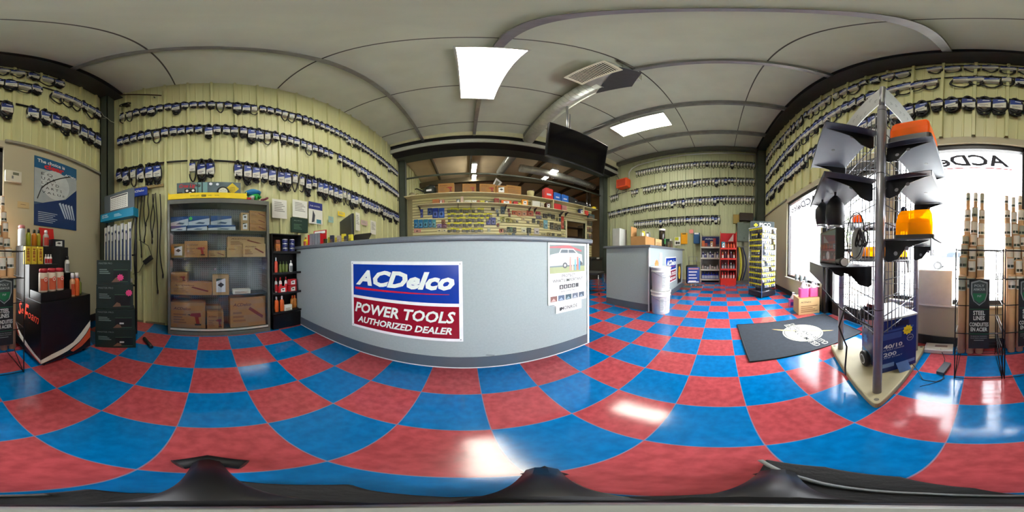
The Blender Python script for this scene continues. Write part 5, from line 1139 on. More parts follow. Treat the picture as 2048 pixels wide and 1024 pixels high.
tag(G().m(BLK).tube([on(FL, LL * .66, -.1, .62), on(FL, LL * .62, -.13, .48), on(FL, LL * .72, -.1, .36), on(FL, LL * .78, -.12, .22), on(FL, LL * .7, -.1, .1)], .005, 6).obj('power_cable'), 'dark cable hanging beside the charger wheel', 'cable')
o = thing('jump_leads', 'heap of black jumper leads on the charger top', 'cable', t.matrix_world @ Vector((-.03, .08, bh + .013)))
g = G().m(BLK)
for k in range(5): g.tube([(.09 * math.cos(a) * (1 - .08 * k), .06 * math.sin(a), .008 + .012 * k + .006 * math.sin(3 * a)) for a in np.linspace(0, 2 * PI, 16)[:-1]], .007, 6, True)
g.obj('lead_coil', o); G().m(mat((120, 30, 30), .5)).tube([(-.02, -.03, .06), (.05, -.02, .07)], .012, 8).obj('clamp', o)

# ------------------------------------------------------------------ floor items
t = thing('door_mat', 'dark charcoal entrance mat with round yellow-white emblem', 'mat')
mp = [Vector((1.99, -.205, 0)), Vector((1.17, -.215, 0)), Vector((1.175, -1.40, 0)), Vector((1.98, -1.46, 0))]
g = G().m(mat((34, 42, 52), .85, var=.15, scale=30)); g.prism([(p.x, p.y) for p in mp[::-1]], .0005, .009); g.obj('mat_body', t, .003)
g = G().m(mat((22, 26, 32), .7))
for a, b in zip(mp, mp[1:] + mp[:1]): g.tube([a + Vector((0, 0, .006)), b + Vector((0, 0, .006))], .007, 6)
g.obj('mat_border', t)
ec = atZ(1605.6, 664.3, .01); cx_, cy_ = ec.x, ec.y; g = G()
def flat(g, pts, z): return g.add([(a, b, z) for a, b in pts], [tuple(range(len(pts)))])
EL = lambda rx, ry, n=40: [(cx_ + rx * math.cos(2 * PI * i / n), cy_ + ry * math.sin(2 * PI * i / n)) for i in range(n)]
g.m(mat((226, 222, 190), .8)); flat(g, EL(.222, .222), .0095); g.m(mat((40, 46, 56), .8)); flat(g, EL(.206, .206), .0098); g.m(mat((228, 224, 192), .8)); flat(g, EL(.197, .197), .0101)
b0, b1 = atZ(1543, 658.5, .01), atZ(1668, 660.5, .01); bd_ = (b1 - b0); bp_ = Vector((-bd_.y, bd_.x, 0)).normalized() * .022
def L2(f, s_): q = b0 + bd_ * f + bp_ * s_; return (q.x, q.y)
g.m(mat((236, 190, 120), .8)); flat(g, [L2(0, 0), L2(.2, -1), L2(.45, -.9), L2(.47, .2), L2(.8, -.6), L2(1, 0), L2(.8, .7), L2(.55, 1.1), L2(.53, 0), L2(.2, .8)], .0104)
g.obj('emblem', t)
for s, pa, pb, hh_ in (('DIESEL AND AUTO', (1579, 649), (1649, 688), .055), ('ELECTRIC LIMITED', (1569, 650.5), (1632, 692), .055)):
    a_, b_ = atZ(*pa, .011), atZ(*pb, .011); d_ = (b_ - a_); wl = d_.length; d_.normalize(); u_ = Vector((-d_.y, d_.x, 0))
    g = G(); g.X = Matrix(((d_.x, 0, u_.x, a_.x), (d_.y, 0, u_.y, a_.y), (0, -1, 0, a_.z), (0, 0, 0, 1)))
    g.m(mat((226, 226, 210), .8)).text(s, -.006, -.005, wl + .012, hh_ + .010, 0, bold=.05); g.m(mat((34, 40, 52), .8)).text(s, 0, 0, wl, hh_, -.0005, bold=.012); g.obj('lettering', t)
# carton with pink jugs
q1, q2 = atZ(1601, 632, 0), atZ(1642, 618, 0); 
t = carton('shipping_carton', 'brown auto parts carton on the floor with pink jugs on top', 'carton', (2.07, -1.115, .0005), 0, 1, 1, 1) if 0 else None
a = Vector((2.12, -1.10, 0)); b = Vector((2.07, -1.44, 0)); dv = b - a; ang_ = math.atan2(dv.y, dv.x); c0 = (a + b) / 2
t = carton('shipping_carton', 'brown auto parts carton by the door with pink jugs on top', 'carton', (c0.x, c0.y, .001), ang_, .34, .27, .265, CARD2, None, 'lines', AC, (60, 56, 50))
def jug(label, x, y, z, rz, fill, grp='pink washer fluid jugs'):
    o = thing('fluid_jug', label, 'jug', (x, y, z), rz, grp); w, d, h = .075, .05, .2
    g = G().m(PINKP if fill else mat((206, 196, 210), .3)); g.rbox(-w, -d, 0, w, d, h * .72, .025); g.obj('jug_body', o, .004)
    g = G().m(CLEARP); g.lathe([(.058, h * .72), (.05, h * .85), (.025, h * 1.08), (.018, h * 1.2)], 16); g.obj('jug_shoulder', o); G().m(CLEARP).tube([(.03, 0, h * 1.12), (.065, 0, h * 1.02), (.068, 0, h * .8), (.06, 0, h * .7)], .008).obj('jug_handle', o)
    G().m(WHT).lathe([(.02, h * 1.2), (.02, h * 1.32)], 14).obj('cap', o)
    return o
qq = Vector((c0.x, c0.y, 0)) + Vector((-math.sin(ang_), math.cos(ang_), 0)) * .1
dx = Vector((math.cos(ang_), math.sin(ang_), 0))
p = qq - dx * .06; jug('pink jug nearer the room on top of the brown carton', p.x, p.y, .267, ang_, True)
p = qq + dx * .10; jug('pink jug nearer the door on top of the brown carton', p.x, p.y, .267, ang_, True)
o = jug('pink jug with blue label on the floor beside the carton', 2.56, -1.22, .001, ang_, True); G().m(mat((70, 50, 140), .4)).rect(-.06, .03, .06, .1, -.0508).obj('product_label', o)
jug('clear jug on the floor behind the carton', 2.52, -1.38, .001, ang_, False)
for k, px in enumerate((1594, 1603, 1612)):
    q = atY(px, 556, -1.5); o = thing('glass_jar', '%s grey jar on the front window sill' % ('left', 'middle', 'right')[k], 'jar', (q.x, -1.49, .4205), 0, 'grey jars on the window sill')
    G().m(mat((120, 130, 132), .3)).lathe([(.035, 0), (.038, .005), (.038, .10), (.03, .11)], 16).obj('jar_body', o); G().m(WHT).lathe([(.033, .11), (.033, .13)], 16).obj('lid', o)
# white panel in the window, sill board, floor box, adapter
t = thing('display_board', 'plain white boxed panel standing on the window sill', 'panel', (.39, -1.475, .4705), RZB); G().m(mat((206, 204, 196), .5)).box(-.165, -.01, 0, .165, .035, .33).obj('panel_body', t, .004); G().m(PAPER).box(-.165, -.012, .318, .165, .0, .33).obj('top_fold', t)
t = thing('flat_box', 'flat white box with papers on the floor below the window', 'box', (.33, -1.40, .001), .12); G().m(mat((214, 214, 210), .5)).box(-.13, -.07, 0, .12, .07, .04).obj('box_body', t, .003); G().m(PAPER).box(-.12, -.06, .0405, .1, .05, .043).m(mat((170, 150, 140), .6)).box(-.08, -.03, .0431, .03, .01, .0436).obj('papers', t)
t = thing('power_adapter', 'grey power brick on the floor beside the stand base', 'power adapter', (.215, -1.095, .001), math.radians(80)); G().m(mat((70, 74, 80), .35)).rbox(-.075, -.028, 0, .075, .028, .032, .008).obj('adapter_body', t, .003)
tag(G().m(BLK).tube([(.205, -1.02, .012), (.19, -.98, .005), (.23, -.93, .004), (.31, -.93, .004), (.37, -1.0, .03), (.43, -1.04, .063), (.46, -1.1, .065)], .003, 6).tube([(.23, -1.17, .01), (.24, -1.25, .005), (.27, -1.32, .006), (.3, -1.36, .045)], .003, 6).tube([(.2, -1.02, .01), (.20, -.95, .004), (.27, -.88, .004), (.30, -.85, .004)], .002, 5).obj('adapter_cable'), 'thin black cord curling on the floor from the power brick', 'cord')
# outdoors silhouettes
t = thing('bare_tree', 'pale leafy tree outside the front window', 'tree', (9.5, -9.5, -.04)); r_ = random.Random(9)
g = G().m(mat((110, 100, 90), .9)); g.tube([(0, 0, 0), (.05, .1, 1.2), (0, 0, 2.2)], .1, 8)
for k in range(26): a = k * 2.4; l = r_.uniform(.8, 1.8); z = r_.uniform(1.2, 2.6); g.tube([(0, 0, z * .8), (l * .5 * math.cos(a), l * .5 * math.sin(a), z + .5), (l * math.cos(a), l * math.sin(a), z + 1.2)], .02, 5)
g.obj('trunk', t); g = G().m(mat((120, 136, 96), .8))
for k in range(900):
    a, b = r_.uniform(0, 2 * PI), r_.uniform(-1, 1); rr2 = 2.0 * r_.random() ** .4; x, y, z = rr2 * math.cos(a) * math.sqrt(1 - b * b), rr2 * math.sin(a) * math.sqrt(1 - b * b), 2.9 + rr2 * b * .8
    s = .07; g.add([(x - s, y, z), (x, y + s, z + s), (x + s, y, z), (x, y - s, z - s)], [(0, 1, 2, 3)])
g.obj('foliage', t)
t = thing('parked_car', 'pale parked car outside beyond the white panel', 'car', (1.6, -12.5, -.04), .1)
g = G().m(mat((150, 154, 160), .3, .2))
pr_ = [(-2.1, .3), (-2.1, .75), (-1.5, .9), (-.9, 1.35), (.6, 1.38), (1.3, .95), (2.1, .8), (2.1, .3)]; n = len(pr_)
g.add([(a, -.8, b) for a, b in pr_] + [(a, .8, b) for a, b in pr_], [tuple(range(n)), tuple(range(2 * n - 1, n - 1, -1))] + [(i, i + n, (i + 1) % n + n, (i + 1) % n) for i in range(n)]); g.obj('car_body', t, .05)
g = G().m(mat((50, 56, 64), .15)).poly([(-1.35, .92), (-.85, 1.28), (-.1, 1.3), (-.1, .92)], -.81).poly([(.0, .92), (.0, 1.3), (.55, 1.3), (1.15, .95)], -.81); g.add([(a, .81, b) for a, b in ((-1.35, .92), (-.1, .92), (-.1, 1.3), (-.85, 1.28))] + [(a, .81, b) for a, b in ((0, .92), (1.15, .95), (.55, 1.3), (0, 1.3))], [(0, 1, 2, 3), (4, 5, 6, 7)]); g.obj('side_window', t)
for a in (-1.35, 1.35):
    for b in (-.78, .78): G().m(RUB).at(a, b, .32, PI / 2).lathe([(.2, -.1), (.32, -.09), (.32, .09), (.2, .1)], 20).m(STEEL).lathe([(.18, -.105), (.18, .105)], 12).obj('wheel', t)

# ------------------------------------------------------------------ PICO spinner rack
nb = Vector((3.25, -.83, 0)); lv = Vector((.35, .20, 0)).normalized(); S = .42
rvx = Vector((lv.y, -lv.x, 0))          # second side, perpendicular
cpos = nb + (lv + rvx) * S / 2
PICO_T = thing('spinner_rack', 'tall square rack of yellow-topped electrical packs with PICO header', 'display rack', (cpos.x, cpos.y, 0), 0)
# side directions: face L spans nb -> nb+lv*S ; face R spans nb -> nb+rvx*S
h = S / 2; core = .10
ang0 = math.atan2(lv.y, lv.x); PICO_T.rotation_euler = (0, 0, ang0)
G().m(mat((56, 64, 78), .4, .2)).box(-core, -core, .05, core, core, 1.50).obj('core_panel', PICO_T)
g = G().m(mat((30, 34, 44), .4)); g.box(-h, -h, .02, h, h, .12); g.obj('base', PICO_T, .005)
g = G().m(CHROME)
for a in (-h, h):
    for b in (-h, h): g.cyl(a, b, 0, 1.52, .008, 8)
for z in (.14, .8, 1.5): g.tube([(-h, -h, z), (h, -h, z), (h, h, z), (-h, h, z)], .005, 6, True)
g.obj('corner_post', PICO_T)
G().m(mat((206, 212, 216), .35)).box(-h - .01, -h - .01, 1.5, h + .01, h + .01, 1.525).obj('top_cap', PICO_T)
o = G(); hv = -atY(1523, 440, -.83).normalized() if 0 else None
hd = thing('header_sign', 'dark PICO header sign with yellow diamond on the rack', 'sign', (cpos.x, cpos.y, 1.526), math.radians(-90 - 5)); hd.parent = None
G().m(mat((46, 56, 58), .5)).box(-.27, -.006, 0, .27, .006, .155).obj('board', hd)
g = G().m(mat((245, 245, 238), .4)).text('PICO', -.07, .035, .26, .085, -.0068, bold=.02).m(mat((226, 206, 40), .4)).poly([(-.15, .02), (-.10, .065), (-.15, .11), (-.20, .065)], -.0068).m(mat((120, 110, 30), .5)).poly([(-.15, .045), (-.13, .065), (-.15, .085), (-.17, .065)], -.0072); g.obj('lettering', hd)
r_ = random.Random(12)
packs = {}
def packmesh(top, low, w=.05, h_=.085):
    k = (top, low, w, h_)
    if k not in packs:
        g = G().m(mat(low, .45)).box(-w / 2, 0, 0, w / 2, .004, h_ * .62).m(mat(top, .5)).box(-w / 2, 0, h_ * .62, w / 2, .004, h_)
        g.m(mat(tuple(min(255, int(v * .6 + 60)) for v in low), .35)).rbox(-w * .38, -.018, h_ * .08, w * .38, 0, h_ * .52, w * .1)
        packs[k] = g.mesh('pack')
    return packs[k]
def pack(label, loc, rz, top, low, w, h_, grp, name='hanging_pack'):
    o = D.objects.new(name, packmesh(top, low, w, h_)); COL.objects.link(o); tag(o, label, 'pack', grp, None, loc, rz); return o
RT = Matrix.Translation((cpos.x, cpos.y, 0)) @ Matrix.Rotation(ang0, 4, 'Z')
# left visible face: local -x side?  pick the two faces nearest the camera
for fi, (nx, ny, nm) in enumerate(((-1, 0, 'right-hand'), (0, 1, 'left-hand'), )):
    wn = RT.to_3x3() @ Vector((nx, ny, 0))
faces = []
for (nx, ny) in ((-1, 0), (0, 1), (0, -1), (1, 0)):
    wn = RT.to_3x3() @ Vector((nx, ny, 0)); faces.append((wn.dot(-cpos), nx, ny))
faces.sort(reverse=True)
for fi, (_, nx, ny) in enumerate(faces[:2]):
    wn = RT.to_3x3() @ Vector((nx, ny, 0)); rz = math.atan2(wn.y, wn.x) + PI / 2; tan = Vector((-wn.y, wn.x, 0))
    side = 'left' if (RT @ Vector((nx * h, ny * h, 0))).cross(cpos).z < 0 else 'right'
    for r in range(11):
        z = 1.40 - r * .118
        for c in range(6):
            if r_.random() < .08: continue
            p = cpos + wn * (h + .0) + tan * (-h + .04 + c * (S - .08) / 5) + Vector((0, 0, z))
            topc = (214, 206, 20) if (side == 'left' or r > 4) else ((206, 212, 200), (196, 206, 60))[r % 2]
            low = (((24, 28, 36), (60, 62, 40), (44, 50, 56))[(c + r) % 3]) if side == 'left' else (((150, 160, 170), (200, 196, 90), (110, 120, 140))[(c + r) % 3])
            pack('yellow-topped electrical pack, row %s down, place %s, rack %s face' % (nth(r + 1), nth(c + 1), side), p, rz, topc, low, .056, .095, 'packs on the %s face of the spinner rack' % side)
    g = G().m(CHROME)
    for r in range(11):
        a = cpos + wn * (core) + Vector((0, 0, 1.497 - r * .118))
        g.tube([a - tan * (h - .02) + wn * (h - core + .006), a + tan * (h - .02) + wn * (h - core + .006)], .003, 5)
    for v in range(len(g.v)): q = RT.inverted() @ Vector(g.v[v]); g.v[v] = tuple(q)
    g.obj('hook_bar', PICO_T)

# ------------------------------------------------------------------ shelf units by the far wall
def rackunit(name, label, X, ya, yb, depth, zs, col, back, ztop, head=None):
    w = abs(ya - yb) / 2; t = thing(name, label, 'shelf unit', (X, (ya + yb) / 2, 0), RZC)
    g = G().m(back); g.box(-w, depth - .02, 0, w, depth, ztop); g.obj('back_panel', t)
    g = G().m(col)
    for s in (-1, 1): g.box(s * w - (.012 if s > 0 else 0), depth * .1 if name == 'wire_shelf' else 0, 0, s * w + (0 if s > 0 else .012), depth, ztop if name != 'wire_shelf' else .12)
    g.obj('side_panel', t)
    for z in zs: G().m(col).box(-w + .012, 0, z - .018, w - .012, depth - .02, z).box(-w, -.006, z - .03, w, 0, z + .02).obj('shelf', t)
    return t
GRW = mat((196, 194, 180), .5)
GX = 5.3; gz = [atX(1420, y, GX).z for y in (559, 539.5, 516.5, 494.5)]; ga, gb = atX(1401, 520, GX).y, atX(1439, 520, GX).y
rackunit('metal_shelf', 'low pale metal shelf unit of white and blue bottles', GX, ga, gb, .45, gz, GRW, mat((130, 130, 124), .5), gz[3] + .42)
RX = 4.85; rz_ = [atX(1457, y, RX).z for y in (558, 538.5, 517.5, 497)]; ra, rb = atX(1440.5, 520, RX).y, atX(1473, 520, RX).y
RD = mat((206, 44, 30), .4)
t = rackunit('red_shelf', 'bright red four-tier shelf rack of red and dark bottles', RX, ra, rb, .4, rz_, RD, mat((90, 26, 26), .5), atX(1457, 466, RX + .3).z)
w = abs(ra - rb) / 2; G().m(RD).box(-w, 0, 0, w, .02, rz_[0] - .03).obj('kick_panel', t); G().m(mat((190, 60, 50), .4)).box(-.008, -.008, rz_[0], .008, 0, rz_[3] + .02).obj('divider', t)
g = G(); zt = atX(1457, 466, RX + .3).z; g.m(mat((180, 20, 34), .4)).rect(-w + .01, rz_[3] + .22, w - .01, zt, .36).m(WHT).poly([(0, rz_[3] + .24), (w * .7, zt - .02), (w * .7, rz_[3] + .24)], .359); g.obj('header_art', t)
def rowof(unit, X, ya, yb, z, n, spec, what, grp, sx=.09):
    for k in range(n):
        y = ya + (yb - ya) * (k + .5) / n; sp = spec[k % len(spec)]; r, h_, c, cp, lb = sp
        bottle('product_bottle', '%s %s from the left, %s' % (nth(k + 1), what, unit), 'bottle', (X + sx + r, y, z + .0006), RZC, r, h_, mat(c, .35), mat(cp, .4), grp, mat(lb, .5) if lb else None, n=10, shape='square' if what == 'blue jug' else 'round')
rowof('bottom tier of pale shelf', GX, ga - .03, gb + .03, gz[0], 6, [(.05, .23, (24, 50, 170), (24, 40, 140), (200, 210, 230))], 'blue jug', 'blue jugs on the bottom tier')
rowof('second tier of pale shelf', GX, ga - .03, gb + .03, gz[1], 7, [(.032, .16, (196, 180, 176), (210, 200, 196), None), (.032, .14, (206, 206, 200), (90, 90, 100), (150, 150, 150)), (.035, .12, (180, 186, 190), (60, 60, 90), None)], 'pale bottle', 'bottles on the second tier')
rowof('third tier of pale shelf', GX, ga - .03, gb + .03, gz[2], 7, [(.035, .22, (60, 56, 120), (220, 220, 225), (200, 205, 215)), (.035, .18, (190, 194, 200), (60, 60, 120), (90, 90, 150)), (.03, .2, (205, 205, 205), (220, 220, 220), None)], 'white and purple bottle', 'bottles on the third tier')
for k, (c, h_, a) in enumerate((((200, 110, 60), .22, None), ((170, 60, 60), .14, 'lines'), ((60, 70, 120), .12, 'lines'), ((190, 140, 60), .2, 'batt'), ((150, 50, 60), .3, 'lines'), ((70, 76, 84), .1, None))):
    y = ga - .03 + (gb - ga + .06) * (k + .5) / 6; carton('small_carton', '%s boxed item from the left on pale shelf top tier' % nth(k + 1), 'box', (GX + .08, y, gz[3] + .001), RZC, .09, .1, h_, mat(c, .5), 'boxed items on the top tier', a)
t = thing('sign_card', 'dark blue header card behind the pale shelf top tier', 'sign', (GX + .34, (ga + gb) / 2, gz[3] + .001), RZC); G().m(NAVY).box(-.3, 0, 0, .3, .01, .38).obj('card', t); G().m(WHT).text('ACDelco', -.2, .28, .3, .05, -.001, shear=.3, bold=.02).obj('lettering', t)
rc = [[(.03, .2, (196, 30, 34), (200, 40, 40), (220, 190, 180))], [(.03, .19, (60, 60, 66), (150, 40, 40), (150, 150, 160)), (.03, .19, (70, 60, 60), (210, 210, 210), (170, 160, 150))], [(.03, .2, (190, 60, 40), (210, 180, 80), (220, 210, 200)), (.028, .21, (90, 40, 60), (220, 220, 220), None)], [(.03, .18, (206, 80, 40), (200, 60, 40), None)]]
for i, z in enumerate(rz_): rowof('%s tier up of red rack' % nth(i + 1), RX, ra - .03, rb + .03, z, 5, rc[i], 'bottle', 'bottles on the %s tier of the red rack' % nth(i + 1), .05)
t = carton('small_carton', 'teal and white pack on the red rack top left', 'pack', (RX + .02, ra - .09, rz_[3] + .02 + .001 - .02), RZC, .1, .02, .2, mat((60, 150, 170), .5), None, 'batt')

# sandwich trolley sign
t = thing('cart_sign', 'blue wheeled display cart with printed price board and wire handle', 'display cart', (4.42, .76, 0), RZC + .25)
G().m(mat((22, 60, 140), .4)).box(-.17, 0, .12, .17, .04, .56).obj('board', t, .01); g = G().m(mat((190, 130, 130), .5)).rect(-.14, .50, .14, .54, -.001).m(WHT)
for k in range(4): g.rect(-.13, .42 - k * .085, .1 - .03 * (k % 2), .445 - k * .085, -.001)
g.rect(-.15, .135, .15, .165, -.001); g.obj('print', t)
G().m(BLK).add([(-.2, .05, .1), (.16, .05, .1), (.16, .3, .1), (-.2, .3, .1), (-.2, .05, .62), (.12, .05, .64), (.12, .25, .6), (-.2, .25, .58)], [(0, 3, 2, 1), (4, 5, 6, 7), (0, 1, 5, 4), (1, 2, 6, 5), (2, 3, 7, 6), (3, 0, 4, 7)]).obj('bag', t, .03)
G().m(STEEL).tube([(-.12, .12, .6), (-.12, .12, .85), (.1, .12, .85), (.1, .12, .6)], .008).tube([(-.12, .12, .73), (.1, .12, .73)], .006).obj('handle', t)
G().m(CHROME).tube([(-.06, -.02, .12), (-.07, -.06, .0)], .008).tube([(.06, -.02, .12), (.07, -.06, 0)], .008).tube([(-.1, .25, .12), (-.1, .28, 0)], .008).tube([(.1, .25, .12), (.1, .28, 0)], .008).obj('leg', t)
# wall-hung pads etc on the far wall
def onC(label, kind, cat, x0, y0, x1, y1, c, d=.08, X=5.76, r=.01, extra=None):
    a = atX(x0, y0, X); b = atX(x1, y1, X); w = abs(a.y - b.y); h_ = abs(a.z - b.z); t = thing(kind, label, cat, (X, (a.y + b.y) / 2, min(a.z, b.z)), RZC)
    G().m(c).box(-w / 2, 0 - d, 0, w / 2, 0, h_).obj('body', t, r)
    if extra: extra(G(), w, h_, -d - .001, t)
    return t
def e1(g, w, h_, y, t): g.m(mat((90, 80, 30), .5)).rect(-w * .3, h_ * .86, w * .3, h_ * .96, y); g.obj('clip', t)
onC('yellow orange clipboard hung on the far wall', 'clipboard', 'clipboard', 1362, 466, 1375, 488, mat((232, 160, 10), .5), .02, extra=e1)
def e2(g, w, h_, y, t): g.m(WHT).rect(-w * .35, h_ * .84, w * .35, h_ * .98, y); g.obj('window', t)
onC('blue rounded towel dispenser on the far wall', 'dispenser', 'dispenser', 1388, 466, 1400, 488, mat((40, 90, 140), .45), .12, r=.03, extra=e2)
def e3(g, w, h_, y, t): g.m(mat((40, 44, 40), .5)).disc(-w * .1, h_ * .3, w * .2, h_ * .14, y).disc(w * .25, h_ * .3, w * .15, h_ * .14, y).m(mat((200, 200, 40), .5)).rect(-w * .4, h_ * .6, w * .2, h_ * .95, y); g.obj('print', t)
onC('black and white carded item beside the yellow clipboard', 'hanging_card', 'card', 1349, 474, 1361, 491, PAPER, .02, extra=e3)
def e4(g, w, h_, y, t): g.m(DKGREEN).rect(-w * .45, h_ * .7, w * .3, h_, y).m(BLK).poly([(0, .05), (w * .4, .05), (w * .4, h_ * .7), (w * .1, h_ * .4)], y - .001); g.obj('print', t)
onC('white and black carded item above the far counter', 'hanging_card', 'card', 1328, 478, 1343, 498, PAPER, .03, extra=e4)
t = onC('grey green electrical panel on the far wall beside the spinner rack', 'electrical_panel', 'electrical box', 1474, 446, 1500, 484, mat((100, 116, 104), .5), .14); G().m(mat((120, 122, 110), .5)).tube([(0, -.06, 0), (0, -.06, -.5), (.02, -.06, -.9)], .02).obj('conduit', t); G().m(BLK).box(-.01, -.155, .1, .01, -.14, .14).obj('latch', t)
onC('small tan box above the electrical panel', 'junction_box', 'box', 1466, 430, 1478, 448, mat((150, 128, 60), .6), .1)
onC('black machine case above the electrical panel', 'storage_case', 'box', 1478, 428, 1504, 444, mat((56, 46, 34), .6), .22)
onC('red small bag behind the PICO header', 'red_bag', 'bag', 1543, 440, 1553, 462, mat((190, 50, 44), .6), .05, X=5.4) if 0 else None
def e5(g, w, h_, y, t): g.m(mat((240, 150, 140), .5)).star(0, h_ / 2, w * .5, y, 9); g.obj('starburst', t)
t = onC('pink starburst tag on the far wall beneath the belts', 'price_tag', 'price tag', 1378, 459, 1387, 467, mat((214, 150, 140), .6), .004, extra=e5)
# hoses beside the panel
for k, (c, nm) in enumerate((((20, 22, 26), 'black'), ((190, 186, 40), 'yellow'), ((60, 50, 30), 'dark brown'), ((24, 40, 80), 'navy'))):
    y = -.50 - .06 * k; g = G().m(mat(c, .5)); pts = [(5.1 + .02 * k, y - .03 * math.sin(f * PI) * (k + 1), 1.15 - 1.05 * f) for f in np.linspace(0, 1, 9)]
    g.tube(pts, .022 if k != 1 else .035, 8); tag(g.obj('air_hose'), '%s hose hanging down left of the spinner rack' % nm, 'hose', 'hoses by the electrical panel')
t = thing('hose_hanger', 'wire hanger holding hoses left of the spinner rack', 'hanger', (5.1, -.6, 0), 0); G().m(STEEL).tube([(0, .15, 1.17), (0, -.2, 1.17)], .008).tube([(0, 0, 1.17), (.62, 0, 1.2)], .008).obj('arm', t)

# ------------------------------------------------------------------ goods on the far counter
def onC2(px, Y): q = atY(px, 490, Y); return q.x
t = carton('open_carton', 'open brown carton with raised flap on the far counter left end', 'carton', (2.62, 1.22, C2 + .0005), .05, .42, .28, .16, CARD, open_=True); G().m(CARD).box(-.21, .27, .16, -.0, .276, .34).obj('flap', t)
for k in range(5):
    o = carton('small_pack', '%s light packet poking out of the open carton' % nth(k + 1), 'pack', (2.50 + k * .06, 1.30, C2 + .01), .3 * k, .07, .04, .22 + .03 * (k % 3), mat(((190, 190, 180), (210, 200, 60), (120, 110, 90), (196, 196, 190), (90, 90, 80))[k], .5), 'packets in the open carton', 'lines')
carton('shipping_carton', 'lighter closed carton beside the open carton on far counter', 'carton', (2.97, 1.2, C2 + .0005), -.1, .26, .25, .15, CARD2, None, 'lines')
t = carton('alcove_box', 'grey box standing in for a recessed alcove, left end of the far counter', 'box', (2.36, 1.62, C2 + .0005), .1, .26, .14, .30, mat((168, 170, 160), .6))  # plain box stands in for a grey recessed alcove
t = thing('table_lamp', 'dark glass cylinder with white top on the far counter', 'jar', (3.42, 1.3, C2)); G().m(mat((44, 36, 26), .25)).lathe([(.07, 0), (.07, .36), (.06, .38)], 18).obj('cylinder', t); G().m(WHT).lathe([(.075, .38), (.075, .42), (.04, .43)], 18).obj('lid', t); G().m(mat((60, 130, 70), .4)).rect(-.05, .08, .05, .2, -.0705).obj('product_label', t)
cc = [((190, 190, 186), .12), ((120, 116, 100), .22), ((200, 180, 60), .2), ((196, 196, 190), .26), ((60, 60, 50), .16), ((170, 160, 60), .1), ((90, 84, 70), .2), ((210, 196, 60), .12)]
for k, (c, h_) in enumerate(cc): carton('small_pack', '%s small packet from left along the far counter top' % nth(k + 1), 'pack', (3.16 + k * .15, 1.27 + .06 * (k % 2) + (.12 if k in (1, 2) else 0), C2 + .0005), .2 * (k % 3 - 1), .1, .06, h_, mat(c, .5), 'small packets along the far counter', 'lines')

# ------------------------------------------------------------------ slatwall
SW0, SW1, SWT = -1.66, 4.9, 2.86; PW = (3.60, 4.53, 1.25, 2.2)
SLM = mat((214, 204, 150), .5, var=.03, scale=3); g = G().m(SLM)
struct(G().m(mat((150, 140, 98), .6)).box(-1.84, YS + .03, 0, PW[0], YS + .12, 2.86).box(PW[1], YS + .03, 0, SW1, YS + .12, 2.86).box(PW[0], YS + .03, 0, PW[1], YS + .12, PW[2]).box(PW[0], YS + .03, PW[3], PW[1], YS + .12, 2.86).obj('wall_slat'), 'cream partition carrying the slatwall and its pass-through opening')
g = G().m(SLM); z = .06
while z < 2.8:
    z1 = z + .070
    for a, b in ((SW0, SW1),) if (z1 < PW[2] or z > PW[3]) else ((SW0, PW[0]), (PW[1], SW1)):
        g.box(a, YS, z, b, YS + .0295, z1)
    z += .095
tag(g.obj('slatwall_panel'), 'cream horizontal slatwall panel behind the counter covered in packs', 'slatwall')
g = G().m(mat((206, 200, 160), .5)); a0, a1, b0, b1 = PW
g.box(a0 - .07, YS - .02, b0, a0, YS + .13, b1 + .07).box(a1, YS - .02, b0, a1 + .07, YS + .13, b1 + .07).box(a0, YS - .02, b1, a1, YS + .13, b1 + .07); trim(g, 'cream frame of the pass-through opening', .004)
# back store shelving seen through the opening
t = thing('storage_shelf', 'brown store shelving seen through the pass-through opening', 'shelf unit', (4.6, 6.6, 0)); g = G().m(mat((96, 76, 48), .7))
for z in (.6, 1.2, 1.8, 2.3): g.box(-1.2, 0, z, 1.3, .5, z + .04)
g.obj('shelf', t); g = G().m(mat((60, 50, 36), .6))
for x in (-1.2, 0, 1.26): g.box(x, 0, 0, x + .04, .5, 2.5)
g.obj('upright', t)
for k in range(5): carton('shipping_carton', '%s brown carton on the shelving behind the opening' % nth(k + 1), 'carton', ((3.7, 4.1, 3.75, 5.1, 4.35)[k], 6.62, (1.241, 1.241, 1.841, 1.241, 1.841)[k]), 0, .34, .35, .28, (CARD, mat((90, 60, 40), .7), CARD2)[k % 3], 'cartons behind the opening')
# shelves
SHF = mat((214, 204, 160), .5)
z1s, z2s = 2.83, 2.50
t = thing('wall_shelf', 'long cream top shelf carrying cartons and fuel cans', 'shelf', (0, 0, 0)); G().m(SHF).box(-1.83, 4.68, z1s - .02, 4.95, 5.02, z1s).obj('board', t)
t2 = thing('wall_shelf', 'long cream lower shelf above the slatwall packs', 'shelf', (0, 0, 0)); G().m(SHF).box(-1.45, 4.70, z2s - .02, 4.3, 5.0, z2s).obj('board', t2); G().m(SHF).box(4.42, 4.70, 2.36, 4.95, 5.0, 2.38).box(2.83, 4.7, z2s, 2.85, 5.0, z1s - .02).box(4.2, 4.7, z2s, 4.22, 5.0, z1s - .02).obj('divider', t2)
for x in (-1.4, -.2, .18, 1.25, 2.05, 2.25, 3.3, 3.5): G().m(DGREY).add([(x, 4.99, z2s - .02), (x + .012, 4.99, z2s - .02), (x, 4.75, z2s - .02), (x + .012, 4.75, z2s - .02), (x, 4.99, z2s - .16), (x + .012, 4.99, z2s - .16)], [(0, 2, 4), (1, 5, 3), (2, 3, 5, 4), (0, 1, 3, 2), (0, 4, 5, 1)]).obj('bracket', t2)
def px(x0, x1, Y): a = atY(x0, 400, Y).x; b = atY(x1, 400, Y).x; return (a + b) / 2, abs(b - a)
def zx(u): return 780 + u * .2343
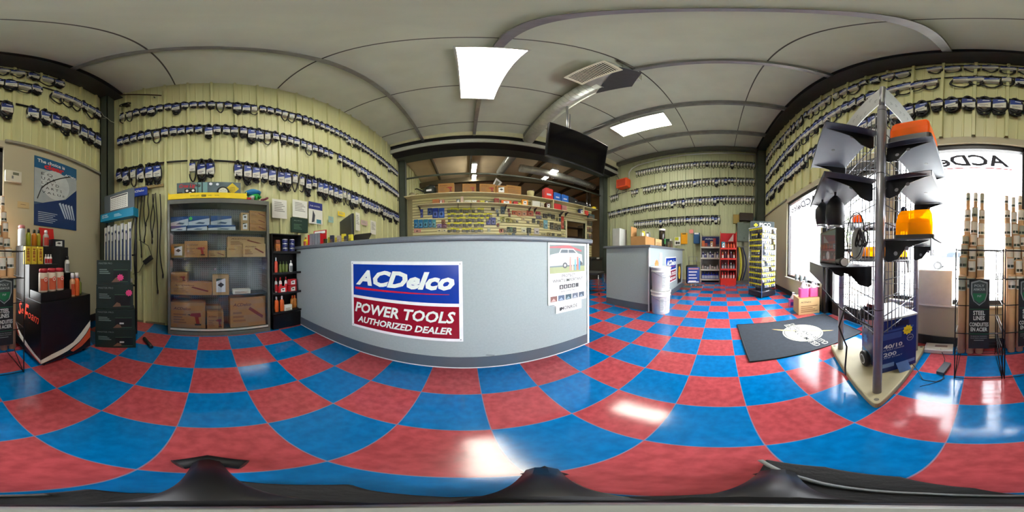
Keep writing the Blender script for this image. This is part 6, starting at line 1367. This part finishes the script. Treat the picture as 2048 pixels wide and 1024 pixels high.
TOP = [(415, 550, .34, 'widest brown carton on top shelf beside the watering can'), (620, 735, .3, 'brown carton standing alone on the top shelf'), (765, 900, .31, 'brown carton with red tool picture, third along top shelf'), (905, 990, .28, 'narrow brown carton, fourth along the top shelf'), (990, 1115, .32, 'brown carton nearest the white bucket on top shelf')]
for k, (u0, u1, h_, lab) in enumerate(TOP):
    x, w = px(zx(u0), zx(u1), 4.8); carton('tool_carton', lab, 'carton', (x, 4.74, z1s + .0005), 0, w, .22, h_, mat((158, 112, 54), .8, var=.07), 'cartons on the top shelf', ('tool', 'tool', 'tool', 'batt', 'lines')[k], AC)
x, w = px(zx(285), zx(405), 4.82); t = thing('watering_can', 'dark green can with long spout on the top shelf left end', 'can', (x, 4.82, z1s)); G().m(mat((34, 42, 36), .4)).lathe([(.17, 0), (.19, .05), (.19, .22), (.12, .28), (.05, .29)], 20).obj('can_body', t); G().m(BLK).tube([(-.15, 0, .1), (-.3, 0, .2), (-.42, 0, .27), (-.48, 0, .26)], .022, 8).tube([(-.1, 0, .27), (0, 0, .36), (.1, 0, .33), (.18, 0, .2)], .016, 8).obj('spout', t); G().m(WHT).rect(-.08, .06, .08, .12, -.192).obj('product_label', t)
x, w = px(zx(150), zx(225), 4.85); t = thing('kettle', 'small tarnished pot with thin spout at top shelf end', 'pot', (x, 4.85, z1s)); G().m(mat((150, 140, 110), .4, .4)).lathe([(.09, 0), (.11, .05), (.08, .13), (.03, .16)], 16).obj('pot_body', t); G().m(mat((120, 90, 50), .5)).tube([(.08, 0, .05), (.17, 0, .1), (.22, 0, .09)], .01).tube([(-.1, 0, .03), (-.2, 0, .02)], .014).obj('spout', t)
x, w = px(zx(1175), zx(1230), 4.82); t = thing('bucket', 'cream bucket with black handle on the top shelf', 'bucket', (x, 4.84, z1s)); G().m(mat((204, 194, 140), .5)).lathe([(.1, 0), (.12, .2), (.122, .22), (.1, .225)], 20).obj('bucket_body', t); G().m(BLK).tube([(-.06, 0, .22), (0, 0, .26), (.06, 0, .25), (.14, 0, .33)], .012).obj('pump_handle', t)
def fuelcan(label, u0, u1, c, h_, grp='fuel cans'):
    x, w = px(zx(u0), zx(u1), 4.82); t = thing('fuel_can', label, 'fuel can', (x, 4.84, z1s), 0, grp)
    G().m(mat(c, .4)).rbox(-w / 2, -.1, 0, w / 2, .1, h_ * .85, .03).obj('can_body', t, .01); G().m(mat(c, .4)).tube([(-w * .3, 0, h_ * .84), (-w * .2, 0, h_ * .97), (w * .15, 0, h_ * .97), (w * .25, 0, h_ * .84)], .016).obj('handle', t); G().m(BLK).cyl(w * .33, 0, h_ * .84, h_ * .95, .025, 12).obj('cap', t); G().m(mat((200, 200, 214), .4)).rect(-w * .25, h_ * .3, w * .25, h_ * .45, -.1012).obj('product_label', t)
fuelcan('tall red fuel can on the top shelf', 1310, 1385, (206, 34, 24), .48); fuelcan('blue fuel can right beside the red can', 1390, 1450, (20, 92, 180), .36); fuelcan('second blue fuel can beside the black bags', 1455, 1515, (24, 96, 184), .34)
for lab, u0, u1, h_ in (('black bag nearest the blue cans on top shelf', 1517, 1612, .34), ('low black bag at the right of top shelf', 1612, 1712, .22)):
    x, w = px(zx(u0), zx(u1), 4.82); t = thing('tool_bag', lab, 'bag', (x, 4.84, z1s)); G().m(mat((20, 20, 22), .7)).add([(-w / 2, -.12, 0), (w / 2, -.12, 0), (w / 2, .12, 0), (-w / 2, .12, 0), (-w * .42, -.07, h_ * .9), (w * .3, -.07, h_ * .7), (w * .3, .07, h_ * .7), (-w * .42, .07, h_ * .9)], [(0, 3, 2, 1), (4, 5, 6, 7), (0, 1, 5, 4), (1, 2, 6, 5), (2, 3, 7, 6), (3, 0, 4, 7)]).obj('bag_body', t, .03); G().m(BLK).tube([(-w * .2, 0, h_ * .7), (0, 0, h_ * 1.0), (w * .2, 0, h_ * .7)], .012).obj('strap', t); G().m(WHT).rect(0, h_ * .3, .06, h_ * .38, -.125).obj('tag', t)
x, w = px(zx(1740), zx(1785), 4.82); x = min(x, 4.86); carton('small_carton', 'little yellow box at the right end of top shelf', 'box', (x, 4.76, z1s + .0005), 0, .14, .1, .12, YEL)
# lower shelf goods (zoom window 820..1020 x 370..480)
def z5(u): return 820 + u * .1074
def z6(u): return 1000 + u * .1269
LOW = [(z5(415), z5(550), .15, (170, 100, 50), 'orange-labelled green topped item'), (z5(555), z5(600), .12, (180, 140, 120), 'pale pink bottle box'), (z5(605), z5(640), .12, (190, 120, 100), 'peach small box'), (z5(700), z5(860), .05, (110, 80, 60), 'long flat brown tray'),
       (z5(862), z5(930), .11, (90, 100, 106), 'grey and maroon pack'), (z5(940), z5(1000), .2, (196, 170, 150), 'tall pinkish box'), (z5(1010), z5(1145), .08, (200, 200, 180), 'first pale flat box'), (z5(1150), z5(1240), .08, (206, 204, 190), 'second pale flat box'),
       (z5(1245), z5(1300), .08, (150, 90, 50), 'brown small box'), (z5(1305), z5(1390), .07, (206, 200, 40), 'yellow low pack'), (z5(1395), z5(1460), .08, (60, 60, 50), 'black and white pack'), (z5(1465), z5(1560), .07, (90, 90, 70), 'olive low pack'), (z5(1565), z5(1660), .17, (130, 40, 36), 'dark red bottle pack'),
       (z5(1690), z6(185), .12, (226, 106, 30), 'orange reel'), (z6(210), z6(280), .11, (170, 40, 40), 'dark red ball pack'), (z6(285), z6(335), .07, (220, 200, 60), 'yellow small pack'), (z6(340), z6(440), .2, (230, 150, 40), 'glossy orange canister box'),
       (z6(500), z6(630), .2, (206, 204, 190), 'white boxed unit with black window'), (z6(635), z6(690), .17, (190, 186, 166), 'cream narrow box'), (z6(720), z6(800), .2, (90, 50, 40), 'dark brown round pack'), (z6(845), z6(965), .22, (190, 36, 36), 'red large box'), (z6(970), z6(1050), .2, (170, 110, 110), 'pink and white box'), (z6(1250), z6(1325), .2, (50, 60, 110), 'navy pack'), (z6(1330), z6(1390), .18, (196, 60, 50), 'red and white canister pack')]
for k, (a, b, h_, c, lab) in enumerate(LOW):
    x, w = px(a, b, 4.78); 
    if 2.75 < x < 2.93: x += 0
    carton('shelf_product', lab + ' on the lower shelf above the slatwall', 'product', (x, 4.76, z2s + .0005), 0, w * .92, .12, h_, mat(c, .5), 'goods on the lower shelf', ('lines', 'batt', None)[k % 3])
carton('shelf_product', 'dark teal box on the short right shelf', 'product', (4.68, 4.76, 2.3805), 0, .3, .12, .2, mat((60, 84, 90), .5), None, 'lines')
# hanging packs on the slatwall: yellow-topped grid
for r, (ypx, row) in enumerate(((422, 'top'), (431, 'second'), (440, 'third'), (450, 'fourth'), (461, 'fifth'))):
    xs = list(range(898, (960, 978, 972, 962, 962)[r] + 8, 6))
    for k, xx in enumerate(xs):
        if (k * 3 + r) % 11 == 5: continue
        q = atY(xx, ypx, 4.96); pack('yellow-topped pack, %s from the left in the %s slatwall row' % (nth(k + 1), row), Vector((q.x + .012 * ((k * 7 + r) % 3 - 1), 4.962, q.z - .06 + .008 * ((k * 5) % 3))), 0,
                                     (206, 200, 30) if (k + r) % 4 else (190, 186, 90), ((44, 44, 36), (90, 84, 60), (60, 60, 56), (120, 112, 70))[(k * 5 + r) % 4], .085 + .01 * (k % 2), (.15, .13, .15, .14, .13)[r], 'yellow-topped packs on the slatwall')
PK = [(z5, 190, 455, 240, 600, (50, 66, 150), 'tall narrow blue and white'), (z5, 325, 430, 410, 555, (24, 60, 130), 'dark blue upper left'), (z5, 415, 430, 525, 610, (24, 56, 150), 'large royal blue left'), (z5, 530, 430, 640, 605, (30, 80, 170), 'large royal blue right'),
      (z5, 70, 645, 150, 800, (20, 104, 150), 'first teal lower'), (z5, 155, 645, 240, 800, (24, 110, 156), 'second teal lower'), (z5, 245, 640, 335, 795, (30, 116, 146), 'third teal lower'), (z5, 340, 640, 405, 790, (36, 110, 150), 'fourth teal lower'), (z5, 410, 640, 480, 790, (70, 140, 150), 'fifth pale teal'),
      (z5, 585, 650, 655, 720, (110, 60, 30), 'brown square'), (z5, 505, 725, 590, 795, (130, 110, 150), 'lilac'), (z5, 592, 725, 680, 795, (110, 60, 80), 'plum'), (z5, 500, 812, 590, 868, (206, 196, 150), 'left white card with brown window'), (z5, 600, 812, 690, 868, (206, 196, 150), 'right white card with brown window'),
      (z5, 70, 820, 200, 880, (206, 140, 120), 'salmon low'), (z5, 1510, 410, 1580, 470, (100, 90, 84), 'small dark round'), (z5, 1600, 455, 1650, 515, (150, 160, 170), 'small silver'), (z5, 1690, 400, 1765, 540, (60, 76, 84), 'grey funnel shaped'), (z5, 1820, 440, 1861, 510, (120, 50, 56), 'maroon'),
      (z5, 1420, 600, 1500, 740, (50, 50, 120), 'left navy headed'), (z5, 1505, 600, 1600, 740, (60, 66, 120), 'right navy headed'), (z5, 1620, 610, 1690, 700, (190, 190, 140), 'pale first'), (z5, 1700, 600, 1780, 690, (196, 190, 130), 'pale second'), (z5, 1790, 620, 1860, 700, (150, 150, 60), 'olive small'),
      (z5, 1660, 815, 1740, 880, (190, 110, 80), 'orange ringed'), (z5, 1745, 800, 1800, 880, (180, 160, 120), 'triangular tan'), (z5, 1805, 780, 1862, 880, (90, 100, 80), 'green ringed'), (z5, 1440, 800, 1500, 870, (170, 170, 140), 'thin grey'),
      (z6, 190, 400, 265, 470, (190, 90, 50), 'first orange headed'), (z6, 270, 400, 335, 490, (206, 130, 90), 'second orange headed bright'), (z6, 340, 400, 420, 490, (206, 150, 110), 'third orange headed bright'), (z6, 425, 400, 530, 490, (180, 80, 50), 'fourth orange headed'), (z6, 565, 415, 640, 470, (180, 40, 60), 'crimson'),
      (z6, 570, 475, 660, 535, (120, 110, 120), 'mauve'), (z6, 680, 445, 750, 525, (56, 52, 36), 'first black goggles'), (z6, 755, 445, 810, 500, (60, 56, 44), 'second black goggles'), (z6, 812, 460, 870, 540, (56, 50, 34), 'third black goggles'), (z6, 510, 525, 560, 600, (50, 50, 40), 'black clamp'),
      (z6, 100, 520, 180, 590, (150, 140, 50), 'olive cluster'), (z6, 190, 530, 245, 590, (160, 150, 90), 'pale olive'), (z6, 5, 500, 75, 580, (190, 186, 90), 'lemon'), (z6, 340, 500, 400, 560, (200, 180, 130), 'beige'), (z6, 690, 550, 755, 690, (110, 160, 170), 'light teal tall'), (z6, 630, 560, 680, 660, (130, 110, 60), 'bronze'),
      (z6, 790, 585, 850, 700, (60, 56, 40), 'first black tool'), (z6, 860, 600, 905, 710, (90, 84, 60), 'second dark tool'), (z6, 908, 620, 965, 720, (80, 76, 56), 'third dark tool'), (z6, 970, 490, 1010, 690, (180, 60, 40), 'tall red'), (z6, 1012, 560, 1035, 700, (70, 90, 50), 'thin green'),
      (z6, 0, 690, 40, 750, (200, 110, 80), 'salmon ringed'), (z6, 60, 690, 105, 755, (150, 140, 110), 'grey ringed'), (z6, 120, 660, 200, 745, (60, 90, 60), 'green dialled'), (z6, 205, 665, 260, 755, (70, 70, 60), 'dark narrow'), (z6, 335, 665, 415, 750, (206, 204, 170), 'white framed'), (z6, 425, 670, 495, 760, (50, 56, 40), 'black round'), (z6, 540, 675, 620, 775, (196, 190, 186), 'white with navy figure'),
      (z6, 650, 750, 740, 790, (170, 160, 110), 'low tan'), (z6, 745, 745, 810, 805, (130, 116, 70), 'low bronze'), (z6, 820, 755, 865, 805, (70, 70, 56), 'low dark'), (z6, 905, 775, 970, 805, (90, 86, 60), 'low olive'), (z6, 970, 735, 1010, 800, (196, 186, 130), 'low cream')]
for k, (f, u0, v0, u1, v1, c, lab) in enumerate(PK):
    vv = (370 + v0 * .1074, 370 + v1 * .1074) if f is z5 else (370 + v0 * .1269, 370 + v1 * .1269)
    a = atY(f(u0), vv[0], 4.96); b = atY(f(u1), vv[1], 4.96); w = abs(b.x - a.x); h_ = abs(a.z - b.z)
    o = thing('hanging_pack', lab + ' pack hanging on the slatwall', 'pack', ((a.x + b.x) / 2, 4.975, min(a.z, b.z)), 0, 'mixed packs on the slatwall')
    G().m(mat(c, .45)).box(-w / 2, 0, 0, w / 2, .01, h_).obj('card', o); c2_ = tuple(min(255, int(v * .7 + 70)) for v in c)
    g = G().m(mat(c2_, .3)).rbox(-w * .36, -.03, h_ * .1, w * .36, 0, h_ * .62, w * .12); g.m(mat(tuple(int(v * .5) for v in c), .5)).disc(0, h_ * .36, w * .2, h_ * .16, -.031, 14); g.obj('blister', o)
taken = []
for k, (f, u0, v0, u1, v1, c, lab) in enumerate(PK):
    vv = (370 + v0 * .1074, 370 + v1 * .1074) if f is z5 else (370 + v0 * .1269, 370 + v1 * .1269)
    a = atY(f(u0), vv[0], 4.96); b = atY(f(u1), vv[1], 4.96); taken.append((a.x - .01, b.x + .01, b.z - .01, a.z + .01))
rq = random.Random(31); muted = [(150, 140, 70), (120, 100, 60), (90, 90, 76), (170, 160, 120), (130, 60, 44), (70, 84, 90), (190, 180, 90), (110, 112, 104), (60, 56, 44), (186, 176, 140)]; nadd = 0
for r, zz in enumerate((2.30, 2.13, 1.96, 1.79, 1.62, 1.47)):
    x = 1.02
    while x < 3.45:
        wq = rq.uniform(.06, .11); hq = rq.uniform(.1, .14)
        if not any(a - wq / 2 < x < b + wq / 2 and c0 - hq < zz < d0 for a, b, c0, d0 in taken) and rq.random() < .85:
            nadd += 1; cl = rq.choice(muted)
            pack('small muted pack, %s along the %s row of the middle slatwall' % (nth(int((x - 1.02) / .125) + 1), nth(r + 1)), Vector((x, 4.965, zz)), 0, cl, tuple(int(v * .6) for v in cl), round(wq, 2), round(hq, 2), 'small packs on the middle slatwall')
        x += .125
for r, zz in enumerate((1.3, 1.58, 1.86, 2.12)):
    for c in range(3):
        col = ((150, 130, 110), (110, 120, 104), (160, 110, 90), (120, 100, 80))[(r + c) % 4]
        pack('pack in row %s up, place %s, on the narrow slatwall end panel' % (nth(r + 1), nth(c + 1)), Vector((4.66 + c * .1, 4.965, zz)), 0, col, tuple(int(v * .6) for v in col), .085, .2, 'packs on the narrow end panel')
carton('shipping_carton', 'brown carton top peeking behind the counter at left column', 'carton', (-1.62, 4.6, 1.2), 0, .3, .3, .5, mat((150, 112, 40), .8)) if 0 else None
# bin and chair behind the gap
t = thing('waste_bin', 'dark grey square bin beyond the gap between the counters', 'bin', (4.35, 4.4, 0), .0); G().m(mat((58, 60, 52), .6)).rbox(-.3, -.25, 0, .3, .25, .72, .04).obj('bin_body', t, .01); G().m(mat((50, 52, 46), .6)).rbox(-.32, -.27, .72, .32, .27, .8, .04).obj('lid', t, .01); G().m(PAPER).rect(-.05, .74, .1, .79, -.2715).obj('note', t)
t = thing('metal_chair', 'chrome-legged chair standing behind the far counter gap', 'chair', (2.75, 2.75, 0), .4); g = G().m(CHROME)
for a, b in ((-.2, -.2), (.2, -.2), (-.2, .2), (.2, .2)): G().m(CHROME).tube([(a * 1.15, b * 1.15, 0), (a, b, .45)], .011).m(RUB).cyl(a * 1.15, b * 1.15, 0, .03, .015, 8).obj('leg', t)
G().m(mat((60, 60, 62), .5)).rbox(-.22, -.22, .45, .22, .22, .5, .05).obj('seat', t, .01); G().m(mat((60, 60, 62), .5)).box(-.2, .19, .62, .2, .23, .88).obj('backrest', t, .01); G().m(CHROME).tube([(-.2, .2, .45), (-.2, .22, .85)], .01).tube([(.2, .2, .45), (.2, .22, .85)], .01).obj('back_frame', t)

# ------------------------------------------------------------------ camera tripod standing under the lens
t = thing('tripod', 'black camera tripod whose splayed legs show at the bottom edge', 'tripod', (0, 0, 0))
G().m(GREY).cyl(0, 0, .12, .62, .014, 14).obj('centre_column', t); G().m(mat((130, 132, 126), .5)).lathe([(.014, .62), (.010, .66), (.006, .70)], 16).obj('camera_plate', t)
G().m(BLK).lathe([(.02, .26), (.035, .28), (.035, .32), (.02, .34)], 18).obj('leg_hub', t)
for az, L in ((112, .24), (-92, .32), (26, .24)):
    a = math.radians(az); d = Vector((math.sin(a), math.cos(a), 0)); s = Vector((d.y, -d.x, 0))
    g = G().m(BLK); g.tube([d * .03 + Vector((0, 0, .32)), d * (L * .6) + Vector((0, 0, .15)), d * (L - .02) + Vector((0, 0, .02))], .026, 8); g.m(mat((60, 76, 50), .3, .4)).tube([d * .04 + s * .02 + Vector((0, 0, .3)), d * (L * .55) + s * .02 + Vector((0, 0, .16))], .006, 6)  # leg's highlight built in as a greenish tube along its side
    o = g.obj('leg', t); fw = 1.0 if az < 0 else .25; G().m(RUB).tube([d * (L - .045) + s * -.05 * fw + Vector((0, 0, .03)), d * (L - .01) + Vector((0, 0, .03)), d * (L - .05) + s * .06 * fw + Vector((0, 0, .03))], .028 if az < 0 else .02, 8).obj('rubber_foot', o)
    G().m(STEEL).tube([d * .02 + Vector((0, 0, .2)), d * (L * .6) + Vector((0, 0, .14))], .005, 6).obj('brace', o)

edge = [(0, 990), (100, 985), (180, 977), (260, 986), (400, 984), (470, 960), (520, 966), (560, 968), (700, 968), (740, 980), (900, 994), (1040, 986), (1300, 992), (1440, 986), (1500, 962), (1532, 918), (1650, 933), (1800, 953), (1950, 976)]
bagp = [atZ(a_, b_, .05) for a_, b_ in edge][::-1]; bag2 = [(p.x, p.y) for p in bagp]
if sum(bag2[i][0] * bag2[(i + 1) % len(bag2)][1] - bag2[(i + 1) % len(bag2)][0] * bag2[i][1] for i in range(len(bag2))) < 0: bag2 = bag2[::-1]
t = thing('gear_bag', 'flat black fabric bag lying on the tiles beneath the tripod', 'bag')
G().m(mat((16, 16, 18), .7, bump=.3, scale=60)).prism(bag2, .001, .05).obj('bag_body', t, .006)
G().m(mat((120, 124, 122), .4)).tube([(.27, -.075, .052), (.15, -.095, .054), (.02, -.1, .054), (-.06, -.085, .052)], .006, 6).obj('strap', t)

# printed faces belong to the sheet or box they are printed on
BODY = ('sheet', 'box_body', 'board', 'card', 'sign_board', 'backboard', 'backing_plate', 'body', 'header', 'pouch', 'mat_body', 'tray', 'can_body', 'bottle_body', 'tube_body', 'pail_body', 'jug_body', 'body_panel', 'paper')
PRINTS = ('print', 'lettering', 'artwork', 'emblem', 'car_photo', 'sign_print', 'product_label', 'tube_label', 'pail_label', 'starburst', 'side_print', 'screw')
for r0 in [o for o in COL.objects if o.parent is None and o.children]:
    body = next((c for n_ in BODY for c in r0.children if c.name.split('.')[0] == n_), None)
    if body and len([c for c in r0.children if c is not body and not (c.name.split('.')[0] in PRINTS)]) >= 1:
        for c in list(r0.children):
            if c is not body and c.name.split('.')[0] in PRINTS and not c.children: c.parent = body
